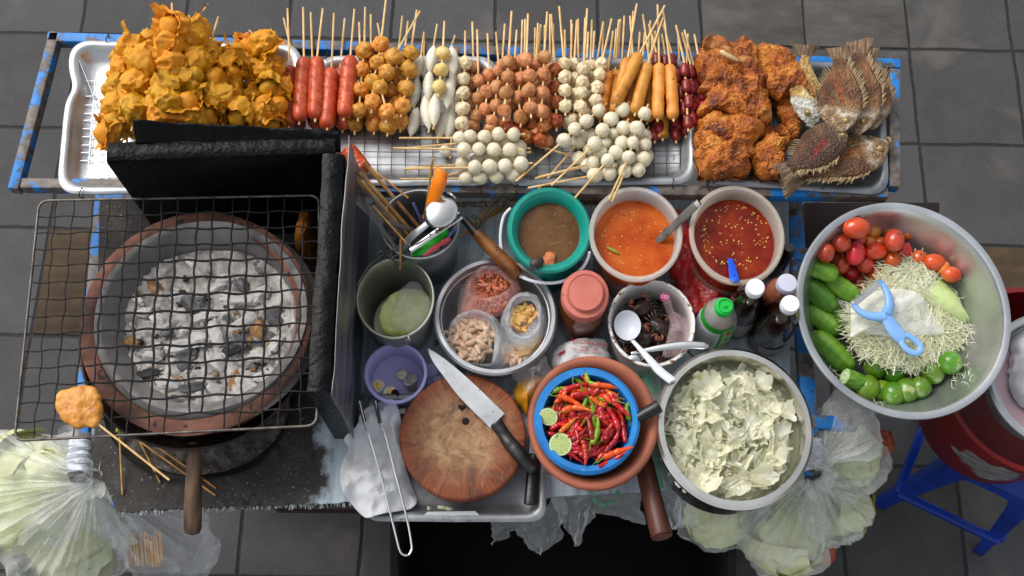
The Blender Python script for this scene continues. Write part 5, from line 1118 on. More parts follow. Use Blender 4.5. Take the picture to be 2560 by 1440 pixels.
mb = MB(); mb.blob(U(1374, 648, ZT1 - .028), (.013, .017, .008), 3, .3, 2, 3); tag(mb.build('meat_chunk', mat('cooked_shrimp_paste', [(.3, '#A04A20'), (.7, '#CC7C50')], scale=70, rough=.5, bmp=.5)), 'orange lump floating in the brown sauce by the spoon', 'food lump')
def pp(name, tint): # hazy translucent polypropylene
    m, nt, b_, out = nodes(name); b_.inputs['Base Color'].default_value = lin(tint); b_.inputs['Roughness'].default_value = .35; b_.inputs['Subsurface Weight'].default_value = .3; b_.inputs['Subsurface Radius'].default_value = (.02, .02, .02)
    tr = nt.nodes.new('ShaderNodeBsdfTransparent'); tl = nt.nodes.new('ShaderNodeBsdfTranslucent'); tl.inputs[0].default_value = lin(tint); mx = nt.nodes.new('ShaderNodeMixShader'); mx2 = nt.nodes.new('ShaderNodeMixShader'); mx.inputs[0].default_value = .52; mx2.inputs[0].default_value = .3
    nt.links.new(b_.outputs[0], mx2.inputs[1]); nt.links.new(tl.outputs[0], mx2.inputs[2]); nt.links.new(tr.outputs[0], mx.inputs[1]); nt.links.new(mx2.outputs[0], mx.inputs[2]); nt.links.new(mx.outputs[0], out.inputs[0]); return m
PPO, PPR = pp('hazy_plastic', '#DDD8D0'), pp('hazy_stained_plastic', '#D6CABC')
OS = sauce_mat('orange_sauce', [(.3, '#943609'), (.5, '#AC4A12'), (.7, '#B85C20')], [(170, .68, '#DBA050'), (40, .72, '#A81808'), (120, .72, '#7a2408')]); RS = sauce_mat('red_chilli_sauce', [(.3, '#4A1206'), (.5, '#701C0A'), (.7, '#8A3414')], [(70, .70, '#9A0C0A'), (105, .73, '#C09048')])
def sauce_tub(label, px, py, rx, ry, zr, depth, m, sm, nm, lab2):
    o, c, a, b = vessel('sauce_tub', label, 'tub', px, py, rx, ry, zr, ZD, m, .80, .003, .009)
    # the sauce is a solid body filling the tub, seen through the wall
    h = zr - ZD; mb = MB(); t = 1 - depth / h
    mb.lathe([(0, .008), (.79, .008)] + [(lerp(.80, .955, q * t) - .02, .008 + (h - depth - .008) * q) for q in (.25, .5, .75, .98)] + [(lerp(.8, .955, t) - .022, h - depth), (.6, h - depth + .0003), (.3, h - depth), (0, h - depth)], (c.x, c.y, ZD), a, b, 64)
    s = mb.build(nm, sm, loc=(c.x, c.y, ZD + .008)); tag(s, lab2, 'sauce'); return o, c, a, b
ot, oc, oa, ob = sauce_tub('hazy plastic tub of orange dipping sauce, between teal tub and red sauce', 1590, 583, 117, 118, .99, .042, PPO, OS, 'orange_sauce', 'orange chilli dipping sauce with seeds in the middle tub')
rt, rc, ra, rb = sauce_tub('hazy stained tub of dark red chilli sauce, right of the orange one', 1843, 586, 119, 124, .995, .042, PPR, RS, 'red_sauce', 'dark red chilli sauce with floating pale seeds')
SEED = mat('chilli_seed', [(.3, '#B98A34'), (.7, '#D6B468')], scale=50, rough=.4)
sm_ = MB().blob((0, 0, 0), (1.2, 1, .35), 2).mesh('chilli_seed', SEED)
for cx_, cy_, rr_, z, n_, lab in ((1585, 600, 82, .9485, 26, 'pale chilli seed floating in the orange sauce'), (1838, 590, 86, .9535, 110, 'pale chilli seed floating in the dark red sauce')):
    for k in range(n_):
        an = rnd.uniform(0, 6.28); r0 = math.sqrt(rnd.random()); r0 = r0 if k % 2 else .75 + .25 * r0
        px, py = cx_ + rr_ * r0 * math.cos(an), cy_ + rr_ * .9 * r0 * math.sin(an); tag(inst('chilli_seed', sm_, None, U(px, py, z), Quaternion((0, 0, 1), an), S(px, py, z) * rnd.uniform(1.2, 2.1)), lab, 'chilli seed', 'chilli seeds in the sauces')
kn = thing('ladle', 'grey metal ladle handle standing in the orange sauce', 'ladle', U(1640, 605, .94))
A, B = U(1641, 606, .945), U(1740, 512, 1.04); mb = MB(); mb.tube([A, A.lerp(B, .12), A.lerp(B, .3), A.lerp(B, .36), A.lerp(B, .7), B], [.006, .0085, .010, .008, .0095, .009], 14, flat=.35); mb.build('handle', mat('pitted_metal', [(.3, '#5a5450'), (.6, '#7d7772'), (.8, '#9a948e')], scale=40, rough=.45, metal=.6, bmp=.3), kn)
mb = MB(); mb.tube([B, B + (B - A) * .08], [.0085, .008], 12, flat=.5); mb.build('cap', STEEL, kn)
bl = thing('spoon', 'small spoon with a bright blue plastic handle in the red sauce', 'spoon', U(1832, 655, .95)); A, B = U(1826, 648, .955), U(1838, 705, 1.005)
mb = MB(); mb.tube([A, A.lerp(B, .2), A.lerp(B, .6), A.lerp(B, .85), A.lerp(B, .96), B], [.006, .007, .0095, .0105, .008, .003], 14, flat=.4); mb.build('handle', mat('blue_plastic', '#1450C8', rough=.35), bl)
mb = MB(); mb.tube([B.lerp(A, .22) + Vector((.0025 * math.cos(t), .0025 * math.sin(t), .0046)) for t in [k * math.pi / 6 for k in range(13)]], .0008, 6, cap=False); mb.build('hang_hole', mat('navy_plastic', '#0A2A70', rough=.4), bl)
mb = MB(); mb.blob(U(1533, 626, .951), (.016, .004, .003), 3, .2, 1, 2, rot=Matrix.Rotation(-.5, 3, 'Z')); tag(mb.build('pickled_chilli', mat('olive_chilli', [(.3, '#6b6414'), (.7, '#96902c')], scale=40, rough=.35)), 'olive green chilli floating in the orange sauce', 'chilli')
# crumpled red bag between the tubs
REDF = film('red_plastic_film', '#C02A28', .75, .2, 14)
crumple('plastic_bag', 'crumpled translucent red plastic bag between the two sauce tubs', 'plastic bag', [(1688, 560), (1716, 555), (1720, 620), (1745, 690), (1795, 725), (1790, 755), (1745, 790), (1712, 770), (1690, 720), (1680, 650)], .855, .03, REDF, .026, 4, freq=22)
# ------------------------------------------------------------------ jar with a clay-pink lid
ZJ = .97
cj, aj, bj = ell(1463, 735, 60, 62, ZJ); jr = thing('jar', 'brown glass jar with a dusty pink plastic lid', 'jar', (cj.x, cj.y, ZD))
def hexa(p, an):
    if p.z < .125: k = 1 - .05 * abs(math.sin(3 * an)); return Vector((p.x * k, p.y * k, p.z))
    return p
JAR = mat('sauce_filled_jar', [(.3, '#3e1c0a'), (.5, '#5c2e12'), (.75, '#7a4520')], scale=14, rough=.12, coat=.5)
mb = MB(); mb.lathe([(0, .0), (.95, 0), (1.04, .008), (1.08, .03), (1.08, .10), (1.03, .12), (.9, .132), (.88, .15), (0, .15)], (cj.x, cj.y, ZD), aj, bj, 60, hexa); mb.build('glass_body', JAR, jr)
LID = mat('dusty_pink_lid', [(.3, '#A85648'), (.6, '#BC6A5C'), (.8, '#C98274')], scale=16, detail=7, rough=.5, bmp=.1, bscale=100, specks=[(70, .7, '#8d4034')])
mb = MB(); mb.lathe([(.99, -.03), (1.01, -.012), (1.0, -.004), (.96, 0), (.78, .001), (.765, .004), (.755, .010), (.72, .012), (.70, .010), (0, .009)], (cj.x, cj.y, ZJ), aj, bj, 72); mb.build('lid', LID, jr)
# ------------------------------------------------------------------ enamel pot with black crabs
ZE = .925
ENAM = mat('white_enamel', [(.3, '#A9A29C'), (.6, '#C9C4C0'), (.8, '#D8D5D2')], scale=7, rough=.28, specks=[(30, .71, '#7d736a')])
ep, c, a, b = vessel('enamel_pot', 'chipped white enamel pot of small black crabs', 'pot', 1629, 808, 107, 108, ZE, ZD, ENAM, .88, .004, .004)
mb = MB(); mb.tube([Vector((c.x + a * .985 * math.cos(t), c.y + b * .985 * math.sin(t), ZE + .0005)) for t in [k * math.pi / 40 for k in range(81)]], [.0034 + .0016 * fbm((math.cos(t * math.pi / 40) * 3, math.sin(t * math.pi / 40) * 3, 0), 2.2, 4) for t in range(81)], 8, cap=False); mb.build('chipped_rim', mat('chipped_white_rim', [(.38, '#6b4a30'), (.46, '#d8d6d2'), (.8, '#eeeeec')], scale=110, rough=.45, bmp=.6, bscale=120), ep)
CRAB = mat('black_crab_shell', [(.3, '#120c0a'), (.5, '#2a1d18'), (.7, '#4a3228'), (.85, '#6e4a34')], scale=40, detail=6, rough=.32, bmp=.5, bscale=120, bdist=.003, specks=[(30, .70, '#5a3a44')], unit=0.02)
CLAW = mat('brown_crab_claw', [(.3, '#3c1c12'), (.5, '#74402a'), (.75, '#9c6a44')], scale=50, rough=.35, unit=0.02)
def crab(px, py, z, ang, sc_, label):
    o = thing('crab', label, 'crab', U(px, py, z), 'black crabs in the enamel pot'); rt_ = Quaternion((0, 0, 1), ang) @ Quaternion((1, 0, 0), rnd.uniform(-.5, .5)) @ Quaternion((0, 1, 0), rnd.uniform(-.4, .4)); o.rotation_mode = 'QUATERNION'; o.rotation_quaternion = rt_; o.scale = (sc_,) * 3
    def part(mb, nm, m): p = bpy.data.objects.new(nm, mb.mesh(nm, m)); col.objects.link(p); p.parent = o
    mb = MB(); mb.blob((0, 0, 0), (1, .8, .42), 4, .16, 1.8, int(px), fn=lambda p, v: Vector((p.x * (1 + .15 * v.y), p.y, p.z * (1 if v.z > 0 else .6)))); part(mb, 'shell', CRAB)
    for s_ in (-1, 1):
        for k in range(4):
            a0 = Vector((s_ * .85, .35 - .28 * k, -.1)); mb = MB(); mb.tube(spline([a0, a0 + Vector((s_ * .55, .12 - .15 * k, .22)), a0 + Vector((s_ * .95, -.05 - .25 * k, -.1)), a0 + Vector((s_ * 1.05, -.35 - .3 * k, -.35))], 10), [.13, .13, .125, .12, .115, .11, .10, .08, .06, .04, .015], 7); part(mb, 'leg', CRAB)
        mb = MB(); mb.tube(spline([Vector((s_ * .7, .55, 0)), Vector((s_ * 1.1, .95, .1)), Vector((s_ * .75, 1.25, .15)), Vector((s_ * .4, 1.35, .1))], 12), [.12, .14, .14, .13, .13, .16, .22, .26, .27, .24, .18, .11, .03], 9); part(mb, 'claw', CLAW)
for k, (px, py, ang, sc_, lb) in enumerate(((1605, 772, .5, .020, 'black crab nearest the back of the enamel pot'), (1650, 815, 2.4, .022, 'black crab with a brown claw at the right of the enamel pot'), (1610, 850, 4.2, .019, 'black crab beside the white ladle in the enamel pot'), (1590, 870, 1.2, .017, 'black crab at the front left wall of the enamel pot'), (1655, 860, 5.2, .018, 'black crab at the front right of the enamel pot'), (1625, 880, 3.0, .018, 'black crab under the steel spoon in the enamel pot'), (1640, 785, 3.6, .018, 'black crab behind the clawed one in the enamel pot'))):
    crab(px, py, ZE - .055 + .018 * (k < 3), ang, sc_, lb)
mb = MB(); A = [U(1590, 800, ZE - .07)]; cq, aq, bq = ell(1628, 812, 92, 92, ZE - .075); mb.lathe([(0, 0)] + [(k / 14, .0) for k in range(1, 15)], (cq.x, cq.y, ZE - .075), aq, bq, 60, lambda p, an: p + Vector((0, 0, .006 * fbm(p, 60, 4)))); tag(mb.build('crab_brine', mat('dark_brine', [(.3, '#0e0907'), (.7, '#2a1c14')], scale=30, rough=.1, bmp=.5, bscale=60)), 'dark brine among the crabs in the enamel pot', 'brine')
PKB = film('pink_print_film', '#E8C4C8', .16, .12, 24)
crumple('plastic_bag', 'clear pink-printed bag lining the right side of the enamel pot', 'plastic bag', [(1652, 720), (1668, 735), (1680, 770), (1705, 800), (1735, 812), (1725, 850), (1705, 888), (1660, 885), (1668, 840), (1668, 790), (1655, 750)], ZE - .03, .03, PKB, .010, 6, freq=20)
mb = MB(); W = [U(1662 + 12 * math.cos(t), 742 + 9 * math.sin(t), ZE + .02) for t in [k * math.pi / 10 for k in range(20)]]; mb.prism([(p.x, p.y) for p in W], ZE + .019, ZE + .0196); tagd = mb.build('printed_badge', mat('magenta_ink', '#B01866', rough=.5)); tag(tagd, 'magenta printed badge reading OD on the clear bag in the pot', 'printed badge')
def text(txt, pos, size, m, parent, up=(0, 1, 0), nrm=(0, 0, 1), name='lettering', thick=.0002, shear=0):
    cu = bpy.data.curves.new(name, 'FONT'); cu.body = txt; cu.size = size; cu.align_x = 'CENTER'; cu.align_y = 'CENTER'; cu.extrude = thick; cu.shear = shear
    tmp = bpy.data.objects.new(name, cu); col.objects.link(tmp); dg = bpy.context.evaluated_depsgraph_get(); me = bpy.data.meshes.new_from_object(tmp.evaluated_get(dg)); bpy.data.objects.remove(tmp); me.materials.clear(); me.materials.append(m)
    o = bpy.data.objects.new(name, me); col.objects.link(o); n = Vector(nrm).normalized(); y = Vector(up); y = (y - n * y.dot(n)).normalized(); x = y.cross(n)
    M_ = Matrix((x, y, n)).transposed(); o.rotation_mode = 'QUATERNION'; o.rotation_quaternion = M_.to_quaternion(); o.location = Vector(pos) - WORLD[parent]; o.parent = parent; WORLD[o] = Vector(pos); return o
text('OD', U(1662, 742, ZE + .0202), .011, WHITE_PL, tagd, up=(.2, 1, 0))
wl = thing('ladle', 'white plastic ladle lying across the enamel pot and the cabbage pot', 'ladle', U(1570, 815, ZE)); cl_, al, bl_ = ell(1568, 815, 33, 37, ZE + .012)
mb = MB(); mb.lathe([(0, -.016), (.5, -.014), (.85, -.006), (1.0, .004), (1.02, .005), (.97, .003), (.82, -.004), (.48, -.012), (0, -.0135)], cl_, al, bl_, 40); mb.build('bowl', WHITE_PL, wl)
mb = MB(); mb.tube(spline([U(1578, 848, ZE + .013), U(1600, 872, ZE + .02), U(1625, 900, ZE + .028), U(1650, 928, ZE + .036), U(1678, 950, ZE + .05), U(1682, 954, ZE + .052)], 28), [.004 + .0055 * smooth01(i / 18) for i in range(26)] + [.0075, .006, .003], 14, flat=.45); mb.build('handle', WHITE_PL, wl)
sl = thing('spoon', 'long steel spoon resting across the front of the enamel pot', 'spoon', U(1680, 870, ZE)); mb = MB(); mb.tube(spline([U(1578, 884, ZE + .006), U(1610, 877, ZE + .008), U(1660, 868, ZE + .012), U(1720, 862, ZE + .016), U(1772, 866, ZE + .018)], 24), [.003] + [.004 + .0045 * smooth01(i / 16) for i in range(22)] + [.007, .003], 12, flat=.35); mb.build('handle', STEEL, sl)
mb = MB(); mb.blob(U(1592, 893, ZE + .002), (.018, .010, .004), 3, rot=Matrix.Rotation(.2, 3, 'Z')); mb.build('bowl', STEEL, sl)
# ------------------------------------------------------------------ bottles
def bottle(label, px, py, capr, ztop, bodyr, prof, m, capm, cat='bottle'):
    q = U(px, py, ztop); s_ = S(px, py, ztop); o = thing('bottle', label, cat, (q.x, q.y, ZD)); H = ztop - ZD
    mb = MB(); mb.lathe([(r * bodyr * s_, z * H) for r, z in prof], (q.x, q.y, ZD), 1, 1, 40, None); mb.build('body', m, o)
    cr = capr * s_; mb = MB(); mb.lathe([(cr * .98, -.022), (cr, -.020), (cr, -.004), (cr * .93, 0), (cr * .5, .0006), (0, .0006)], (q.x, q.y, ztop), 1, 1, 44, lambda p, an: p * (1 + .012 * (math.cos(an * 22) if p.z < -.003 else 0)) if p.length > 0 else p); mb.build('cap', capm, o)
    return o, q, s_
BP = [(0, 0), (.9, 0), (1, .02), (1, .10), (.965, .12), (1, .14), (1, .20), (.965, .22), (1, .24), (1, .58), (.97, .62), (.93, .68), (.8, .78), (.55, .88), (.42, .92), (.40, .95), (0, .95)]
DARKB = mat('dark_soy_bottle', [(.3, '#0c0404'), (.6, '#1a0907'), (.8, '#2a120c')], scale=8, rough=.08, coat=.6, bmp=.25, bscale=30, bdist=.004); CAPW = mat('white_cap', '#DADDE4', rough=.4); CAPC = mat('hazy_cap', '#B4B6C4', rough=.4)
CHIB = mat('chilli_filled_bottle', [(.3, '#5a2a1c'), (.5, '#824a36'), (.75, '#9a6a54')], scale=20, rough=.15, coat=.4, specks=[(80, .7, '#B03a14')])
LBL = mat('paper_label', [(.3, '#6a6468'), (.7, '#8d888c')], scale=20, rough=.55)
def label_band(o, q, r, z0, z1, a0, a1, m, nm='label', r1=None):
    mb = MB(); mb.grid(24, 2, lambda u, v: (q.x + lerp(r, r1 or r, v) * math.cos(lerp(a0, a1, u)), q.y + lerp(r, r1 or r, v) * math.sin(lerp(a0, a1, u)), lerp(z0, z1, v))); return mb.build(nm, m, o)
o, q, s_ = bottle('dark sauce bottle with a white cap behind the green capped bottle', 1890, 717, 23, 1.05, 45, BP, DARKB, CAPW); label_band(o, q, 45 * s_ * 1.012, ZD + .03, ZD + .105, R(-120), R(-30), LBL); label_band(o, q, 45 * s_ * 1.018, ZD + .03, ZD + .105, R(-58), R(-30), mat('ochre_label', '#7a5a1c', rough=.5), 'label_edge')
o, q, s_ = bottle('bottle of reddish chilli sauce with a hazy cap, hindmost of three', 1969, 706, 25, 1.03, 48, BP, CHIB, CAPC)
o, q, s_ = bottle('dark sauce bottle with a white cap nearest the cabbage pot', 1977, 758, 23, 1.05, 50, BP, DARKB, CAPW); label_band(o, q, 50 * s_ * 1.012, ZD + .025, ZD + .06, R(-130), R(-50), LBL)
mb = MB(); mb.lathe([(0, 0), (.018, 0), (.018, .12), (.010, .15), (0, .15)], (U(1960, 640, .9).x, U(1960, 640, .9).y, ZD), 1, 1, 24); tag(mb.build('bottle', DARKB), 'small dark bottle hidden behind the hazy capped bottle', 'bottle')
GB = film('clear_bottle_plastic', '#C8D4C8', .35, .08, 6); GC_ = mat('bright_green_cap', [(.3, '#08A838'), (.7, '#14C04C')], scale=10, rough=.3)
o, q, s_ = bottle('squat clear bottle with a bright green cap and white green label', 1812, 765, 23.5, .985, 50, [(0, 0), (.9, 0), (1, .03), (1.02, .3), (1.0, .45), (.84, .75), (.74, .82), (.56, .88), (.44, .91), (.44, .95), (0, .95)], GB, GC_)
r = 50 * s_; H = .985 - ZD
mb = MB(); mb.lathe([(0, .006), (.95 * r, .006), (.98 * r, H * .3), (.94 * r, H * .6), (0, H * .6)], (q.x, q.y, ZD), 1, 1, 36); mb.build('liquid', mat('clear_brown_liquid', [(.3, '#4c2a22'), (.7, '#74544a')], scale=18, rough=.2), o)
mb = MB(); cr = 23.5 * s_; mb.lathe([(.8 * cr, .0006), (.78 * cr, .004), (.7 * cr, .004), (.68 * cr, .001), (.24 * cr, .001), (.2 * cr, .006), (0, .006)], (q.x, q.y, .985), 1, 1, 36); mb.build('cap_top', GC_, o)
LW = mat('white_label', [(.3, '#b9c2c6'), (.7, '#d2d9dc')], scale=14, rough=.45); LG = mat('green_label', [(.3, '#0f8a20'), (.7, '#1fa030')], scale=14, rough=.45); LP = mat('pale_green_label', '#8CC070', rough=.45)
INK = mat('navy_ink', '#1c2c50', rough=.5); REDI = mat('red_ink', '#B0241c', rough=.5); GREYI = mat('grey_ink', '#5c666c', rough=.5)
def gl(f0, f1, a0, a1, m, nm, off):
    rr = lambda f: r * (1.02 if f < .45 else lerp(1.02, .86, (f - .45) / .3)) * off
    for g0, g1 in (((f0, min(f1, .45)), (max(f0, .45), f1)) if f0 < .45 < f1 else ((f0, f1),)): label_band(o, q, rr(g0), ZD + H * g0, ZD + H * g1, R(a0), R(a1), m, nm, rr(g1))
gl(.08, .74, -215, 35, LW, 'label', 1.015); gl(.62, .74, -215, -78, LG, 'label_stripe', 1.022); gl(.09, .74, -88, -38, LG, 'label_panel', 1.024); gl(.12, .68, -80, -46, LP, 'label_panel', 1.03)
gl(.55, .64, -70, -54, REDI, 'emblem', 1.036); gl(.38, .47, -68, -58, INK, 'emblem', 1.036); gl(.20, .27, -72, -52, REDI, 'emblem', 1.036)
for k in range(8): gl(.14 + .055 * k, .152 + .055 * k, -152 + (k % 3) * 7, -97, GREYI, 'print_line', 1.024)
# ------------------------------------------------------------------ front tray, chopping block, knives, tongs
tray('aluminium_tray', 'speckled aluminium tray under the round wooden chopping block', [(915, 985), (1366, 985), (1362, 1302), (912, 1302)], .832, depth=.022, rad=.035, m=ALU_DULL)
mb = MB(); z = .831; Pn = [U(1052, 1298, z), U(1068, 1280, z), U(1188, 1278, z), U(1208, 1297, z)]; mb.prism([(p.x, p.y) for p in Pn], z - .002, z + .002); tag(mb.build('tray_lip', ALU), 'raised pressed lip in the front edge of the chopping tray', 'tray lip')
ZK = .885
ck, ak, bk = ell(1157, 1091, 160.5, 159.5, ZK)
def block_mat():
    m, nt, b, out = nodes('worn_chopping_wood'); v = coords(nt, False)
    ln = nt.nodes.new('ShaderNodeVectorMath'); ln.operation = 'LENGTH'; sx = nt.nodes.new('ShaderNodeSeparateXYZ'); nt.links.new(v, sx.inputs[0]); cx = nt.nodes.new('ShaderNodeCombineXYZ'); nt.links.new(sx.outputs[0], cx.inputs[0]); nt.links.new(sx.outputs[1], cx.inputs[1]); nt.links.new(cx.outputs[0], ln.inputs[0])
    rr = math_(nt, 'DIVIDE', ln.outputs['Value'], ak); at = math_(nt, 'ARCTAN2', sx.outputs[1], sx.outputs[0])
    pv = nt.nodes.new('ShaderNodeCombineXYZ'); nt.links.new(math_(nt, 'MULTIPLY', math_(nt, 'SINE', at), 14.), pv.inputs[0]); nt.links.new(math_(nt, 'MULTIPLY', math_(nt, 'COSINE', at), 14.), pv.inputs[1]); nt.links.new(math_(nt, 'MULTIPLY', rr, 1.6), pv.inputs[2])
    rays = tex(nt, pv.outputs[0], 1.6, 5); n = tex(nt, v, 11, 7, rough=.65)
    rim = ramp(nt, rays, [(.3, '#622A12'), (.45, '#7A3C1E'), (.6, '#8A4826'), (.78, '#985838')])
    pale = ramp(nt, tex(nt, v, 34, 8, rough=.72, dist=.8), [(.3, '#66442c'), (.46, '#96704a'), (.6, '#B49268'), (.78, '#CFB692')])
    k = ramp(nt, math_(nt, 'ADD', rr, math_(nt, 'MULTIPLY_ADD', n, .8, -.4)), [(.40, 1.), (.85, 0.)])
    c = mixc(nt, math_(nt, 'MULTIPLY', k, .85), rim, pale)
    c = mixc(nt, ramp(nt, tex(nt, v, 17, 5, dist=1.2), [(.52, 0.), (.66, .75)]), c, '#4c3020')
    st = nt.nodes.new('ShaderNodeMapping'); st.inputs['Scale'].default_value = (300, 26, 1); st.inputs['Rotation'].default_value = (0, 0, .7); nt.links.new(v, st.inputs[0])
    c = mixc(nt, ramp(nt, tex(nt, st.outputs[0], 1, 3), [(.68, 0.), (.73, .45)]), c, '#D8C4A0')
    c = mixc(nt, ramp(nt, tex(nt, v, 24, 3), [(.73, 0.), (.75, .7)]), c, '#cfc3b8')
    nt.links.new(c, b.inputs['Base Color']); b.inputs['Roughness'].default_value = .62
    bump(nt, b, math_(nt, 'ADD', rays, tex(nt, v, 130, 5)), .35, .002); return m
cbk = thing('chopping_block', 'thick round wooden chopping block with a worn pale centre', 'chopping block', (ck.x, ck.y, ZK - .068))
mb = MB(); mb.lathe([(0, 0), (.9, 0), (.955, .01), (.975, .03), (.985, .05), (.99, .060), (.975, .066), (.95, .068), (.6, .0675), (.3, .0672), (0, .067)], (ck.x, ck.y, ZK - .068), ak, bk, 100, lambda p, an: p * (1 + .012 * fbm((math.cos(an), math.sin(an), 0), 1.8, 4)) if p.length > .01 else p)
mb.build('wood_body', block_mat(), cbk)
HOLE = mat('dark_hole', '#1a0d08', rough=.9)
mb = MB(); q = U(1164, 1053, ZK); mb.lathe([(0, .0006), (.0075, .0006), (.0078, 0)], q, 1, 1, 24); mb.build('bored_hole', HOLE, cbk)
mb = MB(); q = U(1155, 1021, ZK); hp = []
for k in range(30):
    t = k / 30 * 2 * math.pi; hp.append((q.x + .00053 * 16 * math.sin(t) ** 3, q.y + .00053 * (13 * math.cos(t) - 5 * math.cos(2 * t) - 2 * math.cos(3 * t) - math.cos(4 * t)) + .0015))
mb.prism(hp, ZK - .001, ZK + .0006); mb.build('heart_mark', HOLE, cbk)
kf = thing('knife', 'large kitchen knife with a black handle lying on the chopping block', 'knife', U(1200, 1030, ZK + .004))
BLADE = mat('scratched_blade', [(.3, '#9d9fa2'), (.55, '#b9bbbd'), (.8, '#cfd0d1')], scale=8, rough=.3, metal=.9, bmp=.15, bscale=200, bdist=.0006, rvar=.08, stretch=(1, 1, 1), specks=[(120, .71, '#6d6c6a')])
zb = .8945; top_ = [(1067, 870), (1092, 884), (1130, 912), (1190, 965), (1261, 1034)]; bot_ = [(1067, 870), (1082, 903), (1110, 942), (1150, 994), (1226, 1070)]
A = spline([U(x, y, zb) for x, y in top_], 30); Bq = spline([U(x, y, zb) for x, y in bot_], 30); mb = MB()
rings = []
for p, q in zip(A, Bq): rings.append([p + Vector((0, 0, .001)), p.lerp(q, .55) + Vector((0, 0, .0008)), q, p.lerp(q, .55) - Vector((0, 0, .0008)), p - Vector((0, 0, .001))])
mb.loft(rings); mb.build('blade', BLADE, kf)
P = [U(1240, 1056, zb), U(1256, 1080, zb), U(1275, 1108, zb + .002), U(1300, 1136, zb + .004), U(1322, 1162, zb + .003), U(1338, 1176, zb)]
mb = MB(); mb.tube(spline(P, 30), [.013] + [.0145 - .0022 * math.sin(i / 30 * 9) * .6 + .002 * smooth01((i - 20) / 10) for i in range(28)] + [.012, .005], 16, flat=.62); 
for v in mb.v: v += Vector((0, 0, .0014 * fbm(v, 70, 3)))
mb.build('handle', BLACK_PL, kf)
k2 = thing('knife', 'second knife with a straight black handle in the corner of the tray', 'knife', U(1335, 1220, .83)); mb = MB(); mb.tube(spline([U(1336, 1135, .845), U(1334, 1160, .845), U(1330, 1210, .842), U(1327, 1250, .842), U(1326, 1264, .841)], 20), [.011] + [.0125 + .002 * i / 18 for i in range(18)] + [.011, .004], 14, flat=.55); mb.build('handle', BLACK_PL, k2)
mb = MB(); mb.bar(U(1337, 1138, .845), U(1342, 1050, .85), .024, .002); mb.build('blade', BLADE, k2)
# paper and long wire tongs
PAPER = mat('crumpled_white_paper', [(.3, '#a9aaac'), (.6, '#c5c6c8'), (.8, '#d6d7d9')], scale=7, rough=.85, bmp=.3, bscale=40, bdist=.004)
W = [(905, 1040), (940, 1012), (985, 1005), (1005, 1060), (1004, 1120), (1025, 1200), (1042, 1245), (1030, 1268), (990, 1280), (950, 1290), (915, 1296), (875, 1255), (850, 1205), (853, 1160), (872, 1120), (862, 1100), (895, 1070)]
n = 120; B_ = catmull([U(x, y, .84) for x, y in W], n); cc_ = sum(B_, Vector()) / n; mb = MB(); V = [cc_ + Vector((0, 0, .01))]; F = []
for i in range(1, 31):
    for k in range(n):
        p = cc_.lerp(B_[k], i / 30); q = p + Vector((31, 5, 0)); f = (1 - 2.6 * abs(fbm(q, 9, 2))) * .020 + (1 - 2.4 * abs(fbm(q + Vector((7, 0, 0)), 22, 2))) * .009; p = p + Vector((0, 0, f + .006)); V.append(p)
F = [[0, 1 + k, 1 + (k + 1) % n] for k in range(n)] + [[1 + (i - 1) * n + k, 1 + i * n + k, 1 + i * n + (k + 1) % n, 1 + (i - 1) * n + (k + 1) % n] for i in range(1, 30) for k in range(n)]
mb.add(V, F); tag(mb.build('paper_sheet', PAPER, thick=.0006), 'crumpled white paper bag beside the chopping block', 'paper bag')
tn = thing('wire_tongs', 'long wire tongs lying on the white paper with their loop over the edge', 'tongs', U(980, 1200, .87)); zt = .872
mb = MB(); mb.tube(spline([U(898, 1003, zt + .006), U(912, 1058, zt + .006), U(925, 1095, zt + .004), U(955, 1200, zt), U(975, 1280, zt), U(990, 1340, zt), U(999, 1375, zt), U(1008, 1387, zt), U(1020, 1388, zt), U(1028, 1378, zt), U(1029, 1362, zt), U(1018, 1300, zt), U(990, 1190, zt + .002), U(964, 1090, zt + .004), U(950, 1060, zt + .004), U(938, 1002, zt + .006)], 110), .0024, 8); mb.build('wire', STEEL, tn)
for p, q in (((896, 998), (912, 1055)), ((937, 996), (950, 1058))): mb = MB(); mb.bar(U(*p, zt + .006), U(*q, zt + .006), .008, .003); mb.build('jaw', mat('burnt_steel', [(.3, '#1e1c1a'), (.7, '#4c4845')], scale=30, rough=.4, metal=.8), tn)
# ------------------------------------------------------------------ lilac tub of coins
LILT = None
m, nt, b_, out = nodes('lilac_translucent'); b_.inputs['Base Color'].default_value = lin('#D2CEF8'); b_.inputs['Roughness'].default_value = .25
tr = nt.nodes.new('ShaderNodeBsdfTransparent'); tr.inputs[0].default_value = lin('#E6E4FC'); tl_ = nt.nodes.new('ShaderNodeBsdfTranslucent'); tl_.inputs[0].default_value = lin('#D2CEF8')
m2 = nt.nodes.new('ShaderNodeMixShader'); m2.inputs[0].default_value = .35; nt.links.new(b_.outputs[0], m2.inputs[1]); nt.links.new(tl_.outputs[0], m2.inputs[2])
mx = nt.nodes.new('ShaderNodeMixShader'); mx.inputs[0].default_value = .72; nt.links.new(tr.outputs[0], mx.inputs[1]); nt.links.new(m2.outputs[0], mx.inputs[2]); nt.links.new(mx.outputs[0], out.inputs[0]); LILT = m
vt, c, a, b = vessel('coin_tub', 'translucent lilac plastic tub holding a few coins', 'tub', 989, 932, 79, 76, .885, .815, LILT, .84, .0025, .006)
mb = MB(); mb.blob(U(985, 918, .80), (.045, .032, .006), 3, .3, 2, 2); tag(mb.build('pink_paste', mat('pink_speckled_paste', [(.3, '#8C4A5C'), (.6, '#B07888'), (.8, '#C49AA6')], scale=80, rough=.5)), 'bag of pink paste seen through the lilac tub', 'paste')
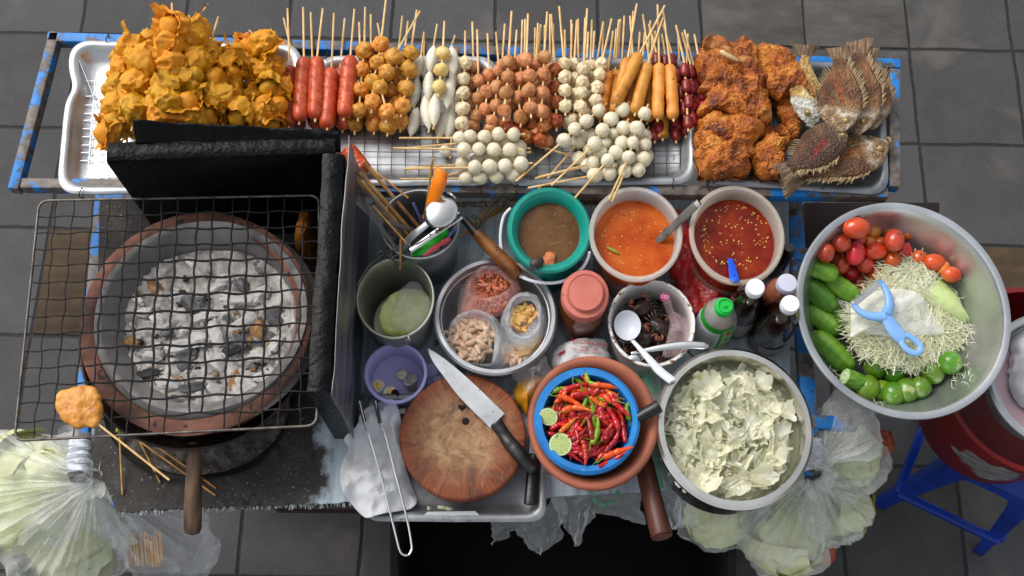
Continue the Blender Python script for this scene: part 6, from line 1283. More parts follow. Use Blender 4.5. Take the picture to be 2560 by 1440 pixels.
SIL = mat('silver_coin', [(.3, '#8f8c84'), (.6, '#b4b0a6'), (.8, '#ccc8be')], scale=120, rough=.35, metal=.85, bmp=.6, bscale=380, bdist=.001); GOLDC = mat('gold_coin', [(.3, '#9a7a38'), (.7, '#c2a258')], scale=120, rough=.35, metal=.85, bmp=.6, bscale=380, bdist=.001)
for k, (px, py, r, bi, lb, tl) in enumerate(((945, 964, 16.5, 1, 'gold centred coin at the left of the lilac tub', .1), (976, 981, 17, 1, 'gold centred coin lower middle of the lilac tub, partly covered', .15), (1004, 936, 13.5, 0, 'silver coin lying alone uppermost in the lilac tub', .0), (1022, 952, 14, 0, 'silver coin beneath another at the right of the lilac tub', .1), (1028, 948, 14, 0, 'silver coin on top of another at the right of the lilac tub', .2), (988, 984, 11, 2, 'small dark copper coin leaning on a bigger coin in the lilac tub', .5), (1030, 972, 13, 0, 'silver coin standing against the right wall of the lilac tub', .9))):
    z = .824 + .002 * k; s_ = S(px, py, z); o = thing('coin', lb, 'coin', U(px, py, z)); o.rotation_euler = (tl, tl * .6, k); mb = MB(); mb.lathe([(0, -.0009), (r, -.0009), (r, .0009), (r * .9, .0010), (r * .87, .0005), (0, .0006)] and [(0, -.0009), (r * s_, -.0009), (r * s_, .0009), (r * s_ * .9, .0010), (r * s_ * .87, .0005), (0, .0006)], (0, 0, 0), 1, 1, 32); me = mb.mesh('coin_disc', SIL if bi != 2 else mat('dark_copper', '#4a3428', rough=.4, metal=.8)); p = bpy.data.objects.new('coin_disc', me); col.objects.link(p); p.parent = o
    if bi == 1:
        mb = MB(); mb.lathe([(r * s_ * .58, .0006), (r * s_ * .57, .0012), (0, .0013)], (0, 0, 0), 1, 1, 28); me = mb.mesh('gold_centre', GOLDC); p = bpy.data.objects.new('gold_centre', me); col.objects.link(p); p.parent = o
LIP = mat('lilac_paper', [(.3, '#8f90c0'), (.7, '#b4b4d8')], scale=10, rough=.6); zc = .832
pc = thing('calendar_slip', 'lilac printed paper slip with black lettering under the knife tip', 'paper slip', U(1085, 935, zc)); mb = MB(); P = [U(1068, 912, zc), U(1098, 902, zc), U(1112, 945, zc), U(1070, 962, zc)]; mb.prism([(p.x, p.y) for p in P], zc - .001, zc); mb.build('paper', LIP, pc)
BI = mat('black_ink', '#15151c', rough=.6); dU = (U(1085, 930, zc) - U(1088, 940, zc))
for t, px, py, sz in (('เดือ', 1101, 930, .015), ('9', 1092, 938, .016), ('ปีกุ', 1078, 948, .014)): text(t, U(px, py, zc + .0006), sz, BI, pc, up=U(1120, 925, zc) - U(1080, 945, zc))
mb = MB(); cmat = mat('cucumber_scrap', [(.3, '#a8b890'), (.7, '#ccd6b4')], scale=20, rough=.5); q0 = U(994, 1032, .842); mb.grid(10, 6, lambda u, v: q0 + Vector(((u - .5) * .035, (v - .5) * .012 + .010 * (u - .5), .004 * math.sin(u * 3)))); tag(mb.build('cabbage_scrap', cmat, thick=.001), 'pale green scrap left of the chopping block', 'vegetable scrap')
for px, py, w_ in ((1112, 1268, .03), (1128, 1272, .022), (1075, 1270, .012)):
    mb = MB(); q0 = U(px, py, .815); mb.grid(8, 4, lambda u, v: q0 + Vector(((u - .5) * w_, (v - .5) * .007 - .004 * u, .003 * math.sin(u * 5) + .002))); tag(mb.build('cabbage_scrap', cmat, thick=.001), 'pale green shred in the front of the chopping tray', 'vegetable scrap', 'shreds in the chopping tray')
# yolk bag, sugar bag
YOLK = mat('yellow_sauce', [(.3, '#C07C10'), (.6, '#D89A28'), (.8, '#E0B050')], scale=14, rough=.25, sss=.1)
crumple('sauce_bag', 'bag of golden yellow sauce between chopping block and clay mortar', 'sauce bag', [(1285, 975), (1300, 945), (1335, 940), (1360, 950), (1345, 985), (1325, 1010), (1318, 1040), (1300, 1020), (1288, 1000)], .83, .035, YOLK, .008, 3)
crumple('plastic_bag', 'clear crinkled knot of the yellow sauce bag', 'plastic bag', [(1300, 935), (1318, 905), (1350, 898), (1372, 910), (1372, 935), (1350, 960), (1322, 975), (1305, 960)], .855, .035, CLEAR, .03, 6, freq=34)
SUG = mat('white_sugar_bag', [(.3, '#bdbcbc'), (.7, '#d8d6d6')], scale=12, rough=.5, bmp=.3, bscale=40, bdist=.004)
zs_ = .845; W = [U(x, y, zs_) for x, y in ((1375, 900), (1392, 872), (1410, 860), (1470, 850), (1510, 852), (1520, 880), (1520, 915), (1450, 925), (1390, 925))]
mb = MB(); mb.pillow(W, .03, .04, zs_, n=100, rings=20, amp=.006, sc_=30, seed=5, power=.3); sb_ = mb.build('seasoning_bag', SUG); tag(sb_, 'white seasoning bag with red lettering behind the clay mortar', 'seasoning bag')
REDL = mat('red_print', '#B01C20', rough=.5)
text('AJINOTAKARA', U(1470, 857, zs_ + .034), .0115, REDL, sb_, up=(.12, 1, .25), nrm=(0, -.25, 1)); text('(beet)  sugar', U(1472, 868, zs_ + .034), .008, REDL, sb_, up=(.12, 1, .25), nrm=(0, -.15, 1)); text('net weight one kilo', U(1468, 877, zs_ + .034), .008, REDL, sb_, up=(.12, 1, .25), nrm=(0, -.1, 1))
mb = MB(); mb.grid(8, 8, lambda u, v: U(1394 + 16 * u + 3 * v, 883 - 10 * u - 9 * v + 9, zs_ + .031 + .002 * math.sin(u * 8))); mb.build('red_corner', REDL, sb_)
# ------------------------------------------------------------------ clay mortar, basket of chillies
ZM = .965
cm, am, bm_ = ell(1483, 1055, 164, 169, ZM); mo = thing('clay_mortar', 'wide rimmed terracotta mortar carrying the blue chilli basket', 'mortar', (cm.x, cm.y, ZD))
CLAYM = mat('fired_mortar_clay', [(.22, '#3a241e'), (.36, '#7c4632'), (.52, '#9A563E'), (.7, '#A66046'), (.85, '#B4784E')], scale=5, detail=5, rough=.62, bmp=.15, bscale=120, bdist=.001)
mb = MB(); hM = ZM - ZD
mb.lathe([(0, 0), (.62, 0), (.70, .02), (.80, hM * .6), (.86, hM - .035), (.93, hM - .028), (.985, hM - .018), (1.0, hM - .008), (.985, hM - .001), (.95, hM + .002), (.90, hM + .001), (.85, hM - .004), (.81, hM - .014), (.78, hM - .035), (.6, .04), (0, .03)], (cm.x, cm.y, ZD), am, bm_, 90, lambda p, an: p * (1 + .005 * fbm((math.cos(an), math.sin(an), p.z * 3), 2, 3)) if p.length > .01 else p); mb.build('clay_body', CLAYM, mo)
ZBK = .992; BB = mat('blue_basket_plastic', [(.3, '#0A5C9C'), (.55, '#0E72B8'), (.8, '#2484C8')], scale=14, rough=.5, specks=[(160, .69, '#5a94c8')], bmp=.15, bscale=120)
bk_, cb_, ab_, bb_ = vessel('chilli_basket', 'blue plastic mesh basket full of chillies resting in the clay mortar', 'basket', 1468, 1050, 133, 134, ZBK, ZBK - .09, BB, .72, .004, .016, part='rim')
mb = MB()
for k in range(7): zz = ZBK - .018 - .006 * k; t = 1 - .012 * k; mb.tube([Vector((cb_.x + ab_ * (.865 * t) * math.cos(x), cb_.y + bb_ * (.865 * t) * math.sin(x), zz)) for x in [q * math.pi / 36 for q in range(73)]], .0014, 6, cap=False)
for k in range(96): x = k * math.pi / 48; mb.tube([Vector((cb_.x + ab_ * .87 * math.cos(x), cb_.y + bb_ * .87 * math.sin(x), ZBK - .014)), Vector((cb_.x + ab_ * .78 * math.cos(x), cb_.y + bb_ * .78 * math.sin(x), ZBK - .062))], .0012, 5)
mb.build('mesh_wall', mat('dark_blue_mesh', '#0A2C5C', rough=.5), bk_)
CHR = [mat('red_chilli_skin', [(.3, '#8E0A06'), (.55, '#AE120A'), (.8, '#C42414')], scale=18, rough=.25, hue=.014, coat=.2, unit=.022), mat('deep_red_chilli_skin', [(.3, '#6A0406'), (.55, '#960C0A'), (.8, '#AE1A12')], scale=18, rough=.25, hue=.012, coat=.2, unit=.022),
       mat('orange_chilli_skin', [(.3, '#C0380A'), (.55, '#D4520E'), (.8, '#DE741C')], scale=14, rough=.25, hue=.03, coat=.2, unit=.022), mat('green_chilli_skin', [(.3, '#4C7008'), (.55, '#729414'), (.8, '#94AE38')], scale=16, rough=.3, hue=.03, unit=.022)]
STEM = mat('chilli_stem', [(.3, '#4a6414'), (.7, '#7a9030')], scale=30, rough=.5)
def chilli_mesh(seed, m, bend):
    r_ = random.Random(seed); n = 22; P = []; Rr = []
    for i in range(n + 1):
        t = i / n; P.append(Vector((lerp(-1, 1, t), bend * (t - .4) ** 2 * 2.2 + .05 * math.sin(t * 5 + seed), .06 * math.sin(t * 4 + seed * 2)))); Rr.append(max(.012, .235 * (min(1, .55 + t * 4)) * (1 - t ** 2.3) ** .62 * (1 + .10 * math.sin(t * 17 + seed) + .08 * math.sin(t * 29))))
    mb = MB(); mb.tube(P, Rr, 12); return mb.mesh('chilli_pod', m), P[0]
VCH = [[chilli_mesh(i + 10 * j, m, (.0, .35, -.45, .7, .2)[i]) for i in range(5)] for j, m in enumerate(CHR)]
mb = MB(); mb.tube(spline([(0, 0, 0), (-.12, 0, .02), (-.3, .06, .06), (-.52, .02, .1)], 10), [.15, .13, .08, .05, .04, .036, .034, .034, .036, .04, .045], 8); STM = mb.mesh('stem', STEM)
CHL = ('bright red chilli in the blue mesh basket', 'deep red chilli in the blue mesh basket', 'orange chilli in the blue mesh basket', 'green chilli in the blue mesh basket')
def chilli(px, py, ang, ln, colr, z, stem=True, tilt=0.):
    me, p0 = VCH[colr][rnd.randrange(5)]; s_ = S(px, py, z) * ln / 2; o = thing('chilli', CHL[colr], 'chilli', U(px, py, z), 'chillies in the blue basket')
    o.rotation_mode = 'QUATERNION'; o.rotation_quaternion = Quaternion((0, 0, 1), ang) @ Quaternion((0, 1, 0), tilt) @ Quaternion((1, 0, 0), rnd.uniform(0, 6.28)); k = 1.0 * rnd.uniform(.9, 1.15) * (52 / ln) ** .6 * 1.15; o.scale = (s_, s_ * k, s_ * k)
    p = bpy.data.objects.new('pod', me); col.objects.link(p); p.parent = o
    if stem: p = bpy.data.objects.new('stem', STM); col.objects.link(p); p.parent = o; p.location = p0
def base_z(px, py): r0 = math.hypot((px - 1468) / 108, (py - 1052) / 112); return ZBK - .016 + .014 * (1 - r0 * r0)
for layer in range(3):
    for k in range((70, 90, 60)[layer]):
        an = rnd.uniform(0, 6.28); r0 = math.sqrt(rnd.random()) * (.80 if layer else .78); px, py = 1468 + 108 * r0 * math.cos(an), 1054 + 112 * r0 * math.sin(an)
        up_ = (1054 - py) / 112 - .3 * (px - 1468) / 108
        if up_ > .25: colr = rnd.choice((2, 2, 2, 0, 0, 0, 3))
        elif up_ > -.1: colr = rnd.choice((0, 0, 1, 2, 0, 1, 3 if layer == 2 and rnd.random() < .3 else 0))
        else: colr = rnd.choice((1, 1, 0, 1, 1, 0))
        r1 = math.hypot((px - 1468) / 108, (py - 1054) / 112); chilli(px, py, rnd.uniform(0, 6.28) if r1 < .5 else math.atan2(-(py - 1054), px - 1468) + 1.57 + rnd.gauss(0, .3), rnd.uniform(54, 84), colr, base_z(px, py) - .022 + .011 * layer, rnd.random() < (.75 if colr in (2, 3) else .25), rnd.gauss(0, .15))
for px, py, ang, ln, colr in ((1430, 1003, -.35, 76, 2), (1440, 1020, .12, 72, 2), (1512, 962, -.12, 74, 2), (1432, 966, .45, 76, 0), (1546, 1017, -1.0, 74, 0), (1494, 1006, -.5, 46, 2), (1566, 1022, 1.55, 54, 3), (1494, 1078, 1.2, 70, 3), (1472, 953, -.9, 40, 3), (1408, 990, .9, 52, 2), (1475, 1070, 1.9, 66, 1), (1421, 1062, .8, 60, 2), (1462, 985, .1, 60, 0), (1560, 1075, 1.7, 64, 1), (1466, 1132, -1.4, 66, 0), (1530, 1150, .5, 76, 0), (1405, 972, .35, 44, 3), (1530, 1110, 1.0, 60, 1), (1545, 1130, .45, 80, 2)):
    chilli(px, py, ang, ln, colr, base_z(px, py) + .012, colr >= 2, 0)
LR = mat('lime_rind', [(.3, '#4F7A14'), (.55, '#6E9A24'), (.8, '#8AB03C')], scale=16, rough=.35, bmp=.3, bscale=260, bdist=.001)
def lime_flesh():
    m, nt, b, out = nodes('cut_lime_flesh'); v = coords(nt, False); sx = nt.nodes.new('ShaderNodeSeparateXYZ'); nt.links.new(v, sx.inputs[0]); at = math_(nt, 'ARCTAN2', sx.outputs[1], sx.outputs[0])
    w_ = math_(nt, 'ABSOLUTE', math_(nt, 'SINE', math_(nt, 'MULTIPLY', at, 4.5))); c = ramp(nt, tex(nt, v, 9, 5, dist=1), [(.3, '#9CB058'), (.6, '#B4C47C'), (.8, '#C8D49C')]); c = mixc(nt, ramp(nt, w_, [(.0, .8), (.2, 0.)]), c, '#DCE2C4'); nt.links.new(c, b.inputs['Base Color']); b.inputs['Roughness'].default_value = .2; b.inputs['Coat Weight'].default_value = .4; return m
LF = lime_flesh(); LPI = mat('lime_pith', '#D2DCB4', rough=.5)
for px, py, r, rot, lb in ((1371, 1042, 24, (.5, -.5, .3), 'smaller cut lime half on the left rim of the chilli basket'), (1401, 1111, 29, (.25, -.25, 1.0), 'larger cut lime half at the lower left of the chilli basket')):
    z = ZBK + .002; s_ = S(px, py, z) * r; o = thing('lime_half', lb, 'lime', U(px, py, z)); o.rotation_euler = rot; o.scale = (s_,) * 3
    for nm, pr, m_ in (('rind', [(0, -.8), (.45, -.7), (.8, -.42), (.97, -.1), (1.0, 0), (.98, .02), (.94, .02)], LR), ('pith', [(.96, .021), (.90, .03), (.86, .025)], LPI), ('flesh', [(.88, .024), (.6, .035), (.2, .03), (.1, .05), (0, .05)], LF)):
        mb = MB(); mb.lathe(pr, (0, 0, 0), 1, 1, 40); p = bpy.data.objects.new(nm, mb.mesh(nm, m_)); col.objects.link(p); p.parent = o
bh = thing('knife', 'knife with a short black handle stuck between mortar and basket', 'knife', U(1630, 1022, .985)); mb = MB(); A, B = U(1604, 1040, .985), U(1650, 1014, .992); mb.tube([A.lerp(B, t) for t in (-.3, 0, .2, .6, .85, .97, 1)], [.010, .0125, .013, .0135, .0145, .0135, .007], 16, flat=.85); mb.build('handle', BLACK_PL, bh)
mb = MB(); mb.bar(A.lerp(B, -.28), A.lerp(B, -1.1) - Vector((0, 0, .03)), .02, .002); mb.build('blade', BLADE, bh)
PW = mat('dark_pestle_wood', [(.3, '#2a120c'), (.5, '#4c2418'), (.75, '#643424')], scale=4, detail=7, rough=.45, stretch=(9, 1, 1), bmp=.2, bscale=60); A, B = U(1600, 1120, .86), U(1655, 1342, .90)
mb = MB(); mb.tube([A.lerp(B, t) for t in (0, .3, .6, .9, .985, 1)], [.020, .0205, .021, .0225, .0225, .0215], 24)
for v in mb.v: v += Vector((fbm(v, 30), fbm(v + Vector((2, 2, 2)), 30), fbm(v, 34))) * .0012
pes = thing('pestle', 'dark brown wooden pestle sticking out below the clay mortar', 'pestle', A); mb.build('shaft', PW, pes)
d = (B - A).normalized(); u_ = Vector((0, 0, 1)); u_ = (u_ - d * d.z).normalized(); w_ = d.cross(u_); mb = MB(); mb.add([B + d * .0008] + [B + d * .0006 + (w_ * math.cos(k * .2618) + u_ * math.sin(k * .2618)) * .0205 for k in range(24)], [[0, 1 + k, 1 + (k + 1) % 24] for k in range(24)]); mb.build('worn_end', mat('worn_end_grain', [(.3, '#4a2a20'), (.55, '#6e4438'), (.75, '#a08478')], scale=50, rough=.6), pes)
# ------------------------------------------------------------------ pot of cabbage in water
ZO = .965; STP = mat('brushed_steel_pot', [(.3, '#b4b2aa'), (.6, '#d0cec8'), (.8, '#e4e3df')], scale=5, rough=.24, metal=1, bmp=.06, bscale=110, rvar=.06)
po, cp_, ap_, bp_ = vessel('steel_pot', 'large stainless steel pot of cut cabbage soaking in water', 'pot', 1837, 1069, 198, 203, ZO, ZD, STP, .90, .004, .017, n=96)
m, nt, b_, out = nodes('cloudy_water'); b_.inputs['Base Color'].default_value = lin('#8f9474'); b_.inputs['Roughness'].default_value = .03; b_.inputs['Coat Weight'].default_value = .5
tr = nt.nodes.new('ShaderNodeBsdfTransparent'); mx = nt.nodes.new('ShaderNodeMixShader'); mx.inputs[0].default_value = .42; nt.links.new(tr.outputs[0], mx.inputs[1]); nt.links.new(b_.outputs[0], mx.inputs[2]); nt.links.new(mx.outputs[0], out.inputs[0]); WATER = m
disc(cp_, ap_ * .885, bp_ * .885, ZO - .045, WATER, 'water', 'cloudy water around the cabbage in the steel pot', 'water', .0005)
CAB = mat('pale_cabbage', [(.25, '#D6D6AC'), (.42, '#E8E7CE'), (.6, '#F0EFE0'), (.8, '#F4F4EC')], scale=22, detail=6, rough=.35, hue=.012, sss=.3, bmp=.3, bscale=90, bdist=.003, specks=[(10, .72, '#C4BC80')], unit=.032)
def leaf_mesh(seed, curl, ruff):
    r_ = random.Random(seed); NR, NA = 14, 44; o = Vector((seed * 3.3, 0, 0)); asp = r_.uniform(.5, 1.0); mb = MB(); ax = r_.uniform(0, 6.28)
    V = []; F = []
    for i in range(NR + 1):
        for k in range(NA):
            a = 2 * math.pi * k / NA; t = i / NR; rr = t * (1 + .42 * fbm((math.cos(a) * 1.1 + seed, math.sin(a) * 1.1, 0), 1.3, 4) + .06 * math.sin(a * 9 + seed)); x, y = rr * math.cos(a), rr * math.sin(a) * asp
            c_ = x * math.cos(ax) + y * math.sin(ax); z = curl * (c_ * c_ * 1.1) + .35 * ruff * t ** 2.2 * (.6 * math.sin(a * 3 + seed) + .35 * math.sin(a * 7 + 2 * seed)) * .6 + .16 * fbm(Vector((x, y, 0)) + o, 1.5, 3) + .03 * math.exp(-(y / .06) ** 2)
            V.append(Vector((x * (1 - .22 * abs(curl) * abs(c_)), y * (1 - .22 * abs(curl) * abs(c_)), z)))
    F = [[i * NA + k, i * NA + (k + 1) % NA, (i + 1) * NA + (k + 1) % NA, (i + 1) * NA + k] for i in range(NR) for k in range(NA)]
    mb.add(V, F); return mb.mesh('cabbage_piece', CAB, merge=1e-6)
_nt = CAB.node_tree; _b = [n for n in _nt.nodes if n.type == 'BSDF_PRINCIPLED'][0]; _o = [n for n in _nt.nodes if n.type == 'OUTPUT_MATERIAL'][0]
_t = _nt.nodes.new('ShaderNodeBsdfTranslucent'); _t.inputs[0].default_value = lin('#EEEDD2'); _m = _nt.nodes.new('ShaderNodeMixShader'); _m.inputs[0].default_value = .42
_nt.links.new(_b.outputs[0], _m.inputs[1]); _nt.links.new(_t.outputs[0], _m.inputs[2]); _nt.links.new(_m.outputs[0], _o.inputs[0]); _b.inputs['Subsurface Weight'].default_value = 0
VLF = [leaf_mesh(i, (.5, -.3, .9, -.8, .3, 1.1, -.5, .6)[i % 8], (.5, .9, .6, .4, 1.0, .7, .8, 1.2)[i % 8]) for i in range(14)]
GCB = 'cabbage pieces in the steel pot'; zw = ZO - .05
def cabp(px, py, s, z, tilt=.4, lab='pale green piece of cut cabbage in the steel pot'):
    dx, dy = px - 1818, py - 1084; q_ = math.hypot(dx, dy); lim = 172 - s * (.75 if z > zw else 1.0)
    if q_ > lim: px, py = 1818 + dx * lim / q_, 1084 + dy * lim / q_
    o = inst('cabbage_piece', rnd.choice(VLF), None, U(px, py, z), Quaternion((0, 0, 1), rnd.uniform(0, 6.28)) @ Quaternion((1, 0, 0), rnd.gauss(0, tilt)) @ Quaternion((0, 1, 0), rnd.gauss(0, tilt)), S(px, py, z) * s); tag(o, lab, 'cabbage', GCB)
def in_pot(rm=.95):
    an = rnd.uniform(0, 6.28); r0 = math.sqrt(rnd.random()) * rm; return 1818 + 170 * r0 * math.cos(an), 1084 + 164 * r0 * math.sin(an), r0
for k in range(105):
    px, py, r0 = in_pot(.93); cabp(px, py, rnd.uniform(30, 54), zw + rnd.uniform(-.018, .008) + .008 * (1 - r0), .45)
for k in range(110):
    px, py, r0 = in_pot(1.0); cabp(px, py, rnd.uniform(10, 24), zw + rnd.uniform(-.006, .012) + .010 * (1 - r0), .5)
for px, py, s in ((1770, 975, 44), (1800, 1000, 40), (1855, 975, 46), (1890, 965, 40), (1700, 1095, 40), (1690, 1165, 44), (1760, 1200, 46), (1840, 1215, 44), (1900, 1200, 42), (1950, 1090, 44), (1940, 1150, 38), (1840, 1150, 42), (1780, 1130, 40), (1900, 1060, 40), (1960, 1030, 34)): cabp(px, py, s * 1.1, zw + .012, .3, 'broad ruffled cabbage leaf floating uppermost in the steel pot')
SHD = MB()
for k in range(170):
    px, py, r0 = in_pot(.94); z = zw + rnd.uniform(-.002, .016); c_ = U(px, py, z); an = rnd.uniform(0, 6.28); l = rnd.uniform(.006, .018); w_ = rnd.uniform(.0012, .0032); d = Vector((math.cos(an), math.sin(an), rnd.uniform(-.4, .4))); sd_ = Vector((-d.y, d.x, rnd.uniform(-.4, .4))); b0 = Vector((0, 0, 1)) * rnd.uniform(-.004, .006)
    SHD.add([c_ - d * l - sd_ * w_, c_ - d * l + sd_ * w_, c_ + b0 - sd_ * w_ * 1.2, c_ + b0 + sd_ * w_ * 1.2, c_ + d * l - sd_ * w_ * .6, c_ + d * l + sd_ * w_ * .6], [[0, 1, 3, 2], [2, 3, 5, 4]])
tag(SHD.build('cabbage_shreds', CAB, loc=U(1818, 1084, zw)), 'fine cabbage shreds floating in the steel pot', 'cabbage shreds', kind='stuff')
# ------------------------------------------------------------------ big bowl of vegetables
ZV = .985; BOWL = mat('spun_aluminium', [(.3, '#a0a3a5'), (.55, '#babdbf'), (.8, '#cecfd1')], scale=5, rough=.31, metal=.85, bmp=.08, bscale=140, bdist=.001, rvar=.08, specks=[(60, .74, '#8d9092')])
cv, av, bv = ell(2258, 773, 268, 270, ZV); vb = thing('mixing_bowl', 'very wide aluminium bowl of tomatoes, cucumbers, limes and shredded papaya', 'bowl', (cv.x, cv.y, ZV - .19)); hv = .19
P = [(0, 0), (.50, 0), (.55, .004), (.70, .04), (.84, .10), (.92, .165), (.935, hv - .006), (.96, hv - .004), (.992, hv - .006), (1.0, hv - .003), (.995, hv), (.97, hv + .001), (.935, hv - .001), (.918, hv - .007), (.905, .165), (.82, .10), (.68, .045), (.52, .008), (0, .006)]
mb = MB(); mb.lathe(P, (cv.x, cv.y, ZV - hv), av, bv, 110); mb.build('body', BOWL, vb)
def bz(px, py, zg):
    """height of the bowl's inner wall under a pixel guess"""
    z = zg
    for _ in range(6):
        p = U(px, py, z); r = math.hypot((p.x - cv.x) / av, (p.y - cv.y) / bv); z = ZV - hv + interp([(0, .006), (.52, .008), (.68, .045), (.82, .10), (.905, .165), (1.2, .2)], r)
    return z
def BO(x, y): return 1960 + x / 2.4, 480 + y / 2.4
TOM = [mat('red_tomato', [(.3, '#AE2418'), (.55, '#C43C2C'), (.8, '#D05E46')], scale=9, detail=2, rough=.2, hue=.02, coat=.3, sss=.08, unit=.024), mat('orange_red_tomato', [(.3, '#B42A0C'), (.55, '#C84818'), (.8, '#D27028')], scale=8, detail=2, rough=.2, hue=.03, coat=.3, sss=.08, unit=.024), mat('ripening_tomato', [(.3, '#B85A18'), (.55, '#C87A2C'), (.8, '#A8922C')], scale=7, detail=2, rough=.2, hue=.03, coat=.3, sss=.08, unit=.024)]
SCAR = mat('stem_scar', '#4c4014', rough=.7)
VT = [[MB().blob((0, 0, 0), 1, 4, .04, 1.2, i + 3 * j).mesh('tomato_skin', m) for i in range(3)] for j, m in enumerate(TOM)]
mb = MB(); mb.blob((0, 0, 0), (.13, .13, .05), 2, .2, 2); SC = mb.mesh('stem_scar', SCAR)
TL_ = []
for k, (x, y, rx, ry, an, cl) in enumerate(((435, 218, 77, 60, -.1, 1), (538, 230, 45, 52, .2, 2), (633, 227, 48, 46, .6, 1), (737, 235, 54, 50, .3, 2), (662, 290, 55, 66, .1, 0), (805, 302, 60, 52, -.2, 1), (342, 305, 60, 54, -.4, 0), (250, 365, 50, 56, 0, 0), (430, 368, 52, 70, .15, 0), (550, 357, 64, 46, -.05, 1), (718, 354, 47, 50, .4, 0), (575, 300, 36, 30, 0, 1), (806, 398, 48, 46, 0, 2), (860, 350, 30, 34, .4, 0), (905, 424, 64, 50, .1, 1), (958, 458, 32, 42, .5, 2), (1003, 495, 56, 46, .2, 1),
                                           (342, 427, 52, 67, .2, 0), (490, 432, 52, 52, .4, 0), (652, 408, 49, 51, .2, 1), (568, 432, 38, 30, 0, 2), (570, 490, 62, 50, -.5, 1), (400, 488, 50, 46, .5, 0), (453, 545, 55, 56, .3, 0), (499, 510, 46, 46, 0, 1), (512, 302, 40, 36, 0, 2), (460, 288, 42, 32, 0, 0), (620, 340, 40, 40, 0, 1))):
    px, py = BO(x, y); hid = k in (11, 13, 15, 20, 24, 25, 26, 27); z = bz(px, py, .88) + (.028 if not hid else .026) + (.028 if k in (4, 0, 9, 8, 18, 19, 21) else 0); z = min(z, ZV + .01); s_ = S(px, py, z) / 2.4
    o = thing('tomato', '', 'tomato', U(px, py, z), 'tomatoes in the big bowl'); me = VT[cl][k % 3]; p = bpy.data.objects.new('skin', me); col.objects.link(p); p.parent = o; o.rotation_euler = (rnd.uniform(-.4, .4), rnd.uniform(-.4, .4), -an); s_ *= 1.08; p.scale = (rx * s_, ry * s_, min(rx, ry) * s_)
    if k in (4, 5, 12, 3, 17, 23, 7): q = bpy.data.objects.new('stem_scar', SC); col.objects.link(q); q.parent = o; q.scale = (ry * s_,) * 3; q.location = (rx * s_ * .2, ry * s_ * .1, min(rx, ry) * s_ * .965)
    TL_.append((px, o, ('ripe red', 'orange red', 'half-ripe orange')[cl]))
for i, (x, o, cn) in enumerate(sorted(TL_, key=lambda t: t[0])): o['label'] = '%s plum tomato in the big aluminium bowl, %s from the left of all tomatoes' % (cn, ORD[i + 1])
CUK = dict(stops=[(.3, '#3A6812'), (.5, '#588A20'), (.66, '#78A63C'), (.8, '#A0C264')], scale=22, detail=5, rough=.38, stretch=(.4, 5, 5), bmp=.15, bscale=40, bdist=.001, hue=.015, sss=.05, specks=[(60, .72, '#8aa860')])
CUC = mat('cucumber_skin', unit=.035, **CUK); CUC1 = mat('cut_cucumber_skin', **CUK)
def cuc(seed):
    mb = MB(); n = 36; P = [Vector((lerp(-1, 1, i / n), 0, .05 * math.sin(i / n * 3))) for i in range(n + 1)]; Rr = [max(.01, .42 * (1 - abs(lerp(-1, 1, i / n)) ** 3.4) ** .5 * (1 + .02 * math.sin(i))) for i in range(n + 1)]; mb.tube(P, Rr, 30)
    for v in mb.v: v.y *= 1 + .03 * math.sin(math.atan2(v.y, v.z) * 5)
    return mb.mesh('cucumber_skin', CUC)
VCU = [cuc(i) for i in range(2)]
for k, (a_, b_2, w_, dz, lb) in enumerate((((140, 440), (322, 512), 118, .035, 'short green cucumber at the back of the row, touching the tomatoes'), ((118, 520), (310, 705), 128, .036, 'green cucumber along the left bowl wall, second from the back'), ((228, 500), (455, 640), 122, .062, 'green cucumber pointing under the tomatoes beside the peeler blade'), ((135, 690), (330, 850), 126, .036, 'green cucumber in the middle of the left bowl wall'), ((268, 660), (410, 830), 100, .046, 'narrow green cucumber tucked beside the papaya shreds'), ((180, 838), (420, 1065), 142, .036, 'largest green cucumber at the front left of the bowl'))):
    (x0, y0), (x1, y1) = BO(*a_), BO(*b_2); z = bz((x0 + x1) / 2, (y0 + y1) / 2, .86) + dz; A, B = U(x0, y0, z + .004), U(x1, y1, z - .004); o = thing('cucumber', lb, 'cucumber', (A + B) / 2 - Vector((0, 0, .02)), 'cucumbers in the big bowl'); L = (B - A).length / 2; w_m = w_ / 2.4 * S(x0, y0, z) / 2
    inst('skin', VCU[k % 2], o, (A + B) / 2, along(B - A, rnd.uniform(0, 6)), Vector((L, w_m / .42, w_m / .42)))
    mb = MB(); mb.blob(A + (A - B).normalized() * -.003 + Vector((0, 0, .004)), .004, 2, .2, 2); mb.build('stem_end', mat('pale_stem_end', '#93A860', rough=.6), o)
(x0, y0), (x1, y1) = BO(368, 1106), BO(490, 1160); z = bz(x0, y0, .86) + .05; A, B = U(x0, y0, z + .01), U(x1, y1, z - .012); d = (B - A).normalized(); s_ = S(x0, y0, z) / 2.4
cu = thing('cucumber', 'cut half cucumber showing its pale seeded face, front left of bowl', 'cucumber', B, 'cucumbers in the big bowl'); mb = MB(); mb.tube([A, A.lerp(B, .3), A.lerp(B, .8), B], [51 * s_, 54 * s_, 52 * s_, 40 * s_], 32); mb.build('skin', CUC1, cu)
CF = mat('cucumber_flesh', [(.3, '#9FBF78'), (.55, '#BCD49C'), (.8, '#D2E2BC')], scale=60, rough=.25, sss=.1, coat=.3); up_ = Vector((0, 0, 1)); u1 = (up_ - d * d.z).normalized(); u2 = d.cross(u1)
mb = MB(); mb.add([A - d * .0012] + [A - d * .0010 + (u1 * math.sin(k * .19635) + u2 * math.cos(k * .19635)) * 48 * s_ for k in range(32)], [[0, 1 + k, 1 + (k + 1) % 32] for k in range(32)]); mb.build('cut_face', CF, cu)
mb = MB()
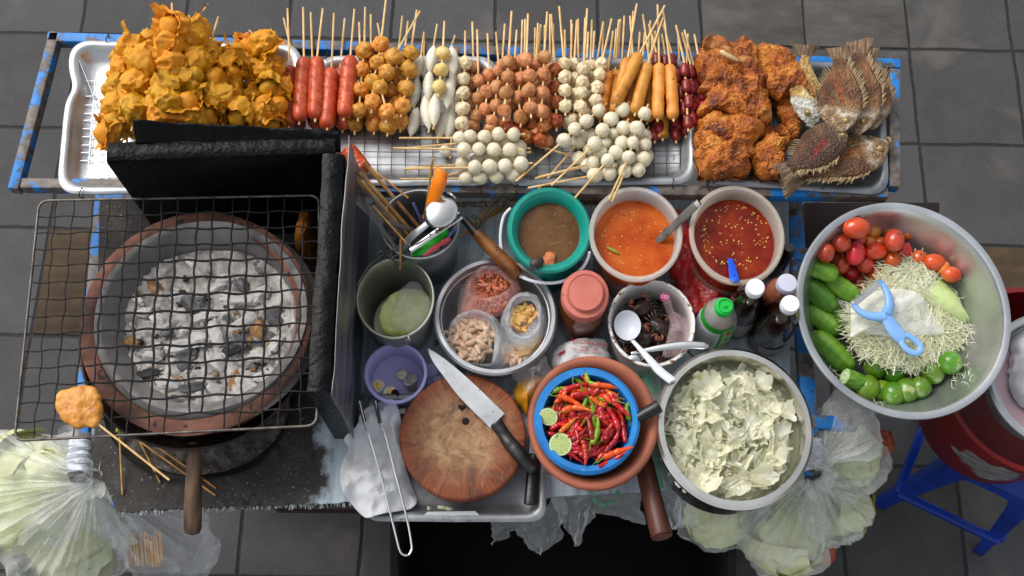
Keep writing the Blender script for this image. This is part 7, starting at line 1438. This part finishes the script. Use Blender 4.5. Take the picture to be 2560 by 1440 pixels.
for k in range(9): t = k * .698; mb.blob(A - d * .0016 + (u1 * math.sin(t) + u2 * math.cos(t)) * 20 * s_, (.0022, .0022, .0014), 2)
mb.build('seeds', mat('cucumber_seed', '#DCE4C0', rough=.4), cu)
LIME = mat('lime_skin', [(.3, '#355C0A'), (.52, '#4E7C14'), (.75, '#759C26')], scale=7, detail=4, rough=.28, coat=.25, bmp=.3, bscale=330, bdist=.0008, hue=.075, specks=[(30, .68, '#97A06A'), (22, .72, '#8a6a30')], unit=.026)
VL = [MB().blob((0, 0, 0), 1, 4, .03, 1.3, i + 60, fn=lambda p, v: p * (1 + .09 * max(0, abs(v.z) - .9) * 10 * .5)).mesh('lime_skin', LIME) for i in range(3)]; LL = []
for k, (x, y, r) in enumerate(((550, 1050, 66), (665, 1085, 61), (502, 1175, 71), (585, 1190, 60), (655, 1210, 68), (738, 1190, 71), (818, 1172, 62), (893, 1085, 67), (998, 1025, 66))):
    px, py = BO(x, y); z = bz(px, py, .86) + .040 - (.012 if k == 3 else 0); o = thing('lime', '', 'lime', U(px, py, z), 'limes in the big bowl'); s_ = S(px, py, z) / 2.4 * r * 1.06; inst('skin', VL[k % 3], o, U(px, py, z), rq(), s_); q = Vector((rnd.uniform(-.5, .5), rnd.uniform(-.6, .3), .8)).normalized(); mb = MB(); mb.blob(WORLD[o] + q * s_ * .98, s_ * .1, 2, .2, 2); mb.build('stem_scar', mat('lime_scar', '#8FA04C', rough=.6), o); LL.append((px, o))
for i, (x, o) in enumerate(sorted(LL, key=lambda t: t[0])): o['label'] = 'whole green lime in the big aluminium bowl, %s lime from the left' % ORD[i + 1]
PAP = mat('peeled_green_papaya', [(.3, '#A6BC70'), (.55, '#BACB88'), (.8, '#CCD8A8')], scale=9, detail=5, rough=.35, sss=.12, stretch=(1, 3, 1))
W = [BO(x, y) for x, y in ((640, 560), (700, 460), (800, 440), (900, 478), (985, 550), (1050, 640), (1118, 755), (1112, 778), (1060, 775), (960, 735), (860, 700), (720, 680))]
mb = MB(); mb.pillow([U(x, y, .885) for x, y in W], *(.028, .03), .880, n=100, rings=22, amp=.003, sc_=20, seed=2, power=.6); tag(mb.build('green_papaya', PAP), 'peeled pale green papaya half under the shreds', 'papaya')
# shredded papaya: a heap of thin strips nobody could count
SHP = mat('papaya_shreds', [(.3, '#C6C698'), (.55, '#D6D6B2'), (.8, '#E2E2CC')], scale=20, rough=.4, sss=.15)
mb = MB(); W = [U(*BO(x, y), .85) for x, y in ((390, 820), (400, 700), (520, 600), (700, 480), (860, 520), (1000, 720), (1080, 800), (1080, 930), (960, 1010), (800, 1100), (640, 1050), (450, 980))]
mb.pillow(W, .036, .01, .850, n=140, rings=40, amp=.008, sc_=45, seed=6, power=.7)
for k in range(3600):
    an = rnd.uniform(0, 6.28); r0 = math.sqrt(rnd.random()); x, y = (740 + 345 * r0 * math.cos(an), 765 + 262 * r0 * math.sin(an)) if k % 5 else (745 + 150 * r0 * math.cos(an), 530 + 130 * r0 * math.sin(an))
    if x < 520 and y < 640 or x < 405: continue
    if x < 420 and y > 900: continue
    px, py = BO(x, y); rr_ = math.hypot((x - 740) / 350, (y - 780) / 300) if k % 5 else .2; z = .864 + .040 * max(0, 1 - rr_ * rr_) + rnd.uniform(-.002, .010); c_ = U(px, py, z); A0 = 5.0 * fbm((px * .006, py * .006, k % 3), 1.0, 2) + rnd.gauss(0, .5); l = rnd.uniform(.014, .042); d = Vector((math.cos(A0), math.sin(A0), rnd.gauss(0, .04))); sd_ = Vector((-d.y, d.x, rnd.uniform(-.6, .6))); w_ = rnd.uniform(.0004, .0009); bd = Vector((-d.y, d.x, 0)) * rnd.gauss(0, .009) + Vector((0, 0, rnd.uniform(-.001, .005)))
    V = []; 
    for t in (-1, -.4, .3, 1): q = c_ + d * l * t + bd * (1 - t * t) - Vector((0, 0, .004 * t * t)); V += [q - sd_ * w_, q + sd_ * w_]
    mb.add(V, [[0, 1, 3, 2], [2, 3, 5, 4], [4, 5, 7, 6]])
for k in range(150):                                  # scraps on the bare wall
    x, y = rnd.choice(((1150, 850, 90, 130), (1050, 1080, 110, 60), (600, 1240, 220, 20), (300, 1080, 60, 60), (330, 820, 60, 90), (240, 660, 40, 40)))[:2]; x += rnd.gauss(0, 50); y += rnd.gauss(0, 55); px, py = BO(x, y); z = bz(px, py, .87) + .003
    if z > ZV - .03: continue
    c_ = U(px, py, z); A0 = rnd.uniform(0, 6.28); d = Vector((math.cos(A0), math.sin(A0), 0)); l = rnd.uniform(.003, .010); sd_ = Vector((-d.y, d.x, 0)); bd = sd_ * rnd.uniform(-.003, .003); n_ = Vector((0, 0, .002)); V = []
    for t in (-1, 0, 1): q = c_ + d * l * t + bd * (1 - t * t) + n_; V += [q - sd_ * .0006, q + sd_ * .0006]
    mb.add(V, [[0, 1, 3, 2], [2, 3, 5, 4]])
tag(mb.build('shredded_papaya', SHP, loc=U(*BO(740, 780), .86)), 'heap of pale shredded green papaya in the big bowl', 'shredded papaya', kind='stuff')
SHEET = film('glossy_bag_film', '#F4F6F2', .40, .06, 10); W = [(395, 840), (400, 700), (440, 640), (600, 590), (760, 600), (830, 650), (870, 700), (945, 790), (940, 850), (780, 870), (640, 880), (480, 850), (400, 875)]
def sheet_heap(name, label, px, z, h, m, seed, amp):
    B_ = catmull([U(x, y, z) for x, y in px], 130); c0 = sum(B_, Vector()) / 130; mb = MB(); V = [c0 + Vector((0, 0, h))]; R_ = 30
    for i in range(1, R_ + 1):
        for p in B_:
            t = i / R_; q = c0.lerp(p, t); s_ = q + Vector((seed, 0, 0)); q.z = z + h * (1 - t * t) + amp * ((1 - 2.8 * abs(fbm(s_, 9, 2))) + .35 * (1 - 2 * abs(fbm(s_, 24, 2)))) * (1 - .5 * t); V.append(q)
    F = [[0, 1 + k, 1 + (k + 1) % 130] for k in range(130)] + [[1 + i * 130 + k, 1 + (i + 1) * 130 + k, 1 + (i + 1) * 130 + (k + 1) % 130, 1 + i * 130 + (k + 1) % 130] for i in range(R_ - 1) for k in range(130)]
    mb.add(V, F); o = mb.build(name, m); tag(o, label, 'plastic bag'); return o
sheet_heap('plastic_bag', 'clear glossy plastic bag lying over the shredded papaya under the peeler', [BO(*p) for p in W], .905, .018, SHEET, 3, .016)
pb = mat('pale_blue_plastic', [(.3, '#6490C6'), (.6, '#76A2D4'), (.8, '#86AEDA')], scale=8, rough=.32); py_ = thing('peeler', 'pale blue plastic Y shaped peeler lying on the shredded papaya', 'peeler', U(*BO(640, 760), .945)); zp = .952
def pz(x, y, dz=0): return U(*BO(x, y), zp + dz)
mb = MB(); mb.tube(spline([pz(600, 725), pz(625, 770), pz(665, 830), pz(715, 885)], 16), [.011, .012, .0125, .0125, .013, .0135, .014, .0145, .015, .0155, .0158, .016, .016, .016, .0155, .0145, .013], 16, flat=.42); mb.build('handle', pb, py_)
mb = MB(); hp = [(712, 860), (745, 862), (790, 890), (822, 925), (822, 955), (795, 970), (760, 962), (725, 935), (705, 905)]; mb.tube([pz(*p) for p in hp + hp[:2]], [.007] * 11, 12, flat=.75, cap=False); mb.build('hang_loop', pb, py_)
mb = MB(); mb.tube(spline([pz(605, 745), pz(560, 748), pz(500, 740), pz(450, 712), pz(424, 682), pz(420, 668, .002)], 22), [.0125 - .0055 * min(1, i / 14) for i in range(23)], 12, flat=.7); mb.build('arm', pb, py_)
mb = MB(); mb.tube(spline([pz(612, 735), pz(632, 690), pz(628, 630), pz(605, 575), pz(582, 546), pz(572, 545, .002)], 22), [.0125 - .0055 * min(1, i / 14) for i in range(23)], 12, flat=.7); mb.build('arm', pb, py_)
A, B = pz(428, 672, .004), pz(574, 556, .004); mb = MB(); mb.bar(A, B, .009, .0012)
for k in range(22): q = A.lerp(B, (k + .5) / 22); d = (B - A).normalized(); n_ = Vector((-d.y, d.x, 0)); mb.bar(q + n_ * .004, q + n_ * .011, .0016, .001)
mb.build('serrated_blade', STEEL, py_)
# ------------------------------------------------------------------ blue stool, red bucket, basin at the right edge
SB = mat('blue_stool_plastic', [(.3, '#04246e'), (.7, '#08369a')], scale=8, rough=.3); stl = thing('plastic_stool', 'dark blue plastic stool under the red bucket', 'stool', U(2400, 1200, 0))
F1, F2 = U(2185, 1262, 0), U(2455, 1392, 0); e = F2 - F1; nrm_ = Vector((-e.y, e.x, 0)); F = [F1, F2, F2 + nrm_, F1 + nrm_]; cF = sum(F, Vector()) / 4
Tp = [cF.lerp(f, .70) + Vector((0, 0, .45)) for f in F]
for k in range(4):
    f, t = F[k], Tp[k]; dx = (F[(k + 1) % 4] - f).normalized(); dy = (F[k - 1] - f).normalized(); mb = MB(); rings = []
    for i in range(9):
        u = i / 8; c_ = f.lerp(t, u); w_ = lerp(.030, .062, u ** 1.5); th = .006; rings.append([c_, c_ + dx * w_, c_ + dx * w_ + dy * th, c_ + (dx + dy) * th, c_ + dy * w_ + dx * th, c_ + dy * w_])
    mb.loft(rings); mb.build('leg', SB, stl, bevel=.002)
for k in range(4):
    a0, b0 = F[k].lerp(Tp[k], .33), F[(k + 1) % 4].lerp(Tp[(k + 1) % 4], .33); mb = MB(); mb.bar(a0, b0, .024, .018); mb.build('stretcher', SB, stl, bevel=.004)
    a0, b0 = F[k].lerp(Tp[k], .93), F[(k + 1) % 4].lerp(Tp[(k + 1) % 4], .93); n_ = 12; mb = MB(); mb.loft([[a0.lerp(b0, i / n_) + Vector((0, 0, .03)), a0.lerp(b0, i / n_) + Vector((0, 0, -.02 - .10 * (2 * i / n_ - 1) ** 4)), a0.lerp(b0, i / n_) + Vector((0, 0, -.02 - .10 * (2 * i / n_ - 1) ** 4)) + (cF + Vector((0, 0, .4)) - a0.lerp(b0, .5)).normalized() * .006, a0.lerp(b0, i / n_) + Vector((0, 0, .03)) + (cF + Vector((0, 0, .4)) - a0.lerp(b0, .5)).normalized() * .006] for i in range(n_ + 1)]); mb.build('apron', SB, stl)
mb = MB(); o_ = rrect([Vector((p.x, p.y, 0)) for p in Tp], -.008, 0, .05); mb.prism([(p.x, p.y) for p in o_], .445, .462); mb.build('seat', SB, stl, bevel=.004)
def red_mat():
    m, nt, b, out = nodes('scuffed_red_plastic'); v = coords(nt, False); c = ramp(nt, tex(nt, v, 6, 4), [(.3, '#600606'), (.7, '#7C0C0A')])
    q = U(2490, 1130, .62) - WORLD_RB; mp = nt.nodes.new('ShaderNodeVectorMath'); mp.operation = 'DISTANCE'; mp.inputs[1].default_value = q; nt.links.new(v, mp.inputs[0])
    k = ramp(nt, math_(nt, 'ADD', mp.outputs['Value'], math_(nt, 'MULTIPLY_ADD', tex(nt, v, 9, 6), .16, -.08)), [(.082, 1.), (.087, 0.)])
    g = ramp(nt, tex(nt, coords(nt, False, (30, 30, 150)), 1, 5), [(.3, '#56504c'), (.55, '#8A8784'), (.75, '#C0C0C0')]); nt.links.new(mixc(nt, k, c, g), b.inputs['Base Color']); b.inputs['Roughness'].default_value = .4; return m
cr_, ar, br = ell(2590, 950, 232, 232, .76); WORLD_RB = Vector((cr_.x, cr_.y, .462))
rb = thing('red_bucket', 'big red plastic tub with a peeled grey scuff on the blue stool', 'tub', WORLD_RB); mb = MB(); mb.lathe([(0, 0), (.80, 0), (.84, .01), (.97, .285), (1.0, .29), (1.0, .298), (.95, .298), (.80, .015), (0, .012)], WORLD_RB, ar, br, 72); mb.build('body', red_mat(), rb)
wb, c, a, b = vessel('basin', 'aluminium basin lined with pink plastic on the red tub at right edge', 'basin', 2645, 950, 175, 170, .86, .762, ALU, .82, .004, .014)
PKP = mat('pink_lining', [(.3, '#B08C94'), (.7, '#CDB0B6')], scale=6, rough=.4); mb = MB(); mb.lathe([(.90, .085), (.86, .05), (.76, .03), (0, .02)], (c.x, c.y, .762), a, b, 60, lambda p, an: p * (1 + .02 * fbm((math.cos(an), math.sin(an), p.z * 9), 2.5))); tag(mb.build('pink_sheet', PKP, thick=.001), 'pink plastic sheet lining the basin at the right edge', 'plastic sheet')
crumple('plastic_bag', 'clear bag of white noodles in the pink lined basin', 'plastic bag', [(2525, 900), (2540, 850), (2580, 815), (2660, 800), (2740, 850), (2740, 1000), (2640, 1060), (2570, 1030), (2530, 970)], .80, .05, mat('white_bag', [(.3, '#B9B6B8'), (.7, '#D4D2D4')], scale=20, rough=.25, coat=.4, bmp=.4, bscale=40, bdist=.006), .016, 4)
# ------------------------------------------------------------------ hanging plastic bags
def hang_bag(label, knot, zk, cen, zc, rx, ry, rz, m, seed, pleats=11, cat='plastic bag', flare=True):
    """bag gathered at a knot and bulging round a centre: pleats fade away from the knot"""
    K = U(*knot, zk); C = U(*cen, zc); ax = (C - K); L = ax.length; d = ax.normalized(); s0 = S(cen[0], cen[1], zc); RX, RY = rx * s0, ry * s0
    u1 = Vector((1, 0, 0)); u1 = (u1 - d * u1.dot(d)).normalized(); u2 = d.cross(u1); n, NR = 150, 44; V = []; F = []; r_ = random.Random(seed); ph = r_.uniform(0, 6)
    for i in range(NR + 1):
        t = i / NR; e = t * (L + rz)
        if e < L: w_ = .06 + .94 * math.sin(min(1, e / L) * math.pi / 2) ** 1.25
        else: w_ = math.sqrt(max(0, 1 - ((e - L) / rz) ** 2))
        for k in range(n):
            a = 2 * math.pi * k / n; f = max(0, 1 - t * 1.5); cs, sn = math.cos(a), math.sin(a)
            pl = 1 + 1.0 * f * fbm((cs * 2.6 + seed, sn * 2.6, t * .7), 1.5, 3) + .25 * f * fbm((cs * 7 + seed, sn * 7, t * .6), 1.2, 2) + .22 * fbm((cs * 1.4, sn * 1.4 + seed, t * 2), 1.2, 2)
            p = K + d * e + (u1 * cs * RX + u2 * sn * RY) * w_ * max(.25, pl)
            o = p + Vector((seed, 0, 0)); p += (u1 * math.cos(a) + u2 * math.sin(a)) * (.020 * (1 - 2.4 * abs(fbm(o, 9, 3))) * (.25 + t)) + Vector((0, 0, 1)) * .006 * fbm(o, 26, 3); V.append(p)
    for i in range(NR):
        for k in range(n): F.append([i * n + k, i * n + (k + 1) % n, (i + 1) * n + (k + 1) % n, (i + 1) * n + k])
    root = thing('plastic_bag', label, cat, (C.x, C.y, C.z - RZ if False else min(v.z for v in V))); mb = MB(); mb.add(V, F); mb.build('bag_film', m, root)
    if flare:                                         # the loose mouth beyond the knot
        mb = MB(); mb.grid(60, 8, lambda u, v: K - d * (.004 + .05 * v) + (u1 * math.cos(6.283 * u) + u2 * math.sin(6.283 * u)) * (.006 + .034 * v * (1 + .5 * math.sin(6.283 * u * 5 + seed))) ); mb.build('bag_mouth', m, root)
    return root
BAGF = film('bag_film_grey', '#ECEEE8', .24, .2, 6); BAGT = film('bag_film_thin', '#DADFE4', .12, .14, 12); BAGG = film('bag_film_milky', '#E8EAE4', .26, .2, 6)
CABH = mat('cabbage_head', [(.3, '#B4BC78'), (.5, '#CACE98'), (.7, '#DADCB4'), (.85, '#E4E4CC')], scale=6, detail=6, rough=.4, sss=.1, bmp=.4, bscale=26, bdist=.006)
def head(px, py, z, r, seed, label):
    c_ = U(px, py, z); s_ = r * S(px, py, z); o = thing('cabbage', label, 'cabbage', (c_.x, c_.y, c_.z - s_)); mb = MB(); mb.blob(c_, (s_, s_, s_ * .85), 4, .1, 1.2, seed); mb.build('heart', CABH, o)
    for k in range(5):                               # loose outer leaves
        q = rq(random.Random(seed * 9 + k)); mb = MB()
        def f(u, v):
            a, b_ = (u - .5) * 2.3, (v - .5) * 2.0; p = Vector((math.sin(a) * math.cos(b_), math.sin(b_), math.cos(a) * math.cos(b_))); e = max(abs(u - .5), abs(v - .5)) * 2
            return c_ + (q @ p) * s_ * (1.02 + .03 * k + .16 * e ** 3 + .05 * math.sin(a * 7 + k) * e + .05 * fbm(p * 1 + Vector((k, seed, 0)), 2.5, 3))
        mb.grid(22, 22, f); mb.build('outer_leaf', CABH, o)
    return o
head(50, 1238, .55, 128, 1, 'pale green cabbage inside the left hanging bag at the photo edge'); head(160, 1350, .47, 104, 2, 'pale green cabbage inside the lower hanging bag on the left')
head(120, 1180, .66, 50, 5, 'cabbage piece showing behind the taped left cart grip')
hang_bag('translucent bag with a cabbage tied to the left grip, spreading to the photo edge', (226, 1206), .76, (55, 1240), .55, 185, 150, .17, BAGF, 3, 13)
hang_bag('translucent bag with a cabbage hanging lowest from the left cart grip', (230, 1210), .75, (165, 1348), .48, 150, 125, .13, BAGF, 8, 12)
hang_bag('clear bag of bamboo sticks hanging from the left grip below the deck', (236, 1208), .75, (420, 1352), .45, 110, 100, .12, BAGT, 13, 10)
mb = MB()
for k in range(46): x, y = 318 + rnd.uniform(0, 90), 1300 + rnd.uniform(0, 22); mb.tube([U(x - 6, y + 30, .46), U(x, y + 95, .40)], .0026, 6)
bn = mb.build('bamboo_stick_bundle', BAMBOO); tag(bn, 'bundle of pale bamboo sticks inside the clear hanging bag', 'stick bundle'); bn['kind'] = 'stuff'
tag(MB().grid(14, 30, lambda u, v: U(lerp(250, 160, u) , lerp(1060, 1130, v), .77) + Vector((0, 0, .03 * math.sin(v * 3) + .01 * math.sin(u * 12 + v * 5)))).build('plastic_bag', BAGT), 'loose clear bag mouth behind the taped left grip', 'plastic bag')
# right side
head(2125, 1150, .62, 62, 11, 'pale cabbage in the bag right of the taped right grip'); head(2088, 1262, .51, 74, 12, 'pale cabbage in the lower right hanging bag'); head(1955, 1335, .44, 88, 13, 'pale cabbage in the hanging bag below the steel pot'); head(1790, 1290, .45, 66, 14, 'shaded cabbage in the bag under the steel pot')
hang_bag('milky bag of cabbage hanging beside the taped right cart grip', (2040, 1180), .76, (2122, 1148), .62, 76, 82, .10, BAGG, 21, 9)
hang_bag('milky bag of cabbage fanning out below the taped right grip', (2040, 1190), .75, (2082, 1258), .52, 88, 92, .12, BAGG, 25, 11)
hang_bag('large milky bag of cabbage hanging lowest below the steel pot', (2020, 1200), .74, (1958, 1330), .45, 112, 98, .12, BAGG, 29, 12)
hang_bag('dim bag of cabbage hanging in shade under the steel pot', (1930, 1190), .72, (1795, 1280), .48, 90, 78, .10, BAGT, 33, 10, flare=False)
hang_bag('empty inflated clear bag standing up beside the big bowl', (2060, 1150), .78, (2125, 1060), .74, 72, 60, .07, BAGF, 37, 8)
TOMB = mat('dull_tomato_bag', [(.3, '#7A2A18'), (.7, '#A8502E')], scale=12, rough=.4)  # dull reddish brown shared by the small bags below
for px, py, z, lb in ((2155, 1265, .5, 'reddish tomato bag peeking out right of the milky bags'), (2060, 1375, .38, 'reddish tomato bag peeking out under the lowest milky bag'), (2205, 1110, .6, 'dull pink bag behind the milky bags by the blue stool')):
    mb = MB(); s_ = S(px, py, z); mb.blob(U(px, py, z), (30 * s_, 34 * s_, .04), 4, .25, 1.6, px); tag(mb.build('tomato_bag', TOMB), lb, 'bag')
# thin bags tucked under the front edge between tray and pestle
def drape(label, top, bot, zt, zb_, m, seed, nm='plastic_bag'):
    mb = MB(); T = spline([U(x, y, zt) for x, y in top], 60); Bm = spline([U(x, y, zb_) for x, y in bot], 60)
    def f(u, v):
        i = round(u * 60); p = T[i].lerp(Bm[i], v); q = p + Vector((seed, 0, 0)); return p + Vector((0.02 * fbm((u * 6, v * 2, seed), 1.5, 3) * v, .010 * fbm(q, 8, 2) + .03 * math.sin(v * math.pi) * 0, .012 * fbm(q, 22, 3) + .05 * math.sin(v * 3.1) * .3))
    mb.grid(60, 26, f); o = mb.build(nm, m); tag(o, label, 'plastic bag'); return o
drape('crumpled clear bag hanging below the corner of the chopping tray', [(1225, 1285), (1290, 1290), (1360, 1270), (1400, 1200)], [(1232, 1362), (1290, 1330), (1350, 1385), (1420, 1310)], .80, .60, CLEAR, 2)
drape('crumpled clear bag hanging below the clay mortar', [(1365, 1190), (1430, 1215), (1500, 1230), (1600, 1200)], [(1400, 1300), (1450, 1370), (1490, 1290), (1600, 1312)], .80, .62, CLEAR, 5)
drape('crumpled clear bag between the pestle and the steel pot', [(1640, 1190), (1680, 1220), (1720, 1240), (1760, 1260)], [(1650, 1300), (1690, 1325), (1715, 1310), (1740, 1320)], .80, .64, CLEAR, 9)
GBF = film('green_bag_film', '#2F9A62', .45, .15, 14)
mb = MB(); mb.tube(spline([U(1475, 1225, .82), U(1490, 1250, .82), U(1512, 1262, .82), U(1535, 1250, .82), U(1548, 1225, .82)], 30), [.004 + .003 * math.sin(i) for i in range(31)], 8, flat=.3); tag(mb.build('looped_strip', GBF), 'green plastic bag handle looping below the clay mortar', 'bag strip')
mb = MB(); A, B = U(1625, 1100, .85), U(1650, 1225, .82); mb.grid(20, 6, lambda u, v: A.lerp(B, u) + Vector(((v - .5) * (.03 - .014 * u), (v - .5) * .01, .006 * math.sin(v * 8 + u * 5)))); tag(mb.build('plastic_bag_strip', GBF), 'strip of green plastic bag between pestle and steel pot', 'bag strip')
mb = MB(); A, B = U(1600, 930, .87), U(1640, 985, .86); mb.grid(16, 8, lambda u, v: A.lerp(B, u) + Vector(((v - .5) * .03, (v - .5) * .02, .01 * math.sin(v * 6 + u * 7)))); tag(mb.build('plastic_bag_strip', GBF), 'corner of green plastic bag behind the clay mortar', 'bag strip')
# bare wire ties holding the trays to the rails
for px, py in ((270, 96), (203, 482), (818, 140), (1204, 470), (1292, 472), (1682, 458), (1772, 462)):
    q = U(px, py, ZR + .026); mb = MB(); mb.tube([q + Vector((.002 * math.sin(t * 2), .011 * math.cos(t), .010 * math.sin(t) - .002)) for t in [k * .4 for k in range(17)]], .0011, 6); tag(mb.build('wire_tie', mat('black_wire', '#15130f', rough=.5)), 'twisted black wire tying a tray to the rack rail', 'wire tie', 'wire ties on the rack')
